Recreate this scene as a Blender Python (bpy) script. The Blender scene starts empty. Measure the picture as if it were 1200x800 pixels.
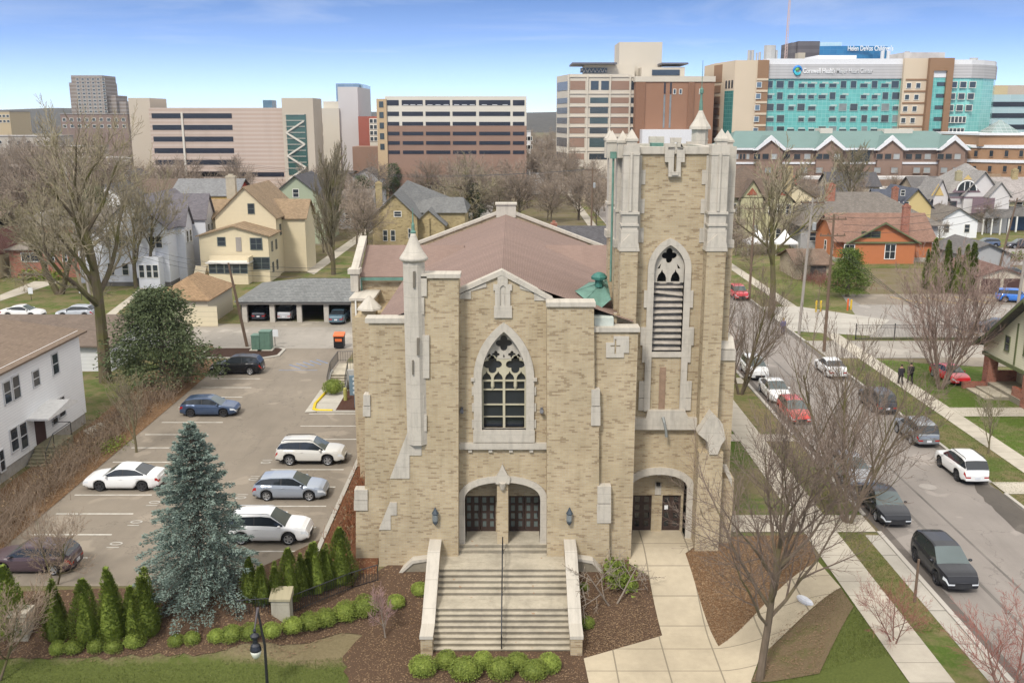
import bpy, bmesh, math, random
from math import sin, cos, pi, radians, sqrt, atan2, hypot
from mathutils import Vector, Matrix
R = random.Random(7)
sc = bpy.context.scene
COL = sc.collection
# ------------------------------------------------------------------ camera model: a drone 23 m up, looking 13 degrees down
H, F, TH = 23.0, 1130.0, math.atan(262/1130)
CT, ST = cos(TH), sin(TH)
def ray(px, py):
    v = (400-py)/F
    return (px-600)/F, CT+v*ST, -ST+v*CT
def sm(t):
    t = max(0., min(1., t)); return t*t*(3-2*t)
def terr(x, y):
    if x > 17 or y > 50: return 0.0
    k = sm((x+12.5)/3.5)
    y1 = 44.6+(49.6-44.6)*k; y0 = 39.2+(42.6-39.2)*k
    w = 1-sm((x-9.5)/7.0)
    return -1.95*sm((y1-y)/(y1-y0))*w
def G(px, py, z=None):                 # the ground point seen at a pixel of the 1200 x 800 photograph
    a, b, c = ray(px, py)
    if z is not None:
        t = (z-H)/c; return a*t, b*t
    lo, hi = 15.0, 9000.0
    if c < 0: hi = min(hi, (-2.2-H)/c)
    for _ in range(60):
        t = (lo+hi)/2
        if H+c*t > terr(a*t, b*t): lo = t
        else: hi = t
    return a*t, b*t
def P(px, py, Y):                      # the point at depth Y seen at a pixel
    a, b, c = ray(px, py); t = Y/b
    return a*t, H+c*t
def PX(px, Y, py=400): return P(px, py, Y)[0]
def PZ(py, Y): return P(600, py, Y)[1]

# ------------------------------------------------------------------ mesh builder
class MB:
    def __init__(s): s.v = []; s.f = []; s.m = []; s.k = 0; s.sm = []; s.smooth = False
    def mat(s, k): s.k = k; return s
    def add(s, vs, fs):
        o = len(s.v); s.v += vs
        for f in fs: s.f.append(tuple(o+i for i in f)); s.m.append(s.k); s.sm.append(s.smooth)
    def box(s, x0, x1, y0, y1, z0, z1):
        if x0 > x1: x0, x1 = x1, x0
        if y0 > y1: y0, y1 = y1, y0
        if z0 > z1: z0, z1 = z1, z0
        s.add([(x0,y0,z0),(x1,y0,z0),(x1,y1,z0),(x0,y1,z0),(x0,y0,z1),(x1,y0,z1),(x1,y1,z1),(x0,y1,z1)],
              [(3,2,1,0),(4,5,6,7),(0,1,5,4),(1,2,6,5),(2,3,7,6),(3,0,4,7)]); return s
    def obox(s, c, ax, hx, hy, z0, z1):   # box turned by ax about z
        ca, sa = cos(ax), sin(ax)
        q = [(c[0]+ca*u-sa*w, c[1]+sa*u+ca*w) for u, w in ((-hx,-hy),(hx,-hy),(hx,hy),(-hx,hy))]
        return s.prism(q, z0, z1)
    def prism(s, q, z0, z1):           # plan polygon (counter-clockwise) raised z0..z1
        n = len(q); zz = z1 if isinstance(z1, (list, tuple)) else [z1]*n
        s.add([(x,y,z0) for x,y in q]+[(q[i][0],q[i][1],zz[i]) for i in range(n)],
              [tuple(range(n-1,-1,-1)), tuple(range(n,2*n))]+[(i,(i+1)%n,n+(i+1)%n,n+i) for i in range(n)]); return s
    def xprism(s, q, y0, y1):          # outline in x-z (counter-clockwise seen from the front, -y) from y0 (front) to y1
        n = len(q)
        s.add([(x,y0,z) for x,z in q]+[(x,y1,z) for x,z in q],
              [tuple(range(n)), tuple(range(2*n-1,n-1,-1))]+[((i+1)%n,i,n+i,n+(i+1)%n) for i in range(n)]); return s
    def yprism(s, q, x0, x1):          # outline in y-z from x0 to x1
        n = len(q)
        s.add([(x0,y,z) for y,z in q]+[(x1,y,z) for y,z in q],
              [tuple(range(n-1,-1,-1)), tuple(range(n,2*n))]+[(i,(i+1)%n,n+(i+1)%n,n+i) for i in range(n)]); return s
    def band(s, a, b, y0, y1):         # ring strip between two x-z polylines (same count): front face + inner/outer reveal
        n = len(a)
        vs = [(x,y0,z) for x,z in a]+[(x,y0,z) for x,z in b]+[(x,y1,z) for x,z in a]+[(x,y1,z) for x,z in b]
        fs = []
        for i in range(n-1):
            j = i+1
            fs += [(i,j,n+j,n+i),(i,2*n+i,2*n+j,j),(n+i,n+j,3*n+j,3*n+i),(2*n+i,3*n+i,3*n+j,2*n+j)]
        fs += [(0,n,3*n,2*n),(n-1,2*n+n-1,3*n+n-1,2*n-1)]
        s.add(vs, fs); return s
    def quad(s, a, b, c, d): s.add([a,b,c,d], [(0,1,2,3)]); return s
    def tri(s, a, b, c): s.add([a,b,c], [(0,1,2)]); return s
    def tube(s, pts, rr, n=6, cap=True):
        if not isinstance(rr, (list, tuple)): rr = [rr]*len(pts)
        vs = []; L = len(pts)
        pv = [Vector(p) for p in pts]
        u = None
        for i in range(L):
            d = (pv[min(i+1,L-1)]-pv[max(i-1,0)])
            if d.length < 1e-9: d = Vector((0,0,1))
            d.normalize()
            if u is None: u = d.orthogonal().normalized()
            else:
                u = u-d*u.dot(d)
                u = u.normalized() if u.length > 1e-6 else d.orthogonal().normalized()
            w = d.cross(u)
            for k in range(n):
                a = 2*pi*k/n; q = pv[i]+(u*cos(a)+w*sin(a))*rr[i]; vs.append((q.x,q.y,q.z))
        fs = [(i*n+k, i*n+(k+1)%n, (i+1)*n+(k+1)%n, (i+1)*n+k) for i in range(L-1) for k in range(n)]
        if cap: fs += [tuple(range(n-1,-1,-1)), tuple(range((L-1)*n, L*n))]
        s.add(vs, fs); return s
    def lathe(s, prof, c=(0,0,0), n=16, a0=0.0):   # profile of (r, z)
        vs = []
        for r, z in prof:
            for k in range(n):
                a = a0+2*pi*k/n; vs.append((c[0]+r*cos(a), c[1]+r*sin(a), c[2]+z))
        L = len(prof)
        fs = [(i*n+k, i*n+(k+1)%n, (i+1)*n+(k+1)%n, (i+1)*n+k) for i in range(L-1) for k in range(n)]
        fs += [tuple(range(n-1,-1,-1)), tuple(range((L-1)*n, L*n))]
        s.add(vs, fs); return s
    def ball(s, c, rx, ry, rz, n=10, m=6):
        pr = [(sin(pi*i/m), -cos(pi*i/m)) for i in range(m+1)]
        vs = []
        for r, z in pr:
            for k in range(n):
                a = 2*pi*k/n; vs.append((c[0]+rx*max(r,1e-3)*cos(a), c[1]+ry*max(r,1e-3)*sin(a), c[2]+rz*z))
        s.add(vs, [(i*n+k, i*n+(k+1)%n, (i+1)*n+(k+1)%n, (i+1)*n+k) for i in range(m) for k in range(n)]); return s
    def mesh(s, name, mats):
        me = bpy.data.meshes.new(name); me.from_pydata(s.v, [], s.f)
        if not isinstance(mats, (list, tuple)): mats = [mats]
        for m in mats: me.materials.append(m)
        if any(s.m): me.polygons.foreach_set('material_index', s.m)
        if any(s.sm): me.polygons.foreach_set('use_smooth', s.sm)
        me.update(); return me
    def build(s, name, mats, parent=None, shift=None, rz=0):
        # vertices are given in world space when shift is None and the parent is unturned; they are stored relative to the parent's base
        if parent is not None and shift is None:
            b = parent
            off = Vector((0,0,0))
            while b is not None: off += b.location; b = b.parent
            s.v = [(x-off.x, y-off.y, z-off.z) for x,y,z in s.v]
        return put(s.mesh(name, mats), name, parent)
def put(me, name, parent=None, loc=(0,0,0), rz=0):
    o = bpy.data.objects.new(name, me); COL.objects.link(o)
    o.location = loc; o.rotation_euler = (0,0,rz)
    if parent is not None: o.parent = parent
    return o
def tag(o, label=None, cat=None, group=None, kind=None):
    if label: o['label'] = label
    if cat: o['category'] = cat
    if group: o['group'] = group
    if kind: o['kind'] = kind
    return o
def thing(name, label, cat, loc=(0,0,0), rz=0, group=None):
    o = bpy.data.objects.new(name, None); COL.objects.link(o); o.empty_display_size = .3
    o.location = loc; o.rotation_euler = (0,0,rz); return tag(o, label, cat, group)
KIDS = {}
def copy_tree(o, loc, rz=0, label=None, group=None, scale=None):
    def rec(a, par):
        c = a.copy(); COL.objects.link(c)
        if par is not None: c.parent = par
        for ch in KIDS[a.name]: rec(ch, c)
        return c
    def reg(a):
        KIDS[a.name] = list(a.children)
        for ch in a.children: reg(ch)
    if o.name not in KIDS: reg(o)
    c = rec(o, None); c.location = loc; c.rotation_euler = (0,0,rz)
    if scale: c.scale = (scale,)*3 if not isinstance(scale, tuple) else scale
    if label: c['label'] = label
    if group: c['group'] = group
    return c

# ------------------------------------------------------------------ materials
MATS = {}
class NT:
    def __init__(s, name):
        s.m = bpy.data.materials.new(name); s.m.use_nodes = True; s.t = s.m.node_tree; s.t.nodes.clear()
        s.o = s.n('ShaderNodeOutputMaterial'); s.b = s.n('ShaderNodeBsdfPrincipled'); s.l(s.b.outputs[0], s.o.inputs[0])
    def n(s, t, **kw):
        q = s.t.nodes.new(t)
        for k, v in kw.items(): setattr(q, k, v)
        return q
    def l(s, a, b): s.t.links.new(a, b)
    def val(s, sock, v):
        if isinstance(v, (int, float, tuple, list)): sock.default_value = v
        else: s.l(v, sock)
    def math(s, op, a, b=0., c=None):
        q = s.n('ShaderNodeMath', operation=op); s.val(q.inputs[0], a); s.val(q.inputs[1], b)
        if c is not None: s.val(q.inputs[2], c)
        return q.outputs[0]
    def mix(s, f, a, b, mode='MIX'):
        q = s.n('ShaderNodeMix', data_type='RGBA', blend_type=mode); s.val(q.inputs[0], f)
        s.val(q.inputs[6], rgb(a)); s.val(q.inputs[7], rgb(b)); return q.outputs[2]
    def ramp(s, x, *st):
        q = s.n('ShaderNodeValToRGB'); e = q.color_ramp.elements
        while len(e) < len(st): e.new(.5)
        for el, (p, c) in zip(e, st): el.position = p; el.color = rgb(c)
        s.val(q.inputs[0], x); return q.outputs[0]
    def noise(s, vec, scale, detail=4, rough=.55, dist=0.):
        q = s.n('ShaderNodeTexNoise'); q.inputs['Scale'].default_value = scale; q.inputs['Detail'].default_value = detail
        q.inputs['Roughness'].default_value = rough; q.inputs['Distortion'].default_value = dist
        if vec is not None: s.l(vec, q.inputs['Vector'])
        return q.outputs[0]
    def vor(s, vec, scale, out='Color'):
        q = s.n('ShaderNodeTexVoronoi'); q.inputs['Scale'].default_value = scale; s.l(vec, q.inputs['Vector']); return q.outputs[out]
    def pos(s): return s.n('ShaderNodeNewGeometry').outputs['Position']
    def obj(s): return s.n('ShaderNodeTexCoord').outputs['Object']
    def rnd(s): return s.n('ShaderNodeObjectInfo').outputs['Random']
    def smap(s, vec, sx, sy, sz):
        q = s.n('ShaderNodeVectorMath', operation='MULTIPLY'); s.l(vec, q.inputs[0]); q.inputs[1].default_value = (sx,sy,sz); return q.outputs[0]
    def wallco(s):                     # (along the wall, up) from object space and the true normal
        g = s.n('ShaderNodeTexCoord'); sp = s.n('ShaderNodeSeparateXYZ'); s.l(g.outputs['Object'], sp.inputs[0])
        sn = s.n('ShaderNodeSeparateXYZ'); s.l(g.outputs['Normal'], sn.inputs[0])
        k = s.math('GREATER_THAN', s.math('ABSOLUTE', sn.outputs[0]), s.math('ABSOLUTE', sn.outputs[1]))
        q = s.n('ShaderNodeMix', data_type='FLOAT'); s.l(k, q.inputs[0]); s.l(sp.outputs[0], q.inputs[2]); s.l(sp.outputs[1], q.inputs[3])
        c = s.n('ShaderNodeCombineXYZ'); s.l(q.outputs[0], c.inputs[0]); s.l(sp.outputs[2], c.inputs[1]); return c.outputs[0], sp.outputs[2]
    def bump(s, h, st=.3, d=.02):
        q = s.n('ShaderNodeBump'); q.inputs['Strength'].default_value = st; q.inputs['Distance'].default_value = d
        s.l(h, q.inputs['Height']); s.l(q.outputs[0], s.b.inputs['Normal'])
    def fin(s, col, rough=.8, spec=.3, metal=0.):
        s.val(s.b.inputs['Base Color'], rgb(col)); s.val(s.b.inputs['Roughness'], rough)
        s.b.inputs['Specular IOR Level'].default_value = spec; s.b.inputs['Metallic'].default_value = metal; return s.m
def rgb(c):
    if isinstance(c, (tuple, list)): return tuple(c) if len(c) == 4 else tuple(c)+(1,)
    if isinstance(c, (int, float)): return (c,c,c,1)
    return c
def mul(c, k): return tuple(x*k for x in c[:3])
def memo(fn):
    def w(*a, **k):
        key = (fn.__name__, a, tuple(sorted(k.items())))
        if key not in MATS: MATS[key] = fn(*a, **k)
        return MATS[key]
    return w
@memo
def M(c, rough=.8, var=.18, scale=3., metal=0., spec=.3, bump=0., fine=40.):   # plain stuff with weathering
    t = NT('surface'); o = t.obj()
    a = t.noise(o, scale, 5); b = t.noise(o, fine, 2)
    col = t.mix(t.math('MULTIPLY_ADD', a, 1.6, -.3), mul(c, 1-var), mul(c, 1+var))
    col = t.mix(t.math('MULTIPLY', b, .5), col, mul(c, 1-var*.8))
    if bump: t.bump(b, bump)
    return t.fin(col, rough, spec, metal)
@memo
def brick(c1, c2, cd, w=.27, h=.08, mortar=(.42,.38,.32), stain=.25):
    t = NT('brick'); v, z = t.wallco()
    q = t.n('ShaderNodeTexBrick'); t.l(v, q.inputs['Vector'])
    q.inputs['Color1'].default_value = rgb(c1); q.inputs['Color2'].default_value = rgb(c2); q.inputs['Mortar'].default_value = rgb(mortar)
    q.inputs['Scale'].default_value = 1; q.inputs['Mortar Size'].default_value = .008; q.inputs['Brick Width'].default_value = w; q.inputs['Row Height'].default_value = h
    # odd darker bricks: a second brick layer with the same layout, thresholded
    q2 = t.n('ShaderNodeTexBrick'); t.l(v, q2.inputs['Vector'])
    q2.inputs['Color1'].default_value = (0,0,0,1); q2.inputs['Color2'].default_value = (1,1,1,1); q2.inputs['Mortar'].default_value = (0,0,0,1)
    q2.inputs['Scale'].default_value = 1; q2.inputs['Mortar Size'].default_value = .0; q2.inputs['Brick Width'].default_value = w; q2.inputs['Row Height'].default_value = h; q2.inputs['Bias'].default_value = 0
    n = t.noise(t.smap(v, 1, 3, 1), 1.3, 3)
    dk = t.math('GREATER_THAN', t.math('ADD', q2.outputs[0], t.math('MULTIPLY', n, .8)), 1.27)
    col = t.mix(t.math('MULTIPLY', dk, t.math('MULTIPLY_ADD', n, .7, .05)), q.outputs[0], cd)
    big = t.noise(v, .35, 6, .65)
    col = t.mix(t.ramp(big, (.35, 0), (.75, 1)), col, t.mix(1., col, (1-stain, 1-stain, 1-stain*1.1), 'MULTIPLY'))
    st = t.ramp(t.noise(t.smap(v, 1.3, .14, 1), 1., 5, .65), (.52, 0), (.72, .45)); col = t.mix(st, col, t.mix(1., col, (.62,.58,.52), 'MULTIPLY'))
    pl = t.ramp(t.noise(v, .8, 4, .6), (.55, 0), (.75, .3)); col = t.mix(pl, col, mul(c1, 1.12))
    t.bump(q.outputs['Fac'], -.4, .012)
    return t.fin(col, .88, .2)
@memo
def siding(c, lap=.2, var=.06):
    t = NT('siding'); v, z = t.wallco()
    fr = t.math('FRACT', t.math('DIVIDE', z, lap))
    n = t.noise(v, 1.2, 5)
    col = t.mix(n, mul(c, 1-var), mul(c, 1+var))
    col = t.mix(t.math('MULTIPLY', t.math('LESS_THAN', fr, .1), .35), col, mul(c, .35))
    t.bump(fr, -.9, .03); return t.fin(col, .6, .3)
@memo
def shingle(c, c2=None, w=.35, h=.11, var=.22):
    t = NT('shingle'); v, z = t.wallco(); c2 = c2 or mul(c, .72)
    q = t.n('ShaderNodeTexBrick'); t.l(v, q.inputs['Vector'])
    q.inputs['Color1'].default_value = rgb(c); q.inputs['Color2'].default_value = rgb(c2); q.inputs['Mortar'].default_value = rgb(mul(c, .45 if h > .06 else .72))
    q.inputs['Scale'].default_value = 1; q.inputs['Mortar Size'].default_value = .01; q.inputs['Brick Width'].default_value = w; q.inputs['Row Height'].default_value = h
    n = t.noise(t.smap(v, 1, .5, 1), .5, 6, .65)
    col = t.mix(t.ramp(n, (.3, 0), (.75, 1)), q.outputs[0], t.mix(1., q.outputs[0], (1-var, 1-var, 1-var), 'MULTIPLY'))
    t.bump(q.outputs['Fac'], -.4, .02); return t.fin(col, .9, .15)
@memo
def stone(c=(.60,.55,.47), joint=.75, stain=.55):
    t = NT('limestone'); v, z = t.wallco()
    n = t.noise(v, .9, 6, .65); st = t.noise(t.smap(v, 3, .45, 1), 1.1, 5, .6); fine = t.noise(v, 25, 2)
    fr = t.math('FRACT', t.math('DIVIDE', z, joint))
    col = t.mix(n, mul(c, .86), mul(c, 1.12))
    col = t.mix(t.ramp(st, (.5, 0), (.78, stain)), col, mul(c, .45))
    col = t.mix(t.math('MULTIPLY', t.math('LESS_THAN', fr, .025), .5), col, mul(c, .5)); gr = t.ramp(t.noise(v, 2.6, 6, .7), (.5, 0), (.75, .5)); col = t.mix(gr, col, mul(c, .62))
    t.bump(fine, .12, .01); return t.fin(col, .85, .2)
@memo
def glass(c=(.025,.032,.04), rough=.06):
    t = NT('glass'); o = t.pos(); n = t.noise(t.smap(o, .3, .3, .5), 1.0, 3)
    return t.fin(t.mix(n, mul(c, .6), mul(c, 1.6)), rough, .7)
@memo
def paint(c, flake=.0, rough=.22):
    t = NT('car_paint'); t.b.inputs['Coat Weight'].default_value = .35 if max(c) < .1 else .7; t.b.inputs['Coat Roughness'].default_value = .04
    n = t.noise(t.obj(), 2.0, 4); d = t.noise(t.obj(), 30, 2)
    col = t.mix(t.math('MULTIPLY', n, .25), c, mul(c, .8)); 
    return t.fin(col, t.math('MULTIPLY_ADD', d, .2, rough), .25 if max(c) < .1 else .4, flake)
@memo
def leafm(c1, c2, c3=None):
    t = NT('leaf'); n = t.noise(t.obj(), 1.6, 4); f = t.noise(t.obj(), 22, 2)
    col = t.mix(t.ramp(n, (.3, 0), (.7, 1)), c1, c2)
    col = t.mix(t.ramp(f, (.5, 0), (.75, 1)), col, c3 or mul(c2, 1.35))
    k = t.math('MULTIPLY_ADD', t.rnd(), .45, .78); q = t.n('ShaderNodeVectorMath', operation='SCALE'); t.l(col, q.inputs[0]); t.l(k, q.inputs['Scale'])
    return t.fin(q.outputs[0], .65, .2)
@memo
def bark(c, moss=None, amt=.0):
    t = NT('bark'); o = t.obj(); n = t.noise(t.smap(o, 3, 3, .6), 3, 5)
    col = t.mix(n, mul(c, .6), mul(c, 1.4))
    if moss: 
        k = t.noise(o, .55, 4); col = t.mix(t.ramp(k, (.5-amt*.3, 0), (.7-amt*.3, 1)), col, moss)
    t.bump(n, .4, .03); return t.fin(col, .9, .15)
STONE = stone((.475,.435,.37)); BUFF = brick((.48,.388,.248), (.40,.308,.188), (.19,.13,.078), .3, .09)
BLACK = M((.012,.012,.013), .5); IRON = M((.02,.02,.022), .45, spec=.5)
GLASS = glass(); DARKG = glass((.012,.014,.016))
@memo
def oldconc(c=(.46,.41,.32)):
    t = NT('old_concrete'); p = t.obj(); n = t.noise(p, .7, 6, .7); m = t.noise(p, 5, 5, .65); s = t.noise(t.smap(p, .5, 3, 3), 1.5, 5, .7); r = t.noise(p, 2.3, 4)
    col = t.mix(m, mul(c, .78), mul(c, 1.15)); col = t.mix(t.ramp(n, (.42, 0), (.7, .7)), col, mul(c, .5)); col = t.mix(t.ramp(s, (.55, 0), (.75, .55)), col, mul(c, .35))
    gn = t.n('ShaderNodeSeparateXYZ'); t.l(t.n('ShaderNodeNewGeometry').outputs['True Normal'], gn.inputs[0]); up = t.math('LESS_THAN', t.math('ABSOLUTE', gn.outputs[2]), .4); col = t.mix(t.math('MULTIPLY', up, t.math('MULTIPLY_ADD', n, .5, .3)), col, (.10,.085,.06))  # vertical faces darkened: grime, plus painted shade under the stair nosings
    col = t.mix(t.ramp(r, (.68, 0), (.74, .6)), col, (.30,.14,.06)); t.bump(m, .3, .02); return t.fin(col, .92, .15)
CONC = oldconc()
WHITE = M((.74,.73,.70), .6, .06); TRIM = M((.70,.68,.62), .6, .08)
# ================================================================== the setting: ground, lots, street, walks, sky
@memo
def grass(c1=(.105,.125,.034), c2=(.20,.17,.085), bare=.35, sc1=.22):
    t = NT('grass'); p = t.pos()
    n = t.noise(p, sc1, 6, .62); f = t.noise(p, 9, 4, .7); g = t.noise(p, 45, 2); l = t.noise(p, 1.4, 5, .6)
    col = t.mix(f, mul(c1, .55), mul(c1, 1.5))
    col = t.mix(t.ramp(t.math('MULTIPLY_ADD', l, .45, t.math('MULTIPLY', n, .75)), (.62-bare*.25, 0), (.8-bare*.25, 1)), col, t.mix(f, mul(c2, .6), mul(c2, 1.35)))
    lf = t.vor(p, 3.2, 'Distance'); col = t.mix(t.math('MULTIPLY', t.math('LESS_THAN', lf, .055), .8), col, (.30,.20,.10))
    t.bump(t.math('ADD', g, f), .9, .06); return t.fin(col, .95, .1)
@memo
def asphalt(c=(.255,.217,.172), patch=.3):
    t = NT('asphalt'); p = t.pos()
    n = t.noise(p, .09, 6, .65); m = t.noise(p, .8, 6, .6); f = t.noise(p, 30, 2); st = t.noise(t.smap(p, .9, .12, 1), .8, 5, .65)
    col = t.mix(m, mul(c, .82), mul(c, 1.15)); col = t.mix(t.ramp(n, (.35, 0), (.7, 1)), col, mul(c, 1-patch))
    col = t.mix(t.math('MULTIPLY', t.ramp(st, (.5, 0), (.72, 1)), .4), col, mul(c, .55))
    col = t.mix(t.math('MULTIPLY', f, .3), col, mul(c, .6))
    pa = t.ramp(t.noise(p, .33, 3, .45, .4), (.62, 0), (.65, .35)); col = t.mix(pa, col, mul(c, 1.35)); oil = t.ramp(t.noise(p, .55, 4, .5), (.66, 0), (.74, .55)); col = t.mix(oil, col, mul(c, .4))
    q = t.n('ShaderNodeTexVoronoi', feature='DISTANCE_TO_EDGE'); q.inputs['Scale'].default_value = .16
    w = t.n('ShaderNodeVectorMath', operation='ADD'); t.l(p, w.inputs[0]); nn = t.n('ShaderNodeTexNoise'); nn.inputs['Scale'].default_value = .9; nn.inputs['Detail'].default_value = 4; t.l(p, nn.inputs['Vector'])
    s2 = t.n('ShaderNodeVectorMath', operation='SCALE'); t.l(nn.outputs['Color'], s2.inputs[0]); s2.inputs['Scale'].default_value = 2.2; t.l(s2.outputs[0], w.inputs[1]); t.l(w.outputs[0], q.inputs['Vector'])
    col = t.mix(t.math('MULTIPLY', t.math('LESS_THAN', q.outputs[0], .004), .3), col, (.05,.045,.04))
    t.bump(f, .3, .01); return t.fin(col, .88, .25)
@memo
def concrete(c=(.47,.425,.35), joint=1.5, jx=0.):
    t = NT('concrete'); p = t.pos(); sp = t.n('ShaderNodeSeparateXYZ'); t.l(p, sp.inputs[0])
    n = t.noise(p, .35, 6, .65); m = t.noise(p, 3, 5, .6)
    fy = t.math('FRACT', t.math('DIVIDE', sp.outputs[1], joint)); ln = t.math('LESS_THAN', fy, .03)
    if jx: ln = t.math('MAXIMUM', ln, t.math('LESS_THAN', t.math('FRACT', t.math('DIVIDE', sp.outputs[0], jx)), .03))
    w = t.n('ShaderNodeTexWhiteNoise', noise_dimensions='1D'); t.l(t.math('FLOOR', t.math('DIVIDE', sp.outputs[1], joint)), w.inputs['W'])
    col = t.mix(m, mul(c, .84), mul(c, 1.1)); col = t.mix(t.ramp(n, (.4, 0), (.72, .55)), col, mul(c, .55))
    col = t.mix(t.math('MULTIPLY', w.outputs[0], .22), col, mul(c, .7))
    col = t.mix(t.math('MULTIPLY', ln, .7), col, mul(c, .3)); return t.fin(col, .9, .2)
@memo
def mulchm(c=(.088,.056,.037), litter=.5):
    t = NT('mulch'); p = t.pos()
    n = t.noise(p, .6, 5, .65); f = t.noise(p, 16, 4, .75); v = t.n('ShaderNodeTexVoronoi'); v.inputs['Scale'].default_value = 17; t.l(p, v.inputs['Vector'])
    col = t.mix(f, mul(c, .3), mul(c, 2.0))
    s = t.n('ShaderNodeSeparateColor'); t.l(v.outputs['Color'], s.inputs[0])
    k = t.math('GREATER_THAN', t.math('ADD', s.outputs[0], t.math('MULTIPLY', n, litter)), 1.12)
    col = t.mix(t.math('MULTIPLY', k, .6), col, t.mix(s.outputs[1], (.16,.09,.045), (.36,.25,.15)))
    t.bump(f, 1., .06); return t.fin(col, .95, .1)
def lay(name, poly, dz, mat, step=.5, flat=False, **kw):       # a sheet lying on the ground, dz above it
    bm = bmesh.new(); f = bm.faces.new([bm.verts.new((x, y, 0)) for x, y in poly])
    if not flat:
        xs = [p[0] for p in poly]; ys = [p[1] for p in poly]
        for ax, lo, hi in ((0, min(xs), max(xs)), (1, min(ys), max(ys))):
            lim = (-46, 17) if ax == 0 else (34, 50.5)
            k = math.ceil(max(lo, lim[0])/step)*step
            while k < min(hi, lim[1]):
                co = [0,0,0]; no = [0,0,0]; co[ax] = k; no[ax] = 1
                bmesh.ops.bisect_plane(bm, geom=bm.verts[:]+bm.edges[:]+bm.faces[:], plane_co=co, plane_no=no); k += step
    for v in bm.verts: v.co.z = terr(v.co.x, v.co.y)+dz
    bmesh.ops.recalc_face_normals(bm, faces=bm.faces[:])
    if sum(f.normal.z for f in bm.faces) < 0: bmesh.ops.reverse_faces(bm, faces=bm.faces[:])
    me = bpy.data.meshes.new(name); bm.to_mesh(me); bm.free(); me.materials.append(mat)
    o = put(me, name); tag(o, kind=kw.get('kind', 'structure')); return o
def rect(x0, x1, y0, y1): return [(x0,y0),(x1,y0),(x1,y1),(x0,y1)]
def jag(q, amp=.22, step=.6, seed=1, closed=True):
    r = random.Random(seed); o = []
    for (ax, ay), (bx, by) in zip(q, q[1:]+(q[:1] if closed else [])):
        L = hypot(bx-ax, by-ay); n = max(1, int(L/step))
        for i in range(n):
            f = i/n; k = amp if i else 0; o.append((ax+(bx-ax)*f+r.uniform(-k,k), ay+(by-ay)*f+r.uniform(-k,k)))
    return o
def gp(*px): return [G(x, y) for x, y in px]

# one ground sheet out to the horizon
def frange(a, b, s):
    r = []
    while a < b-1e-6: r.append(a); a += s
    return r
gx = [-5500,-3000,-1200,-500,-200,-90]+frange(-46, 17.01, .5)+[30,60,120,250,500,1200,3000,5500]
gy = [-60,0,20,30]+frange(34, 50.6, .5)+[60,80,110,150,220,350,600,1000,2000,3500,5500]
vs = [(x, y, terr(x, y)) for y in gy for x in gx]; nx = len(gx)
m = MB(); m.add(vs, [(j*nx+i, j*nx+i+1, (j+1)*nx+i+1, (j+1)*nx+i) for j in range(len(gy)-1) for i in range(nx-1)])
@memo
def earth():
    t = NT('earth'); p = t.pos(); n = t.noise(p, .03, 6, .65); f = t.noise(p, 2.5, 5, .7); s = t.noise(p, .3, 5, .6)
    col = t.ramp(t.math('MULTIPLY_ADD', s, .5, t.math('MULTIPLY', n, .6)), (.42,(.10,.13,.03)), (.55,(.17,.14,.075)), (.68,(.20,.17,.125)))
    col = t.mix(t.math('MULTIPLY', f, .6), col, (.07,.055,.035)); t.bump(f, .6, .08); return t.fin(col, .95, .1)
o = m.build('ground', earth()); tag(o, kind='structure')

@memo
def front_lawn():
    t = NT('front_lawn'); p = t.pos(); sp = t.n('ShaderNodeSeparateXYZ'); t.l(p, sp.inputs[0])
    n = t.noise(p, .5, 6, .65); f = t.noise(p, 9, 4, .7); g = t.noise(p, 45, 2); l = t.noise(p, 2.2, 5, .65)
    gr = t.mix(f, (.055,.075,.018), (.15,.18,.045)); st = t.mix(f, (.13,.105,.055), (.31,.255,.15))
    k = t.math('MULTIPLY_ADD', t.math('SUBTRACT', sp.outputs[1], 40.35), .75, t.math('MULTIPLY_ADD', n, 1.5, -.75)); k = t.math('ADD', k, t.math('MULTIPLY_ADD', l, .9, -.2))
    k = t.math('MULTIPLY', k, t.math('LESS_THAN', sp.outputs[0], 12.)); col = t.mix(t.ramp(k, (.2, .05), (.75, 1)), gr, st)
    t.bump(t.math('ADD', g, f), .9, .06); return t.fin(col, .95, .1)
LAWN = grass(); LAWN2 = grass((.09,.125,.030), (.20,.165,.085), .5, .3); DRY = grass((.115,.12,.04), (.25,.20,.115), .75)
ASPH = asphalt(); ALLEY = asphalt((.33,.30,.26), .2); ROADM = asphalt((.275,.245,.22), .25)
WALK = concrete(); PATH = concrete((.47,.40,.29), 1.9, 2.4)
MULCH = mulchm(); LITTER = mulchm((.13,.075,.04), 1.1)
LINE = M((.53,.51,.46), .8, .4, 2.); YEL = M((.55,.36,.05), .8, .3, 4.)
# front lawn, straw-coloured margin, beds
lay('lawn', [(-60,20),(16.6,20),(16.6,48),(9,48),(-9,44),(-14,41.6),(-40,41.6),(-60,41.6)], .02, front_lawn())
lay('mulch', gp((-60,735),(-40,697),(130,690),(250,692),(300,668),(425,610),(440,672),(500,640),(680,640),(738,655),(738,664),(760,677),(776,746),(684,773),(692,800),(700,850))+jag(gp((440,850),(408,800),(402,770),(425,745),(400,742),(330,757),(250,766),(100,772),(-60,772)), .13, .4, closed=False), .07, MULCH)
lay('mulch', gp((816,641),(844,630),(945,627),(958,660),(842,760),(802,650)), .07, LITTER)
lay('mulch', gp((905,745),(984,688),(1000,712),(960,790),(900,800),(880,800)), .07, grass((.115,.12,.04), (.19,.14,.085), .9, .5))
lay('church_path', gp((736,617),(816,619),(817,640),(803,650),(842,759),(958,659),(985,690),(890,772),(880,800),(890,850),(700,850),(684,773),(776,746),(760,676),(737,662)), .10, PATH)
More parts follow.
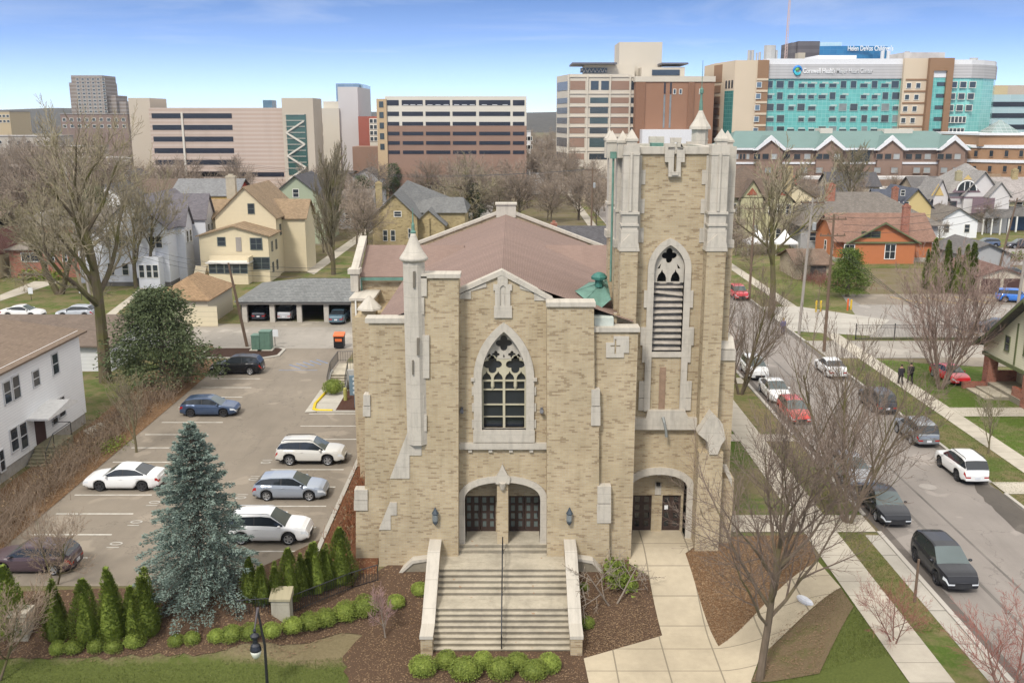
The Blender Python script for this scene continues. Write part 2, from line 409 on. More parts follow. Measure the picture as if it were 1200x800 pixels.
# left-hand lot
lay('parking_lot', [(-28,44.6),(-10.5,44.6),(-10.5,74),(-16,74),(-16,96.2),(-23.5,96.2),(-23.5,92.3),(-24,91.8),(-28,91.8)], .012, ASPH, flat=False)
lay('alley', rect(-36.8,14,96,106.5), .016, ALLEY, flat=True)
lay('gravel_apron', rect(-38,-2,106.3,109.5), .024, asphalt((.36,.32,.26), .4), flat=True)
mk = MB()
for k in range(9): y = 47.8+2.95*k; mk.box(-27.4+R.random()*.4, -22.7+R.random()*.3, y-.06, y+.06, .0, .02)
for k in range(4): y = 75.4+2.95*k; mk.box(-27.2, -22.8, y-.06, y+.06, .0, .02)
for k in range(9): y = 48.6+3.13*k; mk.box(-16.2, -11.3, y-.06, y+.06, .0, .02)
o = mk.build('stall_markings', LINE); tag(o, kind='structure')
def paint_text(body, x, y, z, size, rz, mat, name='stall_number', kind='structure', rx=0., ext=0., parent=None, align='CENTER', bold=False, sx=1.):
    cu = bpy.data.curves.new(name, 'FONT'); cu.body = body; cu.size = size; cu.align_x = align; cu.align_y = 'CENTER'; cu.extrude = ext
    if bold: cu.offset = .012*size
    cu.materials.append(mat); o = bpy.data.objects.new(name, cu); COL.objects.link(o); me = bpy.data.meshes.new_from_object(o.evaluated_get(bpy.context.evaluated_depsgraph_get())); bpy.data.objects.remove(o); me.transform(Matrix.Diagonal((sx,1,1,1))); o = put(me, name); o.location = (x,y,z); o.rotation_euler = (rx,0,rz)
    if parent: o.parent = parent
    if kind: o['kind'] = kind
    return o
for k, tx in enumerate(('10','10','10','10')): paint_text(tx, -21.9, 49.3+2.95*k, .03, 1.0, pi/2, M((.42,.40,.36), .8, .3, 4.))
for k, tx in enumerate(('10','10','10','10')): paint_text(tx, -16.9, 53.3+3.13*k, .03, 1.0, -pi/2, M((.42,.40,.36), .8, .3, 4.))
# blue accessible bay hatch at the top of the lot
hb = MB(); BLUEP = M((.15,.22,.36), .8, .4)
for k in range(5): hb.obox((-20.6+k*.55, 88.6+k*.5), .75, .07, 1.0, .0, .022)
hb.box(-21.8,-18.2,87.2,87.3,0,.021); o = hb.build('blue_bay_markings', BLUEP); tag(o, kind='structure')
# kerbed islands
KERB = stone((.50,.47,.41), 9., .3)
k = MB(); k.box(-10.7,-10.45,44.9,74.2,-.3,.13); k.box(-15.6,-10.7,73.9,74.2,-.1,.13)
k.prism([(-31,91.6),(-24.2,91.6),(-23,92.6),(-23,95.4),(-23.6,96),(-31,96)], -.1, .12)
o = k.build('kerb', KERB); tag(o, kind='structure')
lay('mulch', [(-30.8,91.9),(-24.4,91.9),(-23.3,92.8),(-23.3,95.2),(-23.8,95.7),(-30.8,95.7)], .135, mulchm((.05,.03,.022), .1), flat=True)
lay('mulch', rect(-10.4,-7.2,47,96), .09, mulchm((.12,.055,.03), .5), flat=False)
lay('mulch', rect(-14.2,-10.4,74.2,80), .10, mulchm((.07,.035,.025), .2), flat=True)
lay('stair_apron', [(-16.6,73.9),(-14.2,74.21),(-14.2,80.4),(-16.6,80.4)], .06, concrete((.47,.44,.38)), flat=True)
# brush strip and yards at the far left
lay('leaf_litter', [(-32.5,44),(-27.9,44),(-27.9,92),(-31,97),(-34,97),(-32.5,72)], .045, LITTER)
lay('lawn', rect(-75,-31,72,96), .03, LAWN2, flat=True)
lay('lawn', [(-130,108),(-31,108),(-29,118),(-30,131),(-48,150),(-130,150)], .03, LAWN2, flat=True)
lay('lawn', rect(-31,10,122,170), .028, LAWN2, flat=True)
lay('yard_path', gp((358,318),(470,240),(474,244),(368,322)), .05, WALK, flat=True)
lay('yard_path', gp((120,372),(165,338),(172,338),(132,372)), .05, WALK, flat=True)
lay('yard_path', gp((0,346),(40,330),(70,330),(60,334),(0,353)), .05, WALK, flat=True)
lay('side_path', gp((97,505),(118,495),(130,500),(110,514)), .05, WALK, flat=True)
lay('rear_parking', rect(-75,-40,107,113), .034, ASPH, flat=True)
# the street on the right, with kerbs, verges, walks and cross walks
lay('street', rect(21,30.8,0,420), .012, ROADM, flat=True)
seam = MB()
seam.box(25.4,25.55,20,150,0,.016); seam.box(23.6,23.8,30,100,0,.016)
o = seam.build('street_seams', M((.15,.135,.12), .8, .5, .4)); tag(o, kind='structure')
lay('gutter', rect(21.0,21.55,0,150), .02, asphalt((.15,.13,.115), .4), flat=True); lay('gutter', rect(30.2,30.8,0,150), .02, asphalt((.17,.15,.13), .4), flat=True)
lay('wet_gutter', jag([(29.6,44),(30.75,44),(30.75,59.5),(30.2,60),(29.3,57),(28.9,52)], .15, .7), .024, asphalt((.12,.105,.09), .4), flat=True)
GUT = stone((.40,.37,.33), 3., .4)
k = MB()
for a, b in ((0,51.0),(53.4,66.8),(68.4,82.4),(84.4,420)): k.box(20.75,21.0,a,b,-.1,.12)
for a, b in ((0,56.7),(58.7,91.8),(99.2,420)): k.box(30.8,31.02,a,b,-.1,.12)
o = k.build('kerb', GUT); tag(o, kind='structure')
lay('kerb_walk', rect(19.95,20.75,0,50.6), .05, concrete((.42,.39,.34), 3.), flat=True)
lay('pavement', rect(16.6,18.5,0,420), .055, WALK, flat=False)
lay('pavement', rect(34,35.6,0,420), .055, WALK, flat=True)
lay('lawn', rect(18.5,20.75,0,420), .03, grass((.085,.13,.025), (.22,.18,.09), .6), flat=True)
lay('lawn', rect(31.02,34,0,420), .03, LAWN2, flat=True)
lay('lawn', [(35.6,0),(80,0),(80,88.5),(40,89.5),(35.6,91.8)], .026, grass((.09,.14,.025), (.20,.18,.09), .25), flat=True)
lay('lawn', rect(7.6,16.6,50,150), .03, grass((.085,.13,.025), (.20,.17,.09), .55), flat=True)
lay('lawn', rect(35.6,48,99.5,150), .03, LAWN, flat=True)
lay('lawn', rect(35.6,66,150,205), .03, LAWN2, flat=True)
lay('cross_walk', rect(9.5,20.75,51.0,53.4), .064, WALK, flat=True)
lay('cross_walk', rect(9.5,20.75,66.8,68.4), .064, WALK, flat=True)
lay('cross_walk', rect(9.5,20.75,82.4,84.4), .064, WALK, flat=True)
lay('drive', rect(31,48,56.7,58.7), .064, WALK, flat=True)
lay('porch_walk', rect(35.6,46,72.8,75.2), .064, WALK, flat=True)
lay('alley', rect(31,140,91.8,99.3), .05, ALLEY, flat=True)
lay('gravel_apron', [(44,88.5),(70,87.5),(70,92),(41,92),(40,89.8)], .055, asphalt((.29,.25,.20), .5), flat=True)
lay('parking_lot', [(38.5,101),(140,101),(140,127),(44,127)], .045, asphalt((.31,.285,.255), .2), flat=True)
lay('alley_mouth', [(31,104),(38.7,101.6),(44,110),(36,118),(31,118)], .066, concrete((.44,.41,.36), 3.), flat=True)
lay('parking_band', rect(44,140,119.5,127), .052, ASPH, flat=True)
ym = MB()
for i in range(9):
    x = 51+4.2*i; ym.obox((x, 122.6), .5, .07, 2.6, 0, .066); ym.obox((x-1, 103), .5, .06, 1.6, 0, .066)
o = ym.build('yellow_stall_markings', YEL); tag(o, kind='structure')
lay('cross_street', rect(78,260,153,174), .04, asphalt((.30,.28,.26), .2), flat=True)
lay('lawn', rect(66,260,174.5,200), .03, LAWN2, flat=True)
lay('far_lot', [(120,215),(300,215),(300,262),(120,262)], .05, asphalt((.28,.27,.26), .2), flat=True)
lay('far_lot', [(-15,300),(60,300),(60,420),(-15,420)], .05, asphalt((.42,.41,.40), .2), flat=True)
lay('far_lot', [(-90,230),(-5,230),(-5,275),(-90,275)], .05, asphalt((.30,.28,.26), .2), flat=True)
lay('manhole_cover', [(26.6+.55*cos(a*pi/6), 58+.55*sin(a*pi/6)) for a in range(12)], .028, concrete((.34,.31,.28), 9.), flat=True)
# far wooded hills
def ridge(name, y, zbase, amp, c, seed, x0, x1):
    r = random.Random(seed); n = 60; m = MB(); m.smooth = True
    ph = [r.random()*9 for _ in range(5)]
    hz = lambda x: zbase+amp*sum(sin(x*.0011*(i+1)+ph[i])/(i+1) for i in range(5))/1.6
    vs = []
    for j, (dy, kz) in enumerate(((0,-.02),(150,.45),(350,.8),(600,1.),(1200,.6))):
        for i in range(n+1): x = x0+(x1-x0)*i/n; vs.append((x, y+dy+60*sin(x*.004+ph[0]), hz(x)*kz+(4*r.random() if j > 0 else 0)))
    m.add(vs, [(j*(n+1)+i, j*(n+1)+i+1, (j+1)*(n+1)+i+1, (j+1)*(n+1)+i) for j in range(4) for i in range(n)])
    t = NT('wooded'); p = t.pos(); f = t.noise(p, .05, 5, .7); col = t.mix(f, mul(c, .5), mul(c, 1.5)); t.bump(f, 1., 6.)
    tag(m.build(name, t.fin(col, .95, .1)), kind='structure')
ridge('hills', 1500, 32, 8, (.075,.07,.06), 3, -3000, 3500)
ridge('hills', 3600, 36, 10, (.07,.065,.055), 5, -5500, 5500)
# sky and sun
W = bpy.data.worlds.new('World'); sc.world = W; W.use_nodes = True; wt = W.node_tree; wt.nodes.clear()
EL, AZ = radians(48), radians(205)      # sun behind the camera, a little to the left
wo = wt.nodes.new('ShaderNodeOutputWorld'); bg = wt.nodes.new('ShaderNodeBackground'); sk = wt.nodes.new('ShaderNodeTexSky')
sk.sky_type = 'NISHITA'; sk.sun_disc = False; sk.sun_elevation = EL; sk.sun_rotation = AZ; sk.air_density = 1.0; sk.dust_density = 0.2; sk.ozone_density = 4.0; sk.altitude = 200
bg.inputs['Strength'].default_value = .13
def wn(t, **kw):
    q = wt.nodes.new(t)
    for k_, v_ in kw.items(): setattr(q, k_, v_)
    return q
tc = wn('ShaderNodeTexCoord'); sv = wn('ShaderNodeVectorMath', operation='MULTIPLY'); wt.links.new(tc.outputs['Generated'], sv.inputs[0]); sv.inputs[1].default_value = (1,1,5); wt.links.new(sv.outputs[0], sk.inputs['Vector'])
mp = wn('ShaderNodeMapping'); mp.inputs['Scale'].default_value = (1.2,1.2,11); wt.links.new(tc.outputs['Generated'], mp.inputs['Vector'])
nz = wn('ShaderNodeTexNoise'); nz.inputs['Scale'].default_value = 2.2; nz.inputs['Detail'].default_value = 7; nz.inputs['Roughness'].default_value = .6; nz.inputs['Distortion'].default_value = .6; wt.links.new(mp.outputs[0], nz.inputs['Vector'])
rp = wn('ShaderNodeValToRGB'); rp.color_ramp.elements[0].position = .38; rp.color_ramp.elements[0].color = (0,0,0,1); rp.color_ramp.elements[1].position = .85; rp.color_ramp.elements[1].color = (.5,.5,.5,1); wt.links.new(nz.outputs[0], rp.inputs[0])
sp = wn('ShaderNodeSeparateXYZ'); wt.links.new(tc.outputs['Generated'], sp.inputs[0])
hz = wn('ShaderNodeValToRGB')            # milky band low over the horizon
for e_, (p_, c_) in zip([hz.color_ramp.elements[0], hz.color_ramp.elements[1]]+[hz.color_ramp.elements.new(.1*q_) for q_ in range(1,5)], ((0,.62),(1.,.03),(.03,.38),(.07,.14),(.12,.03),(.2,.03))): e_.position = p_; e_.color = (c_,c_,c_,1)
wt.links.new(sp.outputs[2], hz.inputs[0])
mx = wn('ShaderNodeMath', operation='MAXIMUM'); wt.links.new(rp.outputs[0], mx.inputs[0]); wt.links.new(hz.outputs[0], mx.inputs[1])
mc = wn('ShaderNodeMix', data_type='RGBA'); wt.links.new(mx.outputs[0], mc.inputs[0]); tn = wn('ShaderNodeMix', data_type='RGBA', blend_type='MULTIPLY'); tn.inputs[0].default_value = 1; wt.links.new(sk.outputs[0], tn.inputs[6]); tn.inputs[7].default_value = (1.16,1.38,1.62,1); wt.links.new(tn.outputs[2], mc.inputs[6]); mc.inputs[7].default_value = (6.2,6.5,6.9,1)
oh = wn('ShaderNodeMapRange'); oh.inputs[1].default_value = .16; oh.inputs[2].default_value = .5; oh.inputs[4].default_value = .92; wt.links.new(sp.outputs[2], oh.inputs[0])
m2 = wn('ShaderNodeMix', data_type='RGBA'); wt.links.new(oh.outputs[0], m2.inputs[0]); wt.links.new(mc.outputs[2], m2.inputs[6]); m2.inputs[7].default_value = (9.6,9.3,8.8,1)  # unseen bright overcast overhead, added to soften and neutralise the light
wt.links.new(m2.outputs[2], bg.inputs[0]); wt.links.new(bg.outputs[0], wo.inputs[0])
sl = bpy.data.lights.new('sun', 'SUN'); sl.energy = 2.5; sl.angle = radians(10); sl.color = (1,.955,.89)
so = bpy.data.objects.new('sun', sl); COL.objects.link(so)
sd = Vector((sin(AZ)*cos(EL), cos(AZ)*cos(EL), sin(EL))); so.rotation_euler = (-sd).to_track_quat('-Z', 'Y').to_euler()
cam = bpy.data.cameras.new('camera'); cam.sensor_width = 36; cam.lens = F/1200*36; cam.clip_end = 30000; cam.clip_start = .5
co = bpy.data.objects.new('camera', cam); COL.objects.link(co); co.location = (0,0,H); co.rotation_euler = (pi/2-TH,0,0); sc.camera = co
sc.view_settings.view_transform = 'Standard'; sc.view_settings.look = 'None'; sc.view_settings.exposure = .35; sc.view_settings.gamma = 1
sc.view_settings.use_curve_mapping = False
sc.cycles.use_denoising = True; sc.cycles.max_bounces = 5; sc.cycles.diffuse_bounces = 3; sc.cycles.glossy_bounces = 3; sc.cycles.transparent_max_bounces = 6
# ================================================================== the church
def X(px, Y, py=500): return P(px, py, Y)[0]
def pz(py, Y): return P(600, py, Y)[1]
def XZ(pts, Y): return [P(a, b, Y) for a, b in pts]
def arch(xc, h, zs, za, n=10):           # pointed arch from left spring over the apex to right spring
    r = (h*h+(za-zs)**2)/(2*h); a1 = atan2(za-zs, r-h); L = []
    for i in range(n+1): a = a1*i/n; L.append((xc-h+r-r*cos(a), zs+r*sin(a)))
    return L+[(2*xc-x, z) for x, z in L[-2::-1]]
def tudor(xc, h, zs, za, n=9, p=.8):
    L = [(xc-h*cos(pi/2*i/n), zs+(za-zs)*sin(pi/2*i/n)**p) for i in range(n+1)]
    return L+[(2*xc-x, z) for x, z in L[-2::-1]]
def foil(xc, zc, r, n=32, lobes=4): return [(xc+r*(.60+.40*abs(cos(lobes/2*a)))*cos(a), zc+r*(.60+.40*abs(cos(lobes/2*a)))*sin(a)) for a in [2*pi*i/n for i in range(n)]]
def ogee(xc, z0, w, h): return [(xc-w,z0),(xc+w,z0),(xc+w*1.02,z0+h*.25),(xc+w*.75,z0+h*.55),(xc+w*.2,z0+h*.78),(xc,z0+h),(xc-w*.2,z0+h*.78),(xc-w*.75,z0+h*.55),(xc-w*1.02,z0+h*.25)]
def holed(m, outer, holes, y0, y1):      # wall slab with openings: outlines in x-z, front at y0, back at y1
    bm = bmesh.new(); loops = []
    for q in [outer]+holes:
        vv = [bm.verts.new((x, y0, z)) for x, z in q]; loops.append(vv)
        for i in range(len(vv)): bm.edges.new((vv[i], vv[(i+1)%len(vv)]))
    bmesh.ops.triangle_fill(bm, use_beauty=True, use_dissolve=False, edges=bm.edges[:])
    bm.normal_update()
    for f in bm.faces:
        if f.normal.y > 0: f.normal_flip()
    bm.verts.index_update()
    m.add([tuple(v.co) for v in bm.verts], [tuple(v.index for v in f.verts) for f in bm.faces]); bm.free()
    for q in [outer]+holes:
        n = len(q); m.add([(x,y0,z) for x,z in q]+[(x,y1,z) for x,z in q], [((i+1)%n,i,n+i,n+(i+1)%n) for i in range(n)])
    return m
COPPER = M((.125,.235,.19), .75, .4, 2.5); ROOF = shingle((.285,.20,.165), (.23,.16,.135), .3, .036, .2); WOOD = M((.40,.355,.30), .85, .35, 3); DOORC = M((.055,.035,.028), .5, .3, 4)
church = thing('church', 'large buff brick church with corner bell tower, pointed window and pink shingle roof', 'church', (-.5, 55, 0))
Yb, Yc, Yw, Yt = 47.6, 48.5, 48.1, 50.2
# --- central bay with its window and double door arch
xl, xr = X(534, Yc), X(644, Yc)
gz = [P(537,347,Yc), P(588,322,Yc), P(655,354,Yc)]
wx = X(590.5, Yc, 450); wb, ws, wa = pz(503, Yc), pz(443, Yc), pz(388, Yc); wh = 1.16
win = arch(wx, wh, ws, wa, 12)
dl, dr, df = X(545, Yc, 600), X(633, Yc, 600), .55
dxc, dh = (dl+dr)/2, (dr-dl)/2
dzs, dza = pz(585, Yc), pz(564, Yc)
door_arch = tudor(dxc, dh, dzs, dza)
m = MB()
holed(m, [(xl,-1.2),(xr,-1.2),(xr,gz[2][1]-.1),gz[1],(xl,gz[0][1]-.1)], [[(wx-wh,wb)]+[(wx+wh,wb)]+win[::-1], [(dl,df),(dr,df)]+door_arch[::-1]], Yc, Yc+1.3)
bay = m.build('central_bay', BUFF, church)
# gable coping and cross panel
m = MB(); g0, g1, g2 = (xl-.05, gz[0][1]), gz[1], (xr+.1, gz[2][1])
m.xprism([(g0[0],g0[1]),(g1[0],g1[1]),(g2[0],g2[1]),(g2[0],g2[1]+.24),(g1[0],g1[1]+.26),(g0[0],g0[1]+.24)], Yc-.12, Yc+.55)
for a in (-1, 1):
    q = XZ([(538,345),(570,331),(570,336),(552,341),(552,350),(538,350)], Yc) if a < 0 else XZ([(640,345),(609,331),(609,338),(626,343),(626,352),(653,352)], Yc)
    if a < 0: m.xprism(q[::-1], Yc-.05, Yc+.1)
    else: m.xprism(q, Yc-.05, Yc+.1)
m.build('gable_coping', STONE, bay)
m = MB(); q = XZ([(579,372),(600,372),(600,358),(598,358),(598,340),(600,340),(600,333),(595,333),(595,322),(583,322),(583,333),(578,333),(578,340),(580,340),(580,358),(579,358)], Yc)
nx_, nzb, nzt = X(589.5, Yc, 345), pz(358, Yc), pz(334, Yc)
holed(m, q, [[(nx_-.16,nzb),(nx_+.16,nzb)]+arch(nx_,.16,nzt-.2,nzt,4)[::-1]], Yc-.1, Yc+.02); m.box(nx_-.16,nx_+.16,Yc-.03,Yc-.02,nzb,nzt); m.xprism([(nx_-.09,nzb),(nx_+.09,nzb),(nx_+.07,nzb+.5),(nx_,nzb+.75),(nx_-.07,nzb+.5)], Yc-.07, Yc-.03)
m.build('niche_panel', STONE, bay)
# window: surround, sill, tracery, glass
m = MB(); out = arch(wx, wh+.42, ws, wa+.48, 12)
m.band([(wx-wh,wb)]+win+[(wx+wh,wb)], [(wx-wh-.42,wb)]+out+[(wx+wh+.42,wb)], Yc-.14, Yc+.35)
m.box(wx-wh-.46, wx+wh+.46, Yc-.16, Yc+.3, pz(517,Yc), wb)
m.quad((wx-wh,Yc-.165,pz(516,Yc)),(wx+wh,Yc-.165,pz(516,Yc)),(wx+wh,Yc+.2,wb+.02),(wx-wh,Yc+.2,wb+.02))
for s in (-1, 1):
    m.box(wx+s*(wh+.56), wx+s*(wh+.36), Yc-.2, Yc, ws-.12, ws+.05)
    for zz in (0, .9, 1.8): m.box(wx+s*(wh+.52), wx+s*(wh+.40), Yc-.08, Yc+.1, wb+.1+zz, wb+.55+zz)
m.box(xl+.1, xr-.1, Yc-.2, Yc+.05, pz(525,Yc), pz(518,Yc))
for i in range(4): x = xl+.75+i*1.08; m.box(x-.1,x+.1,Yc-.12,Yc,pz(529,Yc),pz(525,Yc)-.004)
wn_ = m.build('window_surround', STONE, bay)
Yg = Yc+.42; CREAM = M((.47,.43,.31), .7, .15); zt1 = pz(420, Yg)
m = MB(); cx_ = X(590.5, Yg, 420)
def wz(py): return pz(py, Yg)
up = [(x, z) for x, z in arch(wx, wh, ws, wa, 12) if z > zt1+.03]
hw = up[-1][0]
holed(m, [(up[0][0],zt1),(hw,zt1)]+up[::-1], [foil(wx, wz(401.5), .43), foil(wx-.42, zt1+.24, .20), foil(wx+.42, zt1+.24, .20), [(wx-.92,zt1+.07),(wx-.70,zt1+.07),(wx-.68,zt1+.22),(wx-.78,zt1+.30)], [(wx+.92,zt1+.07),(wx+.78,zt1+.30),(wx+.68,zt1+.22),(wx+.70,zt1+.07)], [(wx-.06,zt1+.08),(wx+.06,zt1+.08),(wx,zt1+.28)]], Yg-.1, Yg+.05)
m.build('upper_tracery', STONE, wn_)
m = MB(); zlo = wz(446); lw = wh-.01
holes = []
for s in (-.5, .5):
    c = wx+s*1.2; holes.append(foil(c, wz(426.5), .5))
    for d in (-.3, .3): holes.append(ogee(c+d, wz(444.8), .23, .5))
left = [(x, z) for x, z in arch(wx, wh, ws, wa, 12) if zlo < z < zt1-.02]
nL = len(left)//2
holed(m, [(wx-wh,zlo),(wx+wh,zlo)]+left[:nL-1:-1]+[(hw,zt1-.002),(up[0][0],zt1-.002)]+left[:nL][::-1], holes, Yg-.1, Yg+.05)
for a in (446, 456, 473.5, 488): m.box(wx-lw, wx+lw, Yg-.07, Yg+.04, wz(a)-.03, wz(a)+.03)
for x, w_ in ((0,.065),(-1.12,.04),(1.12,.04)): m.box(wx+x-w_, wx+x+w_, Yg-.085, Yg+.045, wb, zlo)
for x in (-.6, .6): m.tube([(wx+x,Yg-.05,zlo),(wx+x,Yg-.05,wz(452)),(wx+x,Yg-.05,wz(456))], [.09,.1,.04], 6)
m.build('lower_tracery', CREAM, wn_)
m = MB()
for s in (-.55, .55): 
    for zz, hh in ((wb+.02,.05),(wz(489),.05)): m.box(wx+s-.48, wx+s+.48, Yg-.09, Yg, zz, zz+hh)
    for e in (-.48, .44): m.box(wx+s+e, wx+s+e+.05, Yg-.088, Yg, wb+.07, wz(489))
m.build('casement_frame', BLACK, wn_)
m = MB(); m.xprism([(wx-wh,wb),(wx+wh,wb)]+arch(wx,wh,ws,wa,12)[::-1], Yg+.06, Yg+.09); m.build('glass', glass((.02,.024,.03), .12), wn_)
# --- entrance: stone arch, pier, brick tympanum, two pairs of doors
m = MB(); oa = tudor(dxc, dh+.36, dzs, dza+.34)
m.band([(dl,df)]+door_arch+[(dr,df)], [(dl-.36,df)]+oa+[(dr+.36,df)], Yc-.13, Yc+1.2); ent = m.build('entrance_arch', STONE, bay)
Yd = 50.0
m = MB(); px0, px1 = X(582.5,Yc,600), X(595.5,Yc,600); m.box(px0, px1, Yc-.1, Yd+.1, df, dza+.1)
holed(m, [(dl-.1,df),(dr+.1,df),(dr+.1,dza+.2),(dl-.1,dza+.2)], [[(a,df+.01),(b,df+.01),(b,df+2.16),(a,df+2.16)] for a, b in ((X(545,Yd,600),X(581,Yd,600)),(X(596.5,Yd,600),X(632.5,Yd,600)))], Yd-.12, Yd+.3)
m.build('tympanum_and_pier', BUFF, ent)
m = MB(); pc = (px0+px1)/2
m.xprism([(pc-.36,dza-.05),(pc+.36,dza-.05),(pc+.42,dza+.32),(pc+.3,dza+.4),(pc+.12,dza+.75),(pc,dza+1.05),(pc-.12,dza+.75),(pc-.3,dza+.4),(pc-.42,dza+.32)], Yc-.24, Yc+.2)
m.tube([(pc,Yc-.2,dza-.35),(pc,Yc-.24,dza+.05)], [.12,.2], 8); m.build('pinnacle_stone', STONE, ent)
def door_leaf(x0, x1, z0, z1, y, cols, rows, parent, gl):
    m = MB(); holes = []; w = (x1-x0); cw = w/cols
    for i in range(cols):
        for j in range(rows):
            ch = (z1-z0-.25)/rows; a, b = x0+cw*i+cw*.24, x0+cw*(i+1)-cw*.24
            c, d = z0+.2+ch*j+ch*.14, z0+.2+ch*(j+1)-ch*.14; holes.append([(a,c),(b,c),(b,d),(a,d)])
    holed(m, [(x0,z0),(x1,z0),(x1,z1),(x0,z1)], holes, y, y+.06); o = m.build('door', DOORC, parent)
    m = MB(); m.box(x0+.02, x1-.02, y+.03, y+.05, z0+.02, z1-.02); m.build('pane', gl, o)
    m = MB(); m.tube([(x1-.12,y-.05,z0+.85),(x1-.12,y-.06,z0+1.2)], .018, 5); m.build('handle', IRON, o)
PGL = glass((.10,.125,.12), .2)
for a, b in ((545,581),(596.5,632.5)):
    x0, x1 = X(a,Yd,600), X(b,Yd,600); mid = (x0+x1)/2
    door_leaf(x0+.01, mid-.012, df+.015, df+2.14, Yd, 2, 4, ent, PGL); door_leaf(mid+.012, x1-.01, df+.015, df+2.14, Yd, 2, 4, ent, PGL)
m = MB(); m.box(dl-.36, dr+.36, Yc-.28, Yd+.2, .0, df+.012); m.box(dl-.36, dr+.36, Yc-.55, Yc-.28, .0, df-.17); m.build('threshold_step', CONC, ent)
# --- buttress bays either side of the centre, wings
def wall_part(name, pts, Y, Y1, mat=None, parent=None, ext=True):
    q = XZ(pts, Y); m = MB(); m.xprism(q, Y, Y1); return m.build(name, mat or BUFF, parent or church)
bl = wall_part('buttress_bay', [(444,700),(537,700),(537.5,325),(489,325),(487,505),(457,558),(457,604),(444,618)], Yb, 49.2)
br = wall_part('buttress_bay', [(641,700),(714,700),(714,612),(702,590),(702,500),(697,478),(696,358),(641,358)], Yb, 49.2)
wl = wall_part('wing_wall', [(417,700),(500,700),(500,376),(432,376),(432,474),(427.5,482),(427.5,580),(417,592)], Yw, 49.2)
wr = wall_part('wing_wall', [(690,700),(737,700),(741.5,590),(744,500),(748,388),(690,388)], Yw-.1, 49.2)
def stone_part(parent, name, polys, d=.06):
    for pts, Y, y1 in polys: m = MB(); m.xprism(XZ(pts, Y), Y-d, y1); o = m.build(name, STONE, parent)
    return o
def bx4(a, b, c, d): return [(a,d),(b,d),(b,c),(a,c)]
stone_part(bl, 'coping', [(bx4(487,539.5,321,325.5), Yb, 48.6)], .12)
stone_part(br, 'coping', [(bx4(640,698,354,359), Yb, 48.6)], .12)
stone_part(wl, 'coping', [(bx4(428,474,372.5,378), Yw, 48.9)], .12)
stone_part(wr, 'coping', [(bx4(694,750,383.5,388.5), Yw-.1, 48.9)], .12)
stone_part(bl, 'weathering_stone', [([(457,560),(480,560),(480,533),(494,533),(494,505),(478,505)], Yb, Yb+.3), ([(444,620),(458,620),(458,603),(465,603),(465,588),(457,588)], Yb, Yb+.3)], .05)
stone_part(wl, 'buttress_cap', [(bx4(426,434,462,474.5), Yw, Yw+.5), (bx4(425.6,434.3,475,487), Yw+.03, Yw+.5), (bx4(415.5,431,573,585), Yw, Yw+.5), (bx4(415,431,585.5,597), Yw+.02, Yw+.5)], .1)
stone_part(br, 'buttress_cap', [(bx4(693,703,456,475), Yb, Yb+.4), (bx4(692.5,703.5,476,498), Yb, Yb+.4), (bx4(700,716,569,589), Yb, Yb+.4), (bx4(699.5,716,590,612), Yb, Yb+.4)], .07)
m = MB(); q = XZ([(710,418.5),(731,418.5),(731,413),(737,413),(737,393.5),(719,393.5),(719,401),(710,401)], Yw-.1)
cxs, czs = X(721,Yw-.1,405), pz(405,Yw-.1)
holed(m, q, [[(cxs-.04,czs-.42),(cxs+.04,czs-.42),(cxs+.04,czs-.04),(cxs+.25,czs-.04),(cxs+.25,czs+.04),(cxs+.04,czs+.04),(cxs+.04,czs+.36),(cxs-.04,czs+.36),(cxs-.04,czs+.04),(cxs-.25,czs+.04),(cxs-.25,czs-.04),(cxs-.04,czs-.04)]], Yw-.17, Yw-.05); m.build('cross_panel', STONE, wr)
m = MB(); q = XZ(bx4(696.5,719,372,389), 48.4); m.xprism(q, 48.35, 50); m.build('parapet_box', M((.48,.52,.47), .7, .2), wr)
m = MB()
for i in range(7):
    a = X(719+3.2*i, 49, 380); m.box(a, a+.16, 49+.2*i, 49.2+.2*i, 12.4, pz(367+2.3*i, 49)); 
m.build('stepped_parapet', BUFF, wr)
# lanterns beside the doors, small flood lights beside the window
for px in (510.5, 667):
    x = X(px,Yb,605); z0 = pz(613,Yb); m = MB()
    m.lathe([(.03,.0),(.12,.1),(.15,.2),(.15,.62),(.19,.66),(.1,.82),(.02,1.0)], (x,Yb-.22,z0), 6); m.box(x-.05,x+.05,Yb-.2,Yb,z0+.45,z0+.55); o = m.build('wall_lantern', M((.05,.065,.08), .5), church)
    m = MB(); m.lathe([(.155,.24),(.158,.3),(.158,.56),(.155,.6)], (x,Yb-.22,z0), 6, .1); m.build('lantern_glass', glass((.15,.17,.18), .25), o)
for px in (541.5, 634.5):
    x, z = P(px,480,Yc); m = MB(); m.box(x-.06,x+.06,Yc-.2,Yc,z-.15,z+.15); m.tube([(x,Yc-.2,z-.05),(x,Yc-.34,z+.02)], [.09,.11], 8); m.build('flood_light', M((.12,.12,.13), .5), church)
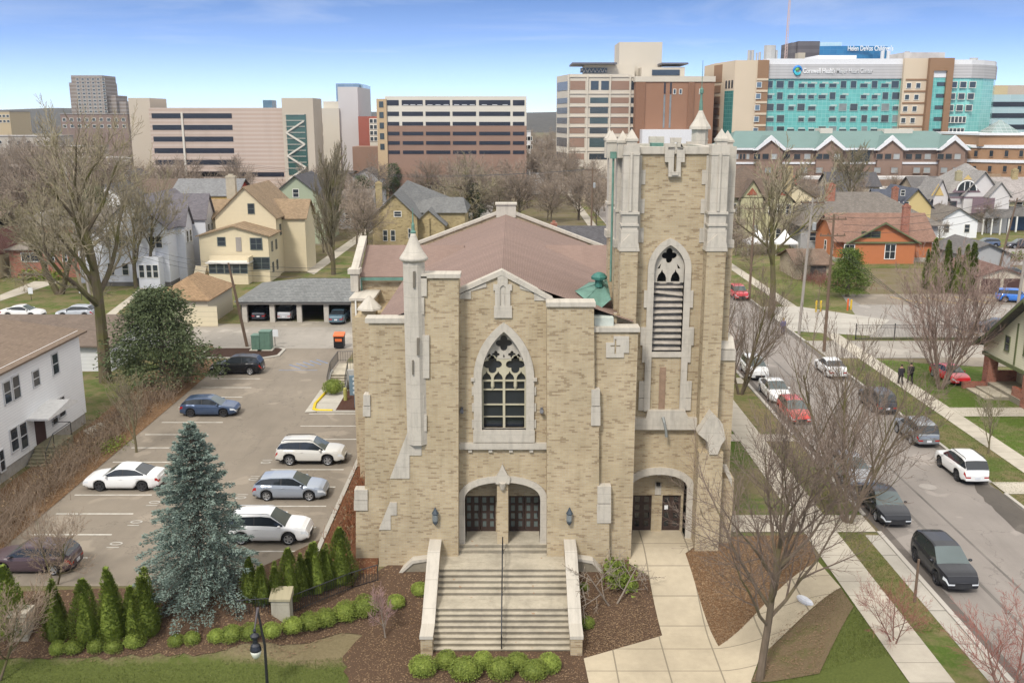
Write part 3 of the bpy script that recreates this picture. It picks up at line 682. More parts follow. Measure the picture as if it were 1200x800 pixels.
# --- octagonal corner turret with copper-tipped cap
tx, ty = X(486.5,Yb,400), Yb+.25
m = MB(); zt = pz(303, ty); m.lathe([(.57,pz(520,Yb)),(.57,zt)], (tx,ty,0), 8, pi/8)
for a, b, c, d in ((486,500,324,347),(486,497,349,368),(486,495,372,391),(486,503,393,443),(486,493,445,462),(486,497,463,484),(486,500,486,505)): m.xprism(XZ(bx4(a,b,c,d), Yb-.12), Yb-.12, Yb+.1)
tur = m.build('turret', STONE, church)
m = MB(); m.smooth = True; m.lathe([(.62,zt-.12),(.74,zt),(.68,zt+.1),(.46,zt+.42),(.28,zt+.8),(.15,zt+1.15),(.12,zt+1.28)], (tx,ty,0), 12); m.build('cap', STONE, tur)
m = MB(); m.lathe([(.13,zt+1.26),(.15,zt+1.34),(.08,zt+1.42),(.08,zt+1.7),(.04,zt+1.8),(.015,zt+2.5)], (tx,ty,0), 8); m.build('finial', COPPER, tur)
m = MB()
for a, b, c, d in ((484,486.5,318,337),(488.5,491.5,396,416),(483,484.5,422,439)): m.xprism(XZ(bx4(a,b,c,d), ty-.6), ty-.64 if b > 487 else ty-.625, ty-.5)
m.build('slit_window', M((.16,.14,.11), .9), tur)
# --- roofs
xa, xe0, xe1 = X(588,Yc,322), -7.15, 6.3; zr = gz[1][1]-.1; ze0, ze1 = 12.6, 12.7; y0, y1 = Yc+.3, 81
m = MB()
m.add([(xe0,y0,ze0),(xa,y0,zr),(xa,y1,zr),(xe0,y1,ze0),(xe1,y0,ze1),(xe1,y1,ze1)], [(0,1,2,3),(1,4,5,2)]); m.add([(xe0,y0,ze0-.3),(xe0,y0,ze0),(xe0,y1,ze0),(xe0,y1,ze0-.3)], [(0,1,2,3)])
roof = m.build('nave_roof', ROOF, church)
m = MB(); m.box(xe0+.25, xe1-.25, y0+3, y1-.1, -.5, 12.5); m.box(xe0+.26,-3.2,49.21,y0+3.0,-.5,12.4); m.box(2.4,xe1-.26,49.21,y0+3.0,-.5,12.4); m.build('nave_wall', BUFF, church)
# far gable with coping and chimney
xc2 = xa; zz = zr+.25; m = MB()
m.xprism([(xc2-9.5,9),(xc2+9.5,9),(xc2+9.5,zz-3.6),(xc2,zz),(xc2-9.5,zz-3.6)], y1, y1+.5); gw = m.build('rear_gable', BUFF, church)
m = MB(); m.xprism([(xc2-9.6,zz-3.62),(xc2,zz+.01),(xc2+9.6,zz-3.62),(xc2+9.6,zz-3.36),(xc2,zz+.25),(xc2-9.6,zz-3.36)], y1-.15, y1+.65); m.build('coping', STONE, gw)
m = MB(); m.box(xc2-.8,xc2+.85,y1-.2,y1+1,zz-.5,zz+.55); m.box(xc2-.88,xc2+.93,y1-.3,y1+1.1,zz+.55,zz+.68); m.build('chimney', STONE, gw)
# transepts
for s, x0, x1, nm in ((-1,-10.3,-3.4,'left'),(1,2.4,7.6,'right')):
    m = MB(); yr, ye, zrt, zet = 68.3, 64.3, pz(287,68.3), pz(324.5,64.3)
    if s > 0: x1 = 9.0
    m.add([(x0,ye,zet),(x1,ye,zet),(x1,yr,zrt),(x0,yr,zrt),(x0,2*yr-ye,zet),(x1,2*yr-ye,zet)], [(0,1,2,3),(3,2,5,4)]); m.build('transept_roof', ROOF, church)
    m = MB(); m.yprism([(ye+.25,-.5),(2*yr-ye-.25,-.5),(2*yr-ye-.25,zet-.1),(yr,zrt-.12),(ye+.25,zet-.1)], x0+.05, x1-.05); tw = m.build('transept_wall', BUFF, church)
    if s < 0:
        m = MB(); m.yprism([(ye-.6,zet-.9),(ye+.2,zet-.9),(ye+.2,zet+.25),(yr,zrt+.25),(yr,zrt+.65),(ye+.1,zet+.75),(ye-.6,zet+.55)], x0-.5, x0-.0); m.box(x0-.65,x0+.15,ye-.7,ye+.3,zet+.3,zet+.62); m.build('coping', STONE, tw)
        m = MB(); m.box(x0+.1,x1,ye-.16,ye+.0,zet-.22,zet-.04); m.tube([(x0+.15,ye-.1,zet-.1),(x0+.15,ye+.1,3)], .06, 6); m.build('gutter', COPPER, tw)
        # stepped corner buttress with a stone pyramid, white downpipe, lower annex wall
        m = MB(); bxx, byy = X(433,60,360), 60.0; m.box(bxx-.9,bxx+1.6,byy-.5,64.6,-.5,pz(370,byy)); m.box(bxx-.45,bxx+.45,byy-.45,byy+.4,6,pz(362,byy)); ab = m.build('buttress', BUFF, tw)
        m = MB(); m.lathe([(.82,pz(362,byy)),(.78,pz(360,byy)),(.05,pz(346,byy))], (bxx,byy,0), 8, pi/8); m.build('stone_cap', STONE, ab)
        m = MB(); ax0 = X(415.5,62,420); m.box(ax0,bxx,61.5,66,-.5,pz(352,61.5)); an = m.build('annex_wall', BUFF, tw)
        m = MB(); m.box(ax0-.1,bxx+.1,61.35,66,pz(352,61.5),pz(349,61.5)); m.build('annex_coping', STONE, an)
        m = MB(); dx = X(418.5,61.4,400); m.tube([(dx,61.4,pz(350,61.4)),(dx,61.4,pz(423,61.4)),(dx-.0,61.4,pz(424,61.4)),(dx+.13,61.35,pz(428,61.4)),(dx+.13,61.35,.6)], .055, 6); m.build('downpipe', WHITE, an)
# copper stair roof with a round ventilator
m = MB(); q = [(674,341,51.6),(686,351,50.4),(702,363,49.8),(716,351,50.4),(711.5,328,53.6),(690,331,54)]
pts = [(P(a,b,Y)[0], Y, P(a,b,Y)[1]) for a, b, Y in q]; ap = (X(705,52.4,333), 52.4, pz(333,52.4)+.1); m.add(pts+[ap], [(i,(i+1)%6,6) for i in range(6)]+[(5,4,3,2,1,0)])
for i in range(6):
    a, b = Vector(pts[i]), Vector(ap); m.tube([a, b], .03, 4)
cr = m.build('copper_roof', COPPER, church)
m = MB(); c = (X(702,51.9,330), 51.9, pz(336,51.9)); m.lathe([(.22,0),(.22,.38),(.42,.42),(.44,.56),(.3,.72),(.12,.8)], c, 8); m.build('ventilator', M((.05,.17,.14), .6, .4, 3), cr)
# ---------------------------------------------------------------- bell tower
tx0, tx1, ty1 = X(741,Yt,300), X(832,Yt,300), 56.4; tz = pz(178, Yt)
lx, lh = X(783.5,Yt,340), .80; l0, ls, la = pz(412,Yt), pz(315,Yt), pz(287,Yt)
txd = X(771.5,Yt,590); tdh, tzs, tza = X(804,Yt,590)-txd, pz(570,Yt), pz(555,Yt)
lwin = arch(lx, lh, ls, la, 9); ta = tudor(txd, tdh, tzs, tza, 8, 1.)
plo, phi = pz(481,Yt), l0-.45
m = MB()
holed(m, [(tx0,-1.),(tx1,-1.),(tx1,tz),(tx0,tz)], [[(lx-lh,l0),(lx+lh,l0)]+lwin[::-1], [(txd-tdh,.02),(txd+tdh,.02)]+ta[::-1]], Yt, Yt+1.0)
m.box(tx0,tx0+.6,Yt+1.0,ty1,-1,tz); m.box(tx1-.6,tx1,Yt+1.0,ty1,-1,tz); m.box(tx0+.6,tx1-.6,ty1-.6,ty1,-1,tz); m.box(tx0+.6,tx1-.6,Yt+1.0,ty1-.6,tz-1.5,tz-1.2)
tower = m.build('bell_tower', BUFF, church)
# belfry window
m = MB(); lo = arch(lx, lh+.34, ls, la+.36, 9); zb2 = pz(481,Yt)
m.band([(lx-lh,zb2)]+lwin+[(lx+lh,zb2)], [(lx-lh-.34,zb2)]+lo+[(lx+lh+.34,zb2)], Yt-.13, Yt+.4)
for i, (d, u) in enumerate(((340,360),(383,404),(404,424),(446,465.5),(466,480))):
    for s in (-1, 1): m.box(lx+s*(lh+.3), lx+s*(lh+(.62 if i in (1,3,4) else .5)), Yt-.11, Yt+.1, pz(u,Yt), pz(d,Yt))
m.box(lx-lh-.02, lx+lh+.02, Yt-.1, Yt+.45, l0-.28, l0)
m.xprism(XZ([(744,503.5),(822,503.5),(822,490),(807,490),(803,481),(759,481),(757,490),(744,490)], Yt-.3), Yt-.3, Yt+.1)
bw = m.build('belfry_window', STONE, tower)
m = MB(); fz = pz(300,Yt)
holed(m, [(lx-lh,ls-.75),(lx+lh,ls-.75)]+arch(lx,lh,ls,la,9)[::-1], [foil(lx,fz,.40), ogee(lx-.36,ls-.72,.24,.68), ogee(lx+.36,ls-.72,.24,.68), [(lx-.62,ls-.02),(lx-.47,ls-.02),(lx-.42,ls+.26)], [(lx+.62,ls-.02),(lx+.42,ls+.26),(lx+.47,ls-.02)]], Yt+.15, Yt+.32); m.build('tracery', STONE, bw)
m = MB(); n = 11; dz = (ls-.75-l0)/n
for i in range(n):
    z = l0+dz*i; j = R.uniform(-.1,.1) if i in (1,6,9) else 0
    m.add([(lx-lh,Yt+.2,z+.05+j),(lx+lh,Yt+.2,z+.05-j),(lx+lh,Yt+.55,z+dz*.9-j),(lx-lh,Yt+.55,z+dz*.9+j),(lx-lh,Yt+.22,z+.01+j),(lx+lh,Yt+.22,z+.01-j),(lx+lh,Yt+.57,z+dz*.86-j),(lx-lh,Yt+.57,z+dz*.86+j)], [(0,1,2,3),(7,6,5,4),(4,5,1,0),(3,2,6,7)])
m.build('louvers', WOOD, bw)
m = MB(); m.box(lx-lh-.05,lx+lh+.05,Yt+.7,Yt+.75,l0,la+.05); m.build('belfry_painted_dark', M((.02,.02,.02), .9), bw)  # near-black sheet behind the louvers, the unlit belfry's shade put into its colour
m = MB(); sx = X(776,Yt,455); m.box(sx-.17,sx+.17,Yt-.03,Yt+.05,pz(480,Yt),pz(430,Yt)); m.box(sx-.1,sx+.1,Yt-.05,Yt,pz(479,Yt),pz(433,Yt)); m.build('slit_shutter', M((.28,.19,.13), .9, .3), tower)
m = MB(); m.tube([(sx+.05,Yt-.3,pz(487,Yt)),(sx+.1,Yt-.5,pz(492,Yt)),(sx+.2,Yt-.55,pz(501,Yt)),(sx+.25,Yt-.5,pz(508,Yt))], [.09,.07,.07,.09], 6); m.build('flood_light', M((.22,.23,.22), .5), tower)
# tower door
m = MB(); toa = tudor(txd, tdh+.42, tzs, tza+.40, 8, 1.)
m.band([(txd-tdh,.05)]+ta+[(txd+tdh,.05)], [(txd-tdh-.42,.05)]+toa+[(txd+tdh+.42,.05)], Yt-.12, Yt+.85)
for i in range(5): a = txd-1.3+.65*i; m.box(a-.09,a+.09,Yt+.1,Yt+.3,tza-.3+.08*(2-abs(i-2)),tza-.13+.08*(2-abs(i-2)))
te = m.build('tower_entrance', STONE, tower)
Ytd = Yt+.95; ds = [(X(741,Ytd,600),X(763,Ytd,600)),(X(775.5,Ytd,600),X(797,Ytd,600))]; zd0, zd1 = .12, .12+2.15
m = MB(); holed(m, [(txd-tdh-.9,.03),(txd+tdh+.9,.03),(txd+tdh+.9,tza+.3),(txd-tdh-.9,tza+.3)], [[(a,zd0-.05),(b,zd0-.05),(b,zd1),(a,zd1)] for a, b in ds], Ytd-.1, Ytd+.3)
m.build('tower_tympanum', BUFF, te)
m = MB(); a = (ds[0][1]+ds[1][0])/2; m.box(a-.15,a+.2,Ytd-.16,Ytd,zd1+.05,zd1+.75); m.build('stone_block', STONE, te)
m = MB(); m.box(a-.1,a+.12,Ytd-.3,Ytd-.165,zd1+.62,zd1+.8); m.build('porch_light', BLACK, te)
for (x0, x1) in ds: door_leaf(x0+.01, x1-.01, zd0-.04, zd1-.01, Ytd+.02, 2, 4, te, DARKG)
m = MB(); x0 = ds[1][0]; m.box(x0+.14,x0+.34,Ytd+.0,Ytd+.012,zd0+1.25,zd0+1.5); m.build('paper_notice', M((.75,.75,.74), .7), te)
# corner buttresses: stone upper stage, brick below
zc = pz(287,49.3); zs0 = pz(250,49.3)
def gcap(m, x0, x1, y0, y1, z):          # little gabled stone at the foot of the upper stage
    xm = (x0+x1)/2; m.xprism([(x0-.08,z-.32),(x1+.08,z-.32),(x1-.0,z+.1),(xm,z+.55),(x0+.0,z+.1)], y0-.06, y1)
def pinn(m, x, y, z0, w, tip):
    m.box(x-w,x+w,y-w,y+w,z0,tip-.62); m.box(x-w-.05,x+w+.05,y-w-.05,y+w+.05,tip-.62,tip-.5)
    q = [(x-w-.02,y-w-.02,tip-.5),(x+w+.02,y-w-.02,tip-.5),(x+w+.02,y+w+.02,tip-.5),(x-w-.02,y+w+.02,tip-.5),(x,y,tip)]; m.add(q, [(0,1,4),(1,2,4),(2,3,4),(3,0,4)])
tip = pz(153,49.8)
fl0, fl1, fr0, fr1 = X(726,49.3,350), X(746,49.3,350), X(826,49.3,350), X(848,49.3,350)
sl0, sr1 = X(719,50.6,350), X(855,50.6,350)
m = MB()
m.box(fl0,fl1,49.3,Yt,-1,zc); m.box(sl0,tx0,50.5,51.6,-1,zc-.0); m.box(sl0+.1,tx0,54.9,56.0,-1,zc)
m.box(fr0,fr1,49.3,Yt,-1,zc); m.box(tx1,sr1,50.5,51.6,-1,zc); m.box(tx1,sr1-.1,54.9,56.0,-1,zc)
# heavier lower stages on the street side
m.box(X(838,50.2,450),X(860,50.2,450),50.15,51.9,-1,pz(422,50.2)); m.box(X(816,48.7,600),X(844,48.7,600),48.7,49.31,-1,pz(530,48.7))
m.box(X(840,49.5,600),X(858,49.5,600),49.5,52.2,-1,pz(560,49.5))
bt = m.build('tower_buttress', BUFF, tower)
for (a, b, y0, y1) in ((fl0,fl1,49.3,Yt),(fr0,fr1,49.3,Yt)):
    m = MB(); gcap(m, a, b, y0, y1, zc); m.box(a+.05,b-.05,49.42,Yt+.1,zc+.1,pz(170,49.4)); m.box(a,b,49.36,Yt+.1,zc+.1,zc+.75); m.box(a-.03,b+.03,49.33,Yt+.1,zs0-.06,zs0+.06); m.box(a+.02,b-.02,49.38,Yt+.1,pz(182,49.3),pz(179,49.3))
    m.box(a-.02,b+.02,49.35,Yt,pz(264,49.3)-.05,pz(264,49.3)+.05)
    c = (a+b)/2; m.tube([(c,49.40,zs0+.1),(c,49.40,pz(180,49.4))], .09, 6); m.build('corner_stonework', STONE, tower)
for (a, b) in ((sl0,tx0),(tx1,sr1)):
    for y0, y1 in ((50.45,51.65),(54.85,56.05)):
        m = MB(); gx0, gx1 = (a-.06, b+.3) if a < 5.9 or a == sl0 else (a-.3, b+.06)
        m.box(gx0,gx1,y0,y1,zc-.3,zc+.1); m.box(gx0+.1 if a == sl0 else gx0,gx1 if a == sl0 else gx1-.1,y0+.08,y1-.08,zc+.1,pz(172,50.5)); m.box(gx0+.02,gx1-.02,y0+.02,y1-.02,zs0-.05,zs0+.08); m.build('corner_stonework', STONE, tower)
for s in (0, 1):
    m = MB(); x0, x1 = (X(745,Yt,230), X(751,Yt,230)) if s == 0 else (X(826,Yt,230), X(832,Yt,230))
    for i in range(6):
        ya = 182+17*i; w_ = .2 if i%2 else 0; m.box(x0-(w_ if s else 0), x1+(0 if s else w_), Yt-.05, Yt+.2, pz(ya+17,Yt), pz(ya,Yt)-.004)
    m.build('quoin', STONE, tower)
for px, Y in ((717,51.0),(729.5,50.1),(740,49.75),(845,49.75),(852,51.0)): m = MB(); pinn(m, X(px,Y,170), Y, pz(185,Y), .26, tip+(.1 if Y < 50 else 0)); m.build('pinnacle', STONE, tower)
for x in (X(708,55.4,170)+.3, tx1+.3): m = MB(); pinn(m, x, 55.4, tz-.5, .26, tip); m.build('pinnacle', STONE, tower)
m = MB()  # parapet with the raised cross panel
m.box(tx0,tx1,Yt-.12,Yt+.45,tz-.1,pz(172,Yt)); m.box(tx0,tx0+.45,Yt+.45,ty1,tz-.1,pz(172,Yt)); m.box(tx1-.45,tx1,Yt+.45,ty1,tz-.1,pz(172,Yt)); m.box(tx0+.45,tx1-.45,ty1-.45,ty1,tz-.1,pz(172,Yt))
q = XZ([(783,207),(797.5,207),(797.5,190),(802,190),(802,173),(797.5,173),(797.5,168),(798.5,161.5),(785.5,161.5),(785.5,168),(779,168),(779,190),(783,190)], Yt-.13)
kx, kz = X(791,Yt,175), pz(174,Yt-.13)
holed(m, q, [[(kx-.07,kz-1.25),(kx+.07,kz-1.25),(kx+.07,kz-.07),(kx+.38,kz-.07),(kx+.38,kz+.07),(kx+.07,kz+.07),(kx+.07,kz+.3),(kx-.07,kz+.3),(kx-.07,kz+.07),(kx-.38,kz+.07),(kx-.38,kz-.07),(kx-.07,kz-.07)]], Yt-.25, Yt-.05)
m.box(kx-.16,kx+.16,Yt-.32,Yt-.1,pz(205,Yt),pz(201,Yt))
m.xprism(XZ(bx4(760,777,160,168), ty1), ty1-.46, ty1+.02); m.xprism(XZ(bx4(804,812,166,172), ty1), ty1-.46, ty1+.02)
m.build('parapet', STONE, tower)
m = MB(); m.box(tx0+.45,tx1-.45,Yt+.45,ty1-.45,tz-.2,tz-.1); m.box(X(763,54,168),X(776,54,168),53.5,54.5,tz-.1,tz+.35); m.build('deck_roof', COPPER, tower)
# stair turret cap behind the parapet, with rod and lantern
cx2, cy2 = X(820,55.2,160), 55.2; z0 = tz-.2; z1 = pz(151,cy2)
m = MB(); m.lathe([(.46,z0),(.46,z1)], (cx2,cy2,0), 6); m.lathe([(.62,z1-.03),(.60,z1+.1),(.34,z1+.5),(.17,z1+.85),(.1,z1+1.0)], (cx2,cy2,0), 8, pi/8); sct = m.build('stair_turret', STONE, tower)
zz0 = z1+.98; m = MB(); m.lathe([(.11,0),(.09,.5),(.06,.62),(.06,.9),(.11,.95),(.11,1.15),(.05,1.22),(.02,1.3),(.015,2.7)], (cx2,cy2,zz0), 6); m.build('copper_finial', COPPER, sct)
m = MB(); dx = X(717.5,50.3,250); m.tube([(dx,50.35,pz(186,50.3)),(dx,50.35,pz(330,50.3))], .06, 6); m.box(dx-.16,dx+.14,50.2,50.5,pz(186,50.3),pz(178,50.3)); m.build('downpipe', COPPER, tower)
# weathered stone slopes low on the street-side buttresses
m = MB(); q = [(838,50.15),(861,50.15)]; xa0, xa1 = X(838,50.1,410), X(861,50.1,410)
m.box(xa0-.02,xa1+.05,50.05,52,pz(422,50.1),pz(410,50.1)); m.yprism([(50.1,pz(409,50.1)),(52,pz(409,50.1)),(52,pz(395,50.6)),(50.7,pz(395,50.6))], xa0, xa1+.02)
x0, x1 = X(816,48.7,520), X(844,48.7,520); zlo_ = pz(531,48.7)
m.build('weathering_stone', STONE, bt); m = MB(); m.xprism(XZ([(831,532),(841,532),(845,521),(850,514),(847,497),(834,483),(818,508),(829,517)], 48.65), 48.6, 49.4); m.build('weathering_stone', STONE, bt); m = MB(); m.xprism(XZ([(846,545),(858,570),(858,560),(852,545)], 49.4)[::-1], 49.42, 49.6)
m.build('weathering_stone', STONE, bt)
# ---------------------------------------------------------------- front steps
steps = thing('front_steps', 'broad concrete steps with stone cheek walls rising to the double doors', 'steps', (-.5, 44.5, -1.95))
sx0, sx1 = -3.78, 2.78; m = MB(); prof = [(48.0,.2),(46.1,.2)]; y, z = 46.1, .2
for i in range(4): z -= .165; prof += [(y,z)]; y -= .32; prof += [(y,z)]
z -= .165; prof += [(y,z)]; y = 43.5; prof += [(y,z)]
for i in range(7): z -= .165; prof += [(y,z)]; y -= .26; prof += [(y,z)]
z -= .165; prof += [(y,z)]; prof += [(y,-2.6),(48.0,-2.6)]
for sx_ in (0,):
    m.yprism(prof[::-1] if False else prof, sx0, sx1)
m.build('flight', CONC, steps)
m = MB()   # projecting nosings deepen the dark line partly painted into the riser colour
for i in range(1, len(prof)-2, 2):
    yy, zz_ = prof[i]; m.box(sx0+.01, sx1-.01, yy-.035, yy+.02, zz_-.05, zz_+.003)
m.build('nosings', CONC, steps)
for s, a in ((-1, sx0-.56), (1, sx1+.0)):
    m = MB(); m.yprism([(47.6,-2.5),(47.6,1.02),(46.4,.95),(42.4,-.98),(41.3,-1.02),(41.3,-2.6)], a, a+.56); cw = m.build('cheek_wall', BUFF, steps)
    m = MB(); m.yprism([(47.62,1.02),(47.62,1.18),(46.35,1.11),(42.38,-.82),(41.25,-.86),(41.25,-1.02),(42.4,-.98),(46.4,.95)], a-.04, a+.60); m.build('coping', STONE, cw)
    q0 = XZ([(503,657),(484,660),(460,681),(503,681)] if s < 0 else [(677,657),(694,660),(713,681),(677,681)], Yb-.5); q1 = XZ([(503,654),(483,656.5),(456,681),(460,681),(484,660),(503,657)] if s < 0 else [(677,654),(695,656.5),(717,681),(713,681),(694,660),(677,657)], Yb-.5)
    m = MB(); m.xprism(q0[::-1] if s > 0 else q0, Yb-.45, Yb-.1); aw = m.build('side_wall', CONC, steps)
    m = MB(); m.xprism(q1[::-1] if s > 0 else q1, Yb-.52, Yb+.02); m.build('side_coping', STONE, aw)
m = MB(); hx = -.5; tr = lambda Y, Z: (hx, Y, Z)
m.tube([tr(47.9,.2),tr(47.9,1.15),tr(46.1,1.12),tr(44.85,.42),tr(43.5,.28),tr(41.9,-1.0),tr(41.7,-1.05),tr(41.7,-1.95)], .035, 6)
for Y, z0, z1 in ((46.1,.2,1.12),(44.8,-.6,.42),(43.5,-.6,.28)): m.tube([tr(Y,z0),tr(Y,z1)], .028, 6)
m.tube([tr(47.9,.65),tr(46.1,.62),tr(44.85,-.05),tr(43.5,-.2),tr(41.9,-1.45)], .02, 5); m.build('handrail', IRON, steps)
# side stair of the church in the lot
sst = thing('side_stairs', 'concrete side stairs with black iron railings climbing from a yellow kerb', 'steps', (-15.4, 77, 0))
m = MB(); sy = 80.4; x0, x1 = -15.9, -14.5
for i in range(6): m.box(x0, x1, sy+.3*i, sy+.3*(i+1) if i < 5 else sy+2.6, -.1, .17*(i+1))
m.box(x0, -10.4, sy+2.6, 86, -.1, 1.02)
for i in range(12): m.box(-14.2+.3*i, -10.2, 86+.0, 87.6, -.1, 1.02+.17*(i+1)) if i == 0 else m.box(-14.2+.3*i, -10.2, 86.0, 87.6, 1.02+.17*i, 1.02+.17*(i+1))
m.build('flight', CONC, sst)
m = MB()
for x in (x0-.14, x1): m.yprism([(sy-.1,-.1),(sy+2.6,-.1),(sy+2.6,1.2),(sy+1.6,1.2),(sy-.1,.3)], x, x+.14)
m.box(-14.4,-10.4,sy+.9,sy+1.2,-.1,1.6); m.build('side_wall', stone((.44,.43,.40), 9.), sst)
m = MB()
def rail(m, pts, h=.95, st=.22):
    for a, b in zip(pts, pts[1:]):
        a, b = Vector(a), Vector(b); L = (b-a).length; n = max(1, int(L/st)); up = Vector((0,0,h))
        m.tube([a+up, b+up], .03, 5); m.tube([a+up*.12, b+up*.12], .02, 4)
        for i in range(n+1): q = a+(b-a)*i/n; m.tube([q, q+up], .025 if i in (0,n) else .014, 4)
rail(m, [(x0-.07,sy-.1,.25),(x0-.07,sy+1.6,1.2),(x0-.07,sy+5.5,1.2),(-14.2,86,1.2)]); rail(m, [(x1+.07,sy-.1,.25),(x1+.07,sy+1.6,1.2),(-10.5,sy+1.6,1.55)])
rail(m, [(-14.2,86,1.1),(-10.4,86,3.2)]); rail(m, [(-14.2,87.6,1.1),(-10.4,87.6,3.2)]); m.build('railing', IRON, sst)
m = MB(); m.tube([(-15.9,sy-.1,.1),(-16.2,76.2,.1),(-16.0,74.6,.1),(-15.5,74.2,.1),(-14.4,74.15,.1)], .13, 6); tag(m.build('yellow_kerb', M((.62,.46,.02), .7, .15)), 'yellow painted kerb curving round the foot of the side stairs', 'kerb')
# ================================================================== vehicles
TYRE = M((.018,.018,.019), .75, .2); RIM = M((.42,.43,.45), .3, .12, metal=.7); RIMD = M((.06,.06,.065), .35, .2, metal=.5); PLASTIC = M((.03,.03,.032), .6)
CARG = glass((.018,.022,.026), .04); CARS = glass((.07,.09,.09), .05); TAIL = M((.35,.012,.012), .2, spec=.6); HEAD = M((.62,.65,.68), .12, .1, spec=.7); AMBER = M((.6,.22,.03), .2); PLATE = M((.62,.63,.66), .5)
def lerp(tab, x):
    if x <= tab[0][0]: return tab[0][1]
    for (a, p), (b, q) in zip(tab, tab[1:]):
        if x <= b: return p+(q-p)*(x-a)/(b-a) if b > a else q
    return tab[-1][1]
KINDS_ = { # L, W, H, wheelbase, wheel radius, clearance; body-top table and roof table in fractions of L (front = +.5) and metres
 'sedan': dict(L=4.8,W=1.84,H=1.46,wb=2.78,r=.33,cl=.20, top=[(-.5,.82),(-.485,1.0),(-.36,1.05),(-.1,.97),(.18,.93),(.24,.94),(.4,.84),(.47,.74),(.5,.56)], roof=[(-.36,1.04),(-.2,1.38),(-.1,1.45),(.0,1.46),(.06,1.42),(.24,.94)], b=(-.2,-.04,.06), pil=.03),
 'coupe': dict(L=4.45,W=1.74,H=1.38,wb=2.62,r=.31,cl=.18, top=[(-.5,.78),(-.485,.95),(-.36,.98),(-.1,.92),(.18,.88),(.24,.89),(.4,.79),(.47,.69),(.5,.52)], roof=[(-.36,.97),(-.2,1.30),(-.1,1.37),(.0,1.38),(.06,1.33),(.24,.89)], b=(-.2,-.06,.06), pil=.03),
 'hatch': dict(L=4.4,W=1.8,H=1.47,wb=2.65,r=.32,cl=.19, top=[(-.5,.70),(-.492,.95),(-.44,1.02),(-.1,.98),(.18,.94),(.25,.95),(.4,.86),(.47,.76),(.5,.56)], roof=[(-.475,1.0),(-.38,1.36),(-.25,1.45),(.0,1.47),(.06,1.43),(.25,.95)], b=(-.38,-.1,.07), pil=.03),
 'suv': dict(L=4.65,W=1.86,H=1.68,wb=2.68,r=.355,cl=.24, top=[(-.5,.72),(-.492,1.02),(-.46,1.12),(-.1,1.08),(.16,1.04),(.235,1.06),(.4,.99),(.47,.88),(.5,.62)], roof=[(-.485,1.1),(-.41,1.55),(-.3,1.65),(-.05,1.68),(.06,1.62),(.235,1.06)], b=(-.41,-.13,.06), pil=.03, clad=1),
 'box': dict(L=4.7,W=1.9,H=1.68,wb=2.78,r=.36,cl=.28, top=[(-.5,.80),(-.495,1.0),(-.47,1.08),(-.1,1.07),(.1,1.06),(.17,1.06),(.42,1.03),(.485,.98),(.5,.7)], roof=[(-.485,1.08),(-.455,1.6),(-.4,1.66),(.0,1.68),(.08,1.64),(.17,1.06)], b=(-.45,-.12,.08), pil=.025)}
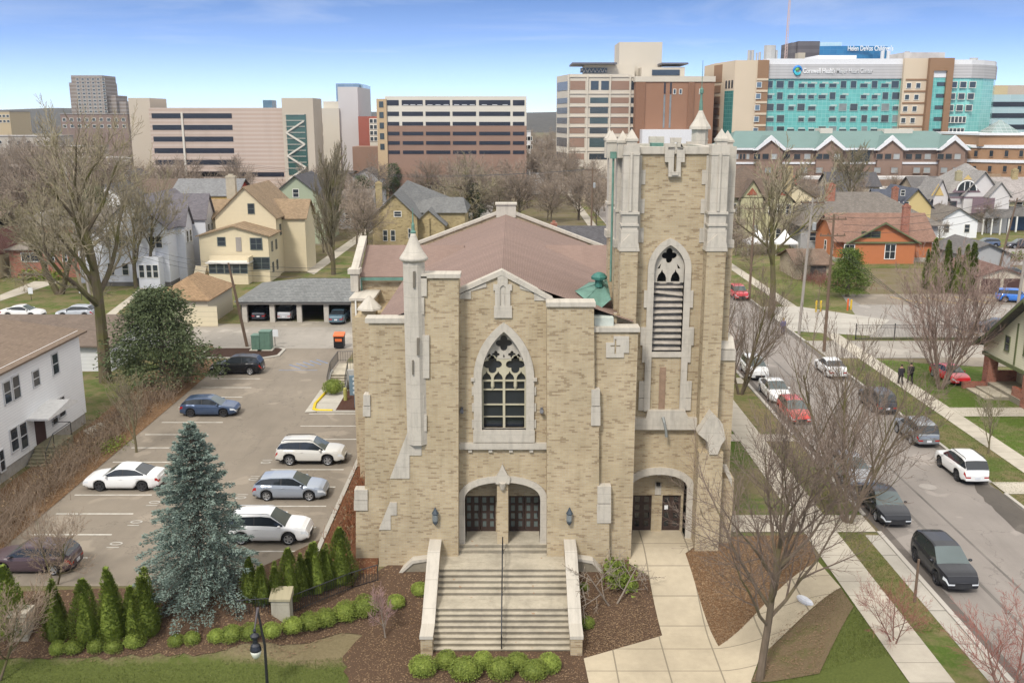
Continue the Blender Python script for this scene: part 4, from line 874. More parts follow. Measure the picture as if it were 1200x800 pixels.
def make_car(label, kind, col, loc, face, group=None, name='parked_car', rim=None, cat='car', dark_roof=False, clad=None, tint=None, flake=.0, L=None, roofbars=False):
    K = KINDS_[kind]; s = (L or K['L']); W = K['W']; Hh = K['H']; h = s/2; wr = K['r']; rear_front = K['wb']/2*s/K['L']
    t = thing(name, label, cat, loc, face, group)
    bodym = [paint(col, flake), PLASTIC]
    cl = K['cl'] if clad is None else clad
    hasclad = K.get('clad', 0) if clad is None else clad
    axl = (-rear_front, rear_front-.02*s)
    ra = wr+.065
    xs = {-h, h, -h+.05, h-.05, -h+.16, h-.16}
    for i in range(1, 24): xs.add(-h+s*i/24)
    xs |= {x*s for x, _ in K['top']}
    for a in axl:
        for i in range(9): xs.add(a-ra*cos(pi*i/8))
    xs = sorted(xs); xs2 = [xs[0]]
    for x in xs[1:]:
        if x-xs2[-1] > .012: xs2.append(x)
    xs = xs2; xs[-1] = h
    top = [(a*s, b) for a, b in K['top']]; top = [(a, lerp(top, a) if abs(a) > h-.22 else sum(lerp(top, a+d) for d in (-.16,-.08,0,.08,.16))/5) for a in [-h+s*i/60 for i in range(61)]]
    def hw(x):
        e = abs(x)/h; k = 0 if e < .62 else ((e-.62)/.38)**2.6
        return W/2*(1-.20*k)
    T = (0,.14,.32,.56,.80,1.0); YF = (.90,.97,1.0,1.0,.975,.915)
    def low(x):
        z = K['cl']+(.07 if abs(x) > h-.3 else 0)
        for a in axl:
            d = abs(x-a)
            if d < ra: z = max(z, wr+sqrt(ra*ra-d*d))
        return z
    def ring(x):
        zl, zt, w = low(x), lerp(top, x), hw(x); tw = min(zl, zt-.08)
        return [(x, w*YF[i], tw+(zt-tw)*T[i]) for i in range(6)]+[(x, w*.6, zt+.018), (x, 0, zt+.025)]
    m = MB(); m.smooth = True; hl = MB(); tl = MB(); gr = MB()
    lamps = {(1,1): MB(), (1,-1): MB(), (-1,1): MB(), (-1,-1): MB()}
    rings = [ring(x) for x in xs]
    for sd in (1, -1):
        for i in range(len(xs)-1):
            A, B = rings[i], rings[i+1]; xm = (xs[i]+xs[i+1])/2
            for j in range(7):
                q = [(p[0], p[1]*sd, p[2]) for p in (A[j], B[j], B[j+1], A[j+1])]
                if sd > 0: q = q[::-1]
                tgt = m
                if 3 == j and xm > h-.42: tgt = lamps[(1,sd)]
                if j in (3,) and xm < -h+.28: tgt = lamps[(-1,sd)]
                m.k = 1 if (j == 0 and (hasclad or abs(xm) > h-.12)) or (hasclad and j == 1 and any(abs(xm-a) < ra+.02 for a in axl)) else 0
                tgt.quad(*q)
    m.k = 0
    # front and rear faces
    for e, R_ in ((1, rings[-1]), (-1, rings[0])):
        fr = (-1,-.58,0,.58,1)
        for j in range(5):
            for c in range(4):
                a, b = fr[c], fr[c+1]
                q = [(R_[j][0]+e*.05*(1-abs(a)), R_[j][1]*a, R_[j][2]), (R_[j][0]+e*.05*(1-abs(b)), R_[j][1]*b, R_[j][2]), (R_[j+1][0]+e*.05*(1-abs(b)), R_[j+1][1]*b, R_[j+1][2]), (R_[j+1][0]+e*.05*(1-abs(a)), R_[j+1][1]*a, R_[j+1][2])]
                if e < 0: q = q[::-1]
                out = c in (0, 3); sd = -1 if c < 2 else 1
                if j == 3 and out: lamps[(e,sd)].quad(*q)
                elif e > 0 and j in (1, 2, 3) and not out: gr.quad(*q)
                else: m.k = 1 if j == 0 else 0; m.quad(*q)
        m.k = 0
        q = [(R_[5][0], -R_[5][1], R_[5][2]), (R_[5][0]+e*.05, 0, R_[5][2]), (R_[5][0], R_[5][1], R_[5][2]), (R_[7][0], 0, R_[7][2])]
        m.add(q, [(0,1,3),(1,2,3)] if e > 0 else [(1,0,3),(2,1,3)])
    # cabin
    rf = [(a*s, b) for a, b in K['roof']]; x0, x1 = rf[0][0], rf[-1][0]; xr, xf = rf[1][0], rf[-2][0]
    b0, b1, b2 = [v*s for v in K['b']]; pil = K['pil']*s
    cx = {x0, x1, xr, xf, b1-.035, b1+.035, b0, x1-.18*(x1-xf)}
    for i in range(1, 14): cx.add(x0+(x1-x0)*i/14)
    cx |= {a for a, _ in rf}
    if kind in ('suv','box','hatch'): cx |= {x0+.10}
    cx = sorted(cx); c2 = [cx[0]]
    for x in cx[1:]:
        if x-c2[-1] > .02: c2.append(x)
    cx = c2; cx[-1] = x1
    def cab(x):
        zb = lerp(top, x)-.01; zr = max(lerp(rf, x), zb+.004); wb = hw(x)*.905; wt = W/2*.70; g = lambda z: wb+(wt-wb)*max(0, min(1, (z-zb)/(Hh-zb)))
        L_ = [(x, g(zb+(zr-zb)*u), zb+(zr-zb)*u) for u in (0,.07,.86,1.)]
        return L_+[(x, L_[3][1]*.86, zr+.028*min(1, (zr-zb)/.3)), (x, 0, zr+.045*min(1, (zr-zb)/.3))]
    CR = [cab(x) for x in cx]
    sw = {k: MB() for k in ((1,'f'),(1,'r'),(-1,'f'),(-1,'r'))}; ws = MB(); rw = MB(); rm = MB() if dark_roof else m; ws.smooth = rw.smooth = True
    for sd in (1, -1):
        for i in range(len(cx)-1):
            A, B = CR[i], CR[i+1]; xm = (cx[i]+cx[i+1])/2
            for j in range(5):
                q = [(p[0], p[1]*sd, p[2]) for p in (A[j], B[j], B[j+1], A[j+1])]
                if sd > 0: q = q[::-1]
                tgt = m
                if j == 1 and x0+.12*(xr-x0)+.02 < xm < x1-.18*(x1-xf)*.99:
                    if abs(xm-b1) < .036: m.k = 1
                    else: tgt = sw[(sd, 'f' if xm > b1 else 'r')]
                elif j >= 3:
                    if xm > xf and j >= 3: tgt = ws
                    elif xm < xr: tgt = rw
                    elif dark_roof: m.k = 1
                tgt.quad(*q); m.k = 0
    m.build('body', bodym, t, 1)
    G_ = tint or CARG
    ws.build('windscreen', tint or CARS, t, 1); rw.build('rear_window', G_, t, 1)
    for k in sw: sw[k].build('side_window', G_, t, 1)
    for (e, sd), mb in lamps.items(): mb.build('headlight' if e > 0 else 'tail_light', HEAD if e > 0 else TAIL, t, 1)
    gr.build('grille', PLASTIC, t, 1)
    u = MB(); u.box(-h+.25, h-.25, -W/2*.72, W/2*.72, K['cl']-.03, .62); u.build('underbody', BLACK, t, 1)
    q = MB(); R0 = rings[0]; zc = R0[3][2]*.62+R0[4][2]*.38; q.box(-h-.068, -h-.045, -.17, .17, zc-.1, zc+.06); q.build('number_plate', PLATE, t, 1)
    if roofbars:
        for sd in (1, -1): q = MB(); q.tube([(xr+.1,sd*W*.335,Hh-.02),(xr+.25,sd*W*.335,Hh+.05),(xf-.25,sd*W*.335,Hh+.05),(xf-.05,sd*W*.335,Hh-.0)], .022, 5); q.build('roof_rail', RIM if roofbars == 1 else PLASTIC, t, 1)
    for sd in (1, -1):
        q = MB(); q.smooth = True; q.ball((x1-.32, sd*(W/2+.06), lerp(top, x1-.3)+.07), .09, .11, .075, 8, 5); q.build('door_mirror', bodym[0], t, 1)
        for xd in (b1+.12, b1-.95 if kind != 'coupe' else b1+.12):
            if kind == 'coupe' and xd > b1+.2: continue
            q = MB(); zt = lerp(top, xd)-.13; q.box(xd-.09, xd+.09, sd*W/2*.985, sd*(W/2*.985+.025), zt-.018, zt+.018); q.build('door_handle', bodym[0], t, 1)
            if kind == 'coupe': break
    wm, rimm = wheel_meshes(wr, rim or RIM)
    for a in axl:
        for sd in (1, -1):
            w = put(wm, 'wheel', t, (a, sd*(W/2-.125), wr), 0 if sd > 0 else pi); put(rimm, 'rim', w)
    return t
WH = {}
def wheel_meshes(r, rim):
    k = (r, rim.name)
    if k not in WH:
        def disc(prof, n=20):
            m = MB(); m.smooth = True; vs = []
            for rr, y in prof:
                for i in range(n): a = 2*pi*i/n; vs.append((rr*cos(a), y, rr*sin(a)))
            L = len(prof); m.add(vs, [(i*n+(j+1)%n, i*n+j, (i+1)*n+j, (i+1)*n+(j+1)%n) for i in range(L-1) for j in range(n)]); m.smooth = False
            return m
        m = disc([(.01,-.1),(r*.9,-.1),(r,-.07),(r,.08),(r*.93,.11),(r*.70,.115),(r*.66,.05),(.01,.045)]); tm = m.mesh('tyre', TYRE)
        m = disc([(r*.70,.116),(r*.63,.122),(r*.60,.07)])
        for i in range(5):
            a = 2*pi*i/5; ca, sa = cos(a), sin(a); q = []
            for rr, ww in ((r*.12,.055),(r*.64,.04)):
                for e in (-1, 1): q.append((rr*ca-e*ww*sa, .11, rr*sa+e*ww*ca))
            m.add(q+[(x, .06, z) for x, y, z in q], [(0,1,3,2),(0,2,6,4),(1,5,7,3)])
        q = [(r*.16*cos(a*pi/5), .118, r*.16*sin(a*pi/5)) for a in range(10)]; m.add(q, [tuple(range(9,-1,-1))])
        WH[k] = (tm, m.mesh('rim', rim))
    return WH[k]
WHITEP, SILV, DGREY, BLK = (.74,.74,.73), (.40,.41,.42), (.075,.08,.085), (.008,.008,.009)
LOT = 'cars parked in the church lot'
def gc(px, py, dy=0., dx=0.): x, y = G(px, py, 0); return (x+dx, y+dy, .016)
make_car('white compact suv with black sills nosed up to the bed by the spruce', 'suv', WHITEP, (-13.6,50.25,.016), 0, LOT, L=4.7, clad=0, roofbars=1)
make_car('silver blue hatchback between the white and the pearl suv in the lot', 'hatch', (.33,.37,.43), (-13.75,56.5,.016), 0, LOT, flake=.4, L=4.5)
make_car('pearl white suv with grey roof panel, third car up the church side of the lot', 'suv', (.56,.545,.50), (-13.75,62.75,.016), 0, LOT, L=4.65, dark_roof=False, roofbars=2)
make_car('white sedan with dark rims backed out from the brush hedge', 'sedan', WHITEP, (-24.75,58.1,.016), pi, LOT, rim=RIMD)
make_car('dark blue hatchback parked nose out under the bare hedge', 'hatch', (.045,.075,.14), (-24.0,73.6,.016), 0, LOT, flake=.3, rim=RIMD, L=4.45)
make_car('black suv beside the blue hatched bay and the green cabinets', 'suv', BLK, (-25.4,86.4,.016), pi, LOT, L=4.75)
make_car('dark purple grey car half hidden behind bare brush', 'hatch', (.075,.05,.058), (-25.0,46.6,.016), pi, LOT, L=4.5)
KERB_R = 'cars parked along the far kerb of the street'; KERB_L = 'cars parked along the church kerb of the street'
UP, DN = pi/2, -pi/2
make_car('white crossover with red tail lights and dark glass at the far kerb, nearest the manhole', 'suv', WHITEP, (29.75,gc(1127,560)[1]+.8,.016), UP, KERB_R, rim=RIMD, dark_roof=False, roofbars=2, L=4.6)
make_car('silver grey crossover between the white and the dark crossover at the far kerb', 'suv', (.26,.28,.30), (29.7,gc(1078,522)[1]+1.6,.016), UP, KERB_R, flake=.5, L=4.6)
make_car('dark grey crossover with red tail lights showing through bare twigs', 'suv', (.05,.05,.055), (29.75,gc(1032,485)[1]+1.9,.016), UP, KERB_R, L=4.6)
make_car('white sedan standing beyond the tall brown utility pole', 'sedan', WHITEP, (29.4,gc(975,443)[1]+1.8,.016), UP, KERB_R)
make_car('black sedan with silver badge at the church kerb', 'sedan', (.016,.018,.024), (22.15,gc(1045,618)[1]+2.2,.016), DN, KERB_L)
make_car('black crossover with clear headlights nearest the camera at the church kerb', 'suv', (.016,.017,.022), (22.3,gc(1112,692)[1]+1.9,.016), DN, KERB_L, rim=RIMD, L=4.65)
make_car('silver car mostly hidden by the bare street tree behind the black sedan', 'sedan', (.32,.33,.35), (22.2,gc(1005,573)[1]+2.2,.016), DN, KERB_L, flake=.4)
make_car('red car behind red twigs at the church kerb', 'hatch', (.50,.05,.04), (22.2,gc(945,500)[1]+2.5,.016), DN, KERB_L)
make_car('white sedan in front of the white suv beside the tower', 'sedan', WHITEP, (22.2,gc(918,475)[1]+2.6,.016), DN, KERB_L)
make_car('white suv parked closest behind the tower corner', 'suv', WHITEP, (22.2,gc(885,448)[1]+2.6,.016), DN, KERB_L, clad=0)
make_car('bright red coupe standing on the grass by the porch walk', 'coupe', (.62,.02,.03), (*G(1112,445,0),.03), -pi/2+.12, None)
make_car('dark grey sedan behind the iron fence in the striped lot', 'sedan', (.05,.055,.065), (*G(1164,389,0),.05), pi-.35, None)
make_car('bright blue boxy wagon in front of the brown garage doors', 'box', (.03,.16,.55), (*G(1190,354,0),.05), -.3, None, rim=RIM)
make_car('small bright red car parked on the far left side of the street', 'box', (.55,.04,.05), (29.6,gc(866,352)[1]+1.5,.016), DN, None, L=4.2)
make_car('dark car tucked behind the tower edge, in front of the red one', 'suv', (.06,.06,.07), (29.7,gc(850,340)[1]+9,.016), DN, None)
FARG = 'cars on the cross street'
make_car('blue grey suv on the cross street beside the yellow post', 'suv', (.07,.10,.17), (*G(1155,290,0),.04), pi, FARG)
make_car('dark suv on the cross street at the frame edge', 'suv', (.04,.04,.05), (*G(1194,291,0),.04), pi, FARG)
make_car('dark car with blue windows behind the garage roof', 'sedan', (.04,.05,.06), (*G(1182,325,0),.04), pi-.2, None)
make_car('white sedan behind the long brown roof', 'sedan', WHITEP, (*G(28,372,0),.04), 0, 'cars behind the long brown roof')
make_car('silver hatchback behind the long brown roof beside the mossy tree', 'hatch', (.40,.43,.47), (*G(90,372,0),.04), pi, 'cars behind the long brown roof')
CP = 'cars under the carport'
make_car('black car in the second bay of the carport, beside the pole', 'sedan', (.03,.035,.05), (*G(309,372,0),.03), UP, CP)
make_car('silver suv in the middle bay of the carport', 'suv', (.42,.43,.45), (*G(338,372,0),.03), UP, CP, clad=0)
make_car('teal grey sedan in the right hand bay of the carport', 'sedan', (.08,.14,.18), (*G(398,376,0),.03), UP, CP)
# ================================================================== trees, hedges, shrubs
def rv(r): return Vector((r.gauss(0,1), r.gauss(0,1), r.gauss(0,1))).normalized()
def bare_tree(seed, height, spread=.45, trunk=None, levels=4, kids=(7,6,5,4), up=.25, wander=.16, clear=.22, forks=1, twig=.012, lean=0., fan=1., lenk=(.62,.55,.5,.5), thick=None):
    r = random.Random(seed); tr, cw = MB(), MB()
    r0 = trunk or height*.018
    def grow(p, d, L, rad, lev):
        n = 6 if lev == 0 else (5 if lev == 1 else (4 if lev < 3 else 3)); pts = [p]; rr = [rad]; dirs = [d]; tip = max(twig, rad*(.30 if lev else .38))
        for i in range(n):
            d = (d+rv(r)*wander*(1 if lev else .45)+Vector((0,0,up*(.5 if lev else .2)))).normalized(); p = p+d*(L/n); pts.append(p); dirs.append(d); rr.append(rad+(tip-rad)*(i+1)/n)
        sides = 8 if lev == 0 else (6 if lev == 1 else (4 if lev == 2 else 3))
        (tr if lev < 2 else cw).tube(pts, rr, sides, cap=lev < 2)
        if lev >= levels: return
        k = kids[lev]
        for c in range(k):
            f = (clear if lev == 0 else .18)+(1-(clear if lev == 0 else .18))*(c+r.random()*.9)/k; f = min(.985, f)
            i = min(n-1, int(f*n)); q = pts[i]+(pts[i+1]-pts[i])*(f*n-i); dd = dirs[i+1]
            side = dd.orthogonal(); side.rotate(Matrix.Rotation(2.399*c+r.random()*1.2, 3, dd)); side.normalize()
            ang = (spread+r.uniform(-.12,.18))*(fan if lev == 0 else 1); nd = (dd*cos(ang)+side*sin(ang)).normalized()
            cr = (rr[i]+(rr[i+1]-rr[i])*(f*n-i))*r.uniform(.5,.72)
            grow(q, nd, L*lenk[lev]*r.uniform(.75,1.15)*(1.15-.45*f), max(cr, twig), lev+1)
        if lev and lev < levels: grow(p, (d+rv(r)*.1).normalized(), L*lenk[lev]*.9, tip, lev+1)
    if forks == 1: grow(Vector((0,0,-.15)), Vector((lean,0,1)).normalized(), height*.62, r0, 0)
    else:
        for k in range(forks):
            a = 2*pi*k/forks+r.random(); grow(Vector((.12*cos(a),.12*sin(a),-.15)), Vector((fan*.38*cos(a)+lean,fan*.38*sin(a),1)).normalized(), height*r.uniform(.5,.68), r0*r.uniform(.7,1), 0)
    return tr, cw
BARKC = bark((.115,.09,.068)); TWIG = bark((.19,.15,.12)); MOSSY = bark((.12,.095,.065), (.11,.105,.035), .25); TWIGM = bark((.24,.205,.14), (.20,.18,.09), .0); REDTW = bark((.20,.085,.07)); GREYTW = bark((.27,.205,.15)); PALE = bark((.24,.20,.16))
def put_tree(tm, loc, label, cat='tree', name='bare_tree', group=None, rz=0., sc_=1., mats=(BARKC, TWIG)):
    t = thing(name, label, cat, loc, rz, group); t.scale = (sc_,)*3
    put(tm[0], 'trunk', t); put(tm[1], 'crown', t); return t
def tmesh(a, mats): return (a[0].mesh('trunk', mats[0]), a[1].mesh('crown', mats[1]))
def leaf_quads(m, p, n, size, r, spread, droop=0., up=None):
    for _ in range(n):
        q = p+Vector((r.gauss(0,spread), r.gauss(0,spread), r.gauss(0,spread*.7)))
        a = rv(r); a.z -= droop; a.normalize(); b = a.orthogonal(); b.rotate(Matrix.Rotation(r.random()*6.3, 3, a)); s = size*r.uniform(.6,1.3)
        u, v = a*s, b.normalized()*s*.38
        m.add([tuple(q-v), tuple(q+u*.55-v*.2), tuple(q+u), tuple(q+v)], [(0,1,2,3)])
# --- blue spruce
def spruce_mesh(seed, hgt, rad, leaf=.12):
    r = random.Random(seed); tr, cw = MB(), MB(); tr.tube([(0,0,-.2),(0,0,hgt*.6),(0,0,hgt*.97)], [hgt*.022,hgt*.012,.02], 7); Zv = Vector((0,0,1))
    z = .3; tier = 0
    while z < hgt*.985:
        f = z/hgt; rr = rad*(1-f)**.80*min(1., .78+2.2*f)+.10; n = max(4, int(5+8*(1-f))); tier += 1
        for k in range(n):
            a = 2*pi*(k+.5*(tier%2)+r.uniform(-.28,.28))/n; L = rr*r.uniform(.70,1.13); d0 = Vector((cos(a), sin(a), 0)); side = Vector((-sin(a), cos(a), 0)); dz = r.uniform(-.12,.12)
            rise = .42*f-.05; droop = -.30*(1-f)
            tr.tube([(0,0,z+dz), tuple(d0*L*.5+Zv*(z+dz+L*(rise*.5+droop*.25))), tuple(d0*L*.95+Zv*(z+dz+L*(rise+droop)*.95))], [.035,.02,.008], 4, False)
            m = int((38+95*L)*(1.25 if f > .5 else 1))
            for _ in range(m):
                g = r.random()**.62
                if g < .15: continue
                wd = (.10+.26*L*(1-g)**.8*min(1, g*2.2)); s_ = r.uniform(-1,1)
                p = d0*L*g+side*s_*wd+Zv*(z+dz+L*(rise*g+droop*g*g)-.22*abs(s_)*wd-r.random()**2*.16)
                u = (d0*r.uniform(.45,1)+side*(s_*.7+r.uniform(-.4,.4))+Zv*r.uniform(-.25,.5)).normalized()*leaf*r.uniform(.75,1.5); v = u.cross(Zv).normalized()*leaf*r.uniform(.18,.32); v.rotate(Matrix.Rotation(r.uniform(-1.2,1.2), 3, u.normalized()))
                cw.add([tuple(p-v*.6), tuple(p+u*.5-v), tuple(p+u), tuple(p+u*.5+v)], [(0,1,2,3)])
        z += (.20+.17*(1-f))*hgt/10
    return tr, cw
BLUE = leafm((.10,.14,.115), (.185,.235,.20), (.28,.33,.285)); YEW = leafm((.05,.072,.03), (.095,.12,.055), (.15,.165,.08)); ARB = leafm((.085,.12,.02), (.15,.195,.033), (.235,.26,.055)); BOX = leafm((.12,.165,.03), (.20,.25,.045), (.29,.32,.075)); OLIVE = leafm((.055,.06,.028), (.10,.10,.05), (.16,.145,.08))
def arb_mesh(seed, hgt, rad, n=2600, leaf=.13, tips=3):
    r = random.Random(seed); cw = MB(); tr = MB(); tr.tube([(0,0,-.2),(0,0,hgt*.8)], [.07,.02], 5); cw.tube([(0,0,.05),(0,0,hgt*.2),(0,0,hgt*.8)], [rad*.45,rad*.5,rad*.1], 7)
    cs = [(r.uniform(-.35,.35)*rad, r.uniform(-.35,.35)*rad, hgt*r.uniform(.82,1.)) for _ in range(tips)]; cs[0] = (0,0,hgt)
    for _ in range(n):
        cx, cy, hh = r.choice(cs); f = r.random()**1.25; a = r.random()*2*pi
        w = rad*(.62 if tips > 1 else 1)*((1-f)**.75*.95+.03)*(1+.14*sin(5*a+9*f))*(min(1, .7+f*3))*r.uniform(.72,1.08)
        p = Vector((cx*(1-f*.4)+w*cos(a), cy*(1-f*.4)+w*sin(a), hh*f+.02))
        u = Vector((cos(a)*.55, sin(a)*.55, r.uniform(.3,1.1))).normalized()*leaf*r.uniform(.7,1.5); v = Vector((-sin(a), cos(a), r.uniform(-.4,.4)))*leaf*.33
        cw.add([tuple(p-v*.5), tuple(p+u*.5-v), tuple(p+u), tuple(p+u*.5+v)], [(0,1,2,3)])
    return tr, cw
def ball_mesh(seed, n=900, leaf=.075, rx=.42, rz=.36):
    r = random.Random(seed); cw = MB(); cw.ball((0,0,rz*.85), rx*.84, rx*.84, rz*.84, 12, 8); lump = [(rv(r), r.uniform(-.08,.2)) for _ in range(12)]
    for _ in range(n):
        d = rv(r)
        if d.z < -.55: continue
        k = 1+sum(h*max(0, d.dot(v)-.6)*2 for v, h in lump); s = k*r.uniform(.80,1.04)
        p = Vector((d.x*rx*s, d.y*rx*s, rz*.85+d.z*rz*s)); u = (d*r.uniform(.2,.9)+rv(r)*.7).normalized()*leaf*r.uniform(.7,1.4); v = u.orthogonal(); v.rotate(Matrix.Rotation(r.random()*6, 3, u.normalized())); v = v.normalized()*leaf*.42
        cw.add([tuple(p-v*.5), tuple(p+u*.5-v), tuple(p+u), tuple(p+u*.5+v)], [(0,1,2,3)])
    return cw
# the blue spruce and its neighbours
def Gz(px, py): x, y = G(px, py); return (x, y, terr(x, y))
sx_, sy_ = G(224, 728); sp = spruce_mesh(4, 8.8, 3.35)
put_tree(tmesh(sp, (BARKC, BLUE)), (sx_, sy_+1.9, terr(sx_, sy_+1.9)), 'full blue spruce standing at the front edge of the parking lot', name='spruce_tree')
arbs = [tmesh(arb_mesh(s, 3.0, .98, 3600, .12, tips=t), (BARKC, ARB)) for s, t in ((1,3),(2,2),(3,4),(4,1))]
AG = 'clipped arborvitae screening the lot, right of the spruce'; AG2 = 'arborvitae left of the spruce'
pl = [(294,703,2.3),(309,706,2.0),(324,704,2.1),(340,700,2.6),(354,696,2.2),(371,693,2.7),(384,688,2.4),(400,682,3.0),(362,688,2.0)]
for i, (px, py, h) in enumerate(pl):
    x, y, z = Gz(px, py); q = arbs[i%4]; t = put_tree(q, (x,y,z), 'dense green arborvitae in the row behind the iron fence, right of the spruce', name='arborvitae', group=AG, rz=i*1.3, sc_=h/3)
for i, (px, py, h, lb) in enumerate(((68,748,3.0,'arborvitae veiled by bare twigs at the far left of the hedge'),(103,748,3.0,'olive arborvitae second from the far left, tangled with bare twigs'),(132,746,3.5,'tallest twin-topped arborvitae left of the spruce'),(158,744,2.5,'low bright arborvitae between the twin-topped one and the spruce'),(175,741,3.3,'arborvitae touching the spruce with a brown dead gap'),(12,742,3.4,'arborvitae behind the leafless branches at the left frame edge'))):
    x, y, z = Gz(px, py); put_tree(arbs[(i+2)%4], (x,y,z), lb, name='arborvitae', group=AG2, rz=i*2.1, sc_=h/3)
boxes = [ball_mesh(s, 2600, .048, .47, .43).mesh('boxwood', BOX) for s in (1,2,3)]
rr_b = random.Random(77)
def ball(px, py, s, label, group, k=0, name='boxwood_shrub', sq=1.):
    x, y, z = Gz(px, py); s *= rr_b.uniform(.86,1.1); o = put(boxes[k%3], name, None, (x+rr_b.uniform(-.08,.08),y+rr_b.uniform(-.08,.08),z-.03), k*1.7); o.scale = (s*rr_b.uniform(.92,1.1),s,s*sq*rr_b.uniform(.85,1.05)); tag(o, label, 'shrub', group); return o
BG = 'round boxwoods along the mulch bed'; n_ = 0
for px, py, s in ((88,763,.85),(112,763,.85),(133,761,.8),(158,758,.95),(205,755,.85),(227,753,.85),(252,752,.9),(274,750,.95),(296,747,.95),(318,744,.95),(341,740,1.0),(362,735,1.05),(384,731,1.15),(404,726,1.15),(70,765,.75),(13,742,.8)):
    ball(px, py, s, 'round green boxwood in the row edging the mulch bed', BG, n_); n_ += 1
SG = 'boxwoods at the foot of the steps'
for px, py, s, lb in ((494,790,1.32,'round boxwood left of the steps, apart from the group'),(521,780,1.2,'tall boxwood right against the left cheek wall of the steps'),(547,793,1.3,'low front boxwood left of the handrail, under the steps'),(567,782,1.1,'boxwood at the steps just left of the handrail'),(585,793,1.28,'boxwood in front of the handrail foot'),(605,782,1.15,'boxwood just right of the handrail, touching the bottom step'),(626,792,1.3,'front boxwood right of the handrail'),(646,784,1.22,'rightmost boxwood at the bottom step')):
    ball(px, py, s, lb, SG, n_); n_ += 1
for px, py, s, lb in ((492,695,.85,'dark round boxwood where the left cheek wall meets the church'),(465,711,.95,'grey green boxwood under the bare pink shrub'),(428,720,1.15,'pale boxwood beside the little bare tree'),(739,692,.75,'yellow green boxwood beside the church path'),(686,735,.7,'small dark shrub against the right cheek wall'),(684,690,.5,'tiny shrub in the corner of the right cheek wall')):
    ball(px, py, s, lb, 'boxwoods close to the church wall', n_); n_ += 1
lf = MB(); r_ = random.Random(5); 
for _ in range(260): leaf_quads(lf, Vector((r_.gauss(0,.28), r_.gauss(0,.28), .35+r_.random()*.45)), 2, .2, r_, .1)
rhm = lf.mesh('rhododendron', ARB)
for px, py, lb in ((722,676,'dark leafy rhododendron under the leaning bare shrub'),(727,690,'second leafy rhododendron below the bare shrub')):
    o = put(rhm, 'rhododendron', None, Gz(px, py), px); tag(o, lb, 'shrub', 'rhododendrons by the church path')
# big dark evergreen over the lot's corner
def evergreen(seed, hgt, rad, n=520, leaf=.36):
    r = random.Random(seed); tr, cw = MB(), MB(); tr.tube([(0,0,-.2),(.2,.1,hgt*.5),(0,.2,hgt*.92)], [.28,.17,.04], 7)
    for _ in range(n):
        f = r.random()**.9; a = r.random()*2*pi; w = rad*(1-.75*f**1.6)*(.75+.25*sin(3*a+f*7))*(.35+.65*sqrt(r.random())); d0 = Vector((cos(a), sin(a), 0)); z = hgt*(.10+.86*f)
        c = d0*w+Vector((0,0,z))
        if r.random() < .3: cw.tube([tuple(Vector((0,0,z-.3))), tuple(c)], [.05,.015], 4, False)
        for _ in range(26):
            q = c+Vector((r.gauss(0,.42), r.gauss(0,.42), r.gauss(0,.17))); u = (d0*r.uniform(.2,1)+rv(r)*.55+Vector((0,0,-.15))).normalized()*leaf*r.uniform(.6,1.2); v = u.orthogonal(); v.rotate(Matrix.Rotation(r.random()*6, 3, u.normalized())); v = v.normalized()*leaf*.16
            cw.add([tuple(q), tuple(q+u*.5-v), tuple(q+u), tuple(q+u*.5+v)], [(0,1,2,3)])
    return tr, cw
x, y = G(190, 462); put_tree(tmesh(evergreen(2, 9.0, 5.4, 640), (BARKC, YEW)), (x-.6, y+2, 0), 'broad dark evergreen leaning over the lot beside the black suv', name='evergreen_tree')
# brush hedge along the left of the lot: bare brown stems
def brush(m, r, x, y, h, n, sp=.5, rad=.012):
    for _ in range(n):
        p = Vector((x+r.gauss(0,sp), y+r.gauss(0,sp), 0)); d = Vector((r.gauss(0,.35), r.gauss(0,.35), 1)).normalized(); L = h*r.uniform(.5,1.1); q = p+d*L*.5; e = q+(d+rv(r)*.5).normalized()*L*.5
        m.tube([tuple(p), tuple(q), tuple(e)], [rad*1.3, rad, rad*.5], 3, False)
        for _ in range(3): b = p+(q-p)*r.uniform(.3,1); m.tube([tuple(b), tuple(b+(d+rv(r)*.9).normalized()*L*.3)], [rad*.8, rad*.4], 3, False)
BRN = leafm((.13,.085,.045), (.20,.14,.08), (.28,.20,.12))
def hedge_run(label, name, pts, hgt, dens, seed, leaves=0, group=None, mat=None, sp=.55):
    r = random.Random(seed); m, lv = MB(), MB(); b = pts[0]
    for (ax, ay), (bx_, by) in zip(pts, pts[1:]):
        L = hypot(bx_-ax, by-ay); n = int(L/.45)
        for i in range(n):
            f = i/n; x, y = ax+(bx_-ax)*f-b[0], ay+(by-ay)*f-b[1]; hh = hgt*r.uniform(.8,1.15); brush(m, r, x, y, hh, dens, sp)
            for _ in range(leaves): leaf_quads(lv, Vector((x+r.gauss(0,sp), y+r.gauss(0,sp), hh*r.uniform(.05,.95))), 3, .14, r, .15)
    t = thing(name, label, 'hedge', (b[0], b[1], terr(*b)), 0, group); m.build('stems', mat or GREYTW, t, 1)
    if leaves: lv.build('leaves', BRN, t, 1)
    return t
hedge_run('brown leafy hedge of bare stems along the lot beside the white house', 'hedge', [(-29.3,54.8),(-29.5,61),(-29.7,68),(-30.2,75)], 2.0, 22, 3, 14, sp=.55)
hedge_run('brown brush under the dark evergreen behind the black suv', 'brush_hedge', [(-29.2,75.5),(-29.6,82),(-29.8,89)], 2.4, 11, 4, 10)
hedge_run('dense grey brown brush in the lower left by the purple car', 'brush_hedge', [(-29.2,46.0),(-29.2,54)], 2.7, 30, 5, 8, sp=.9)
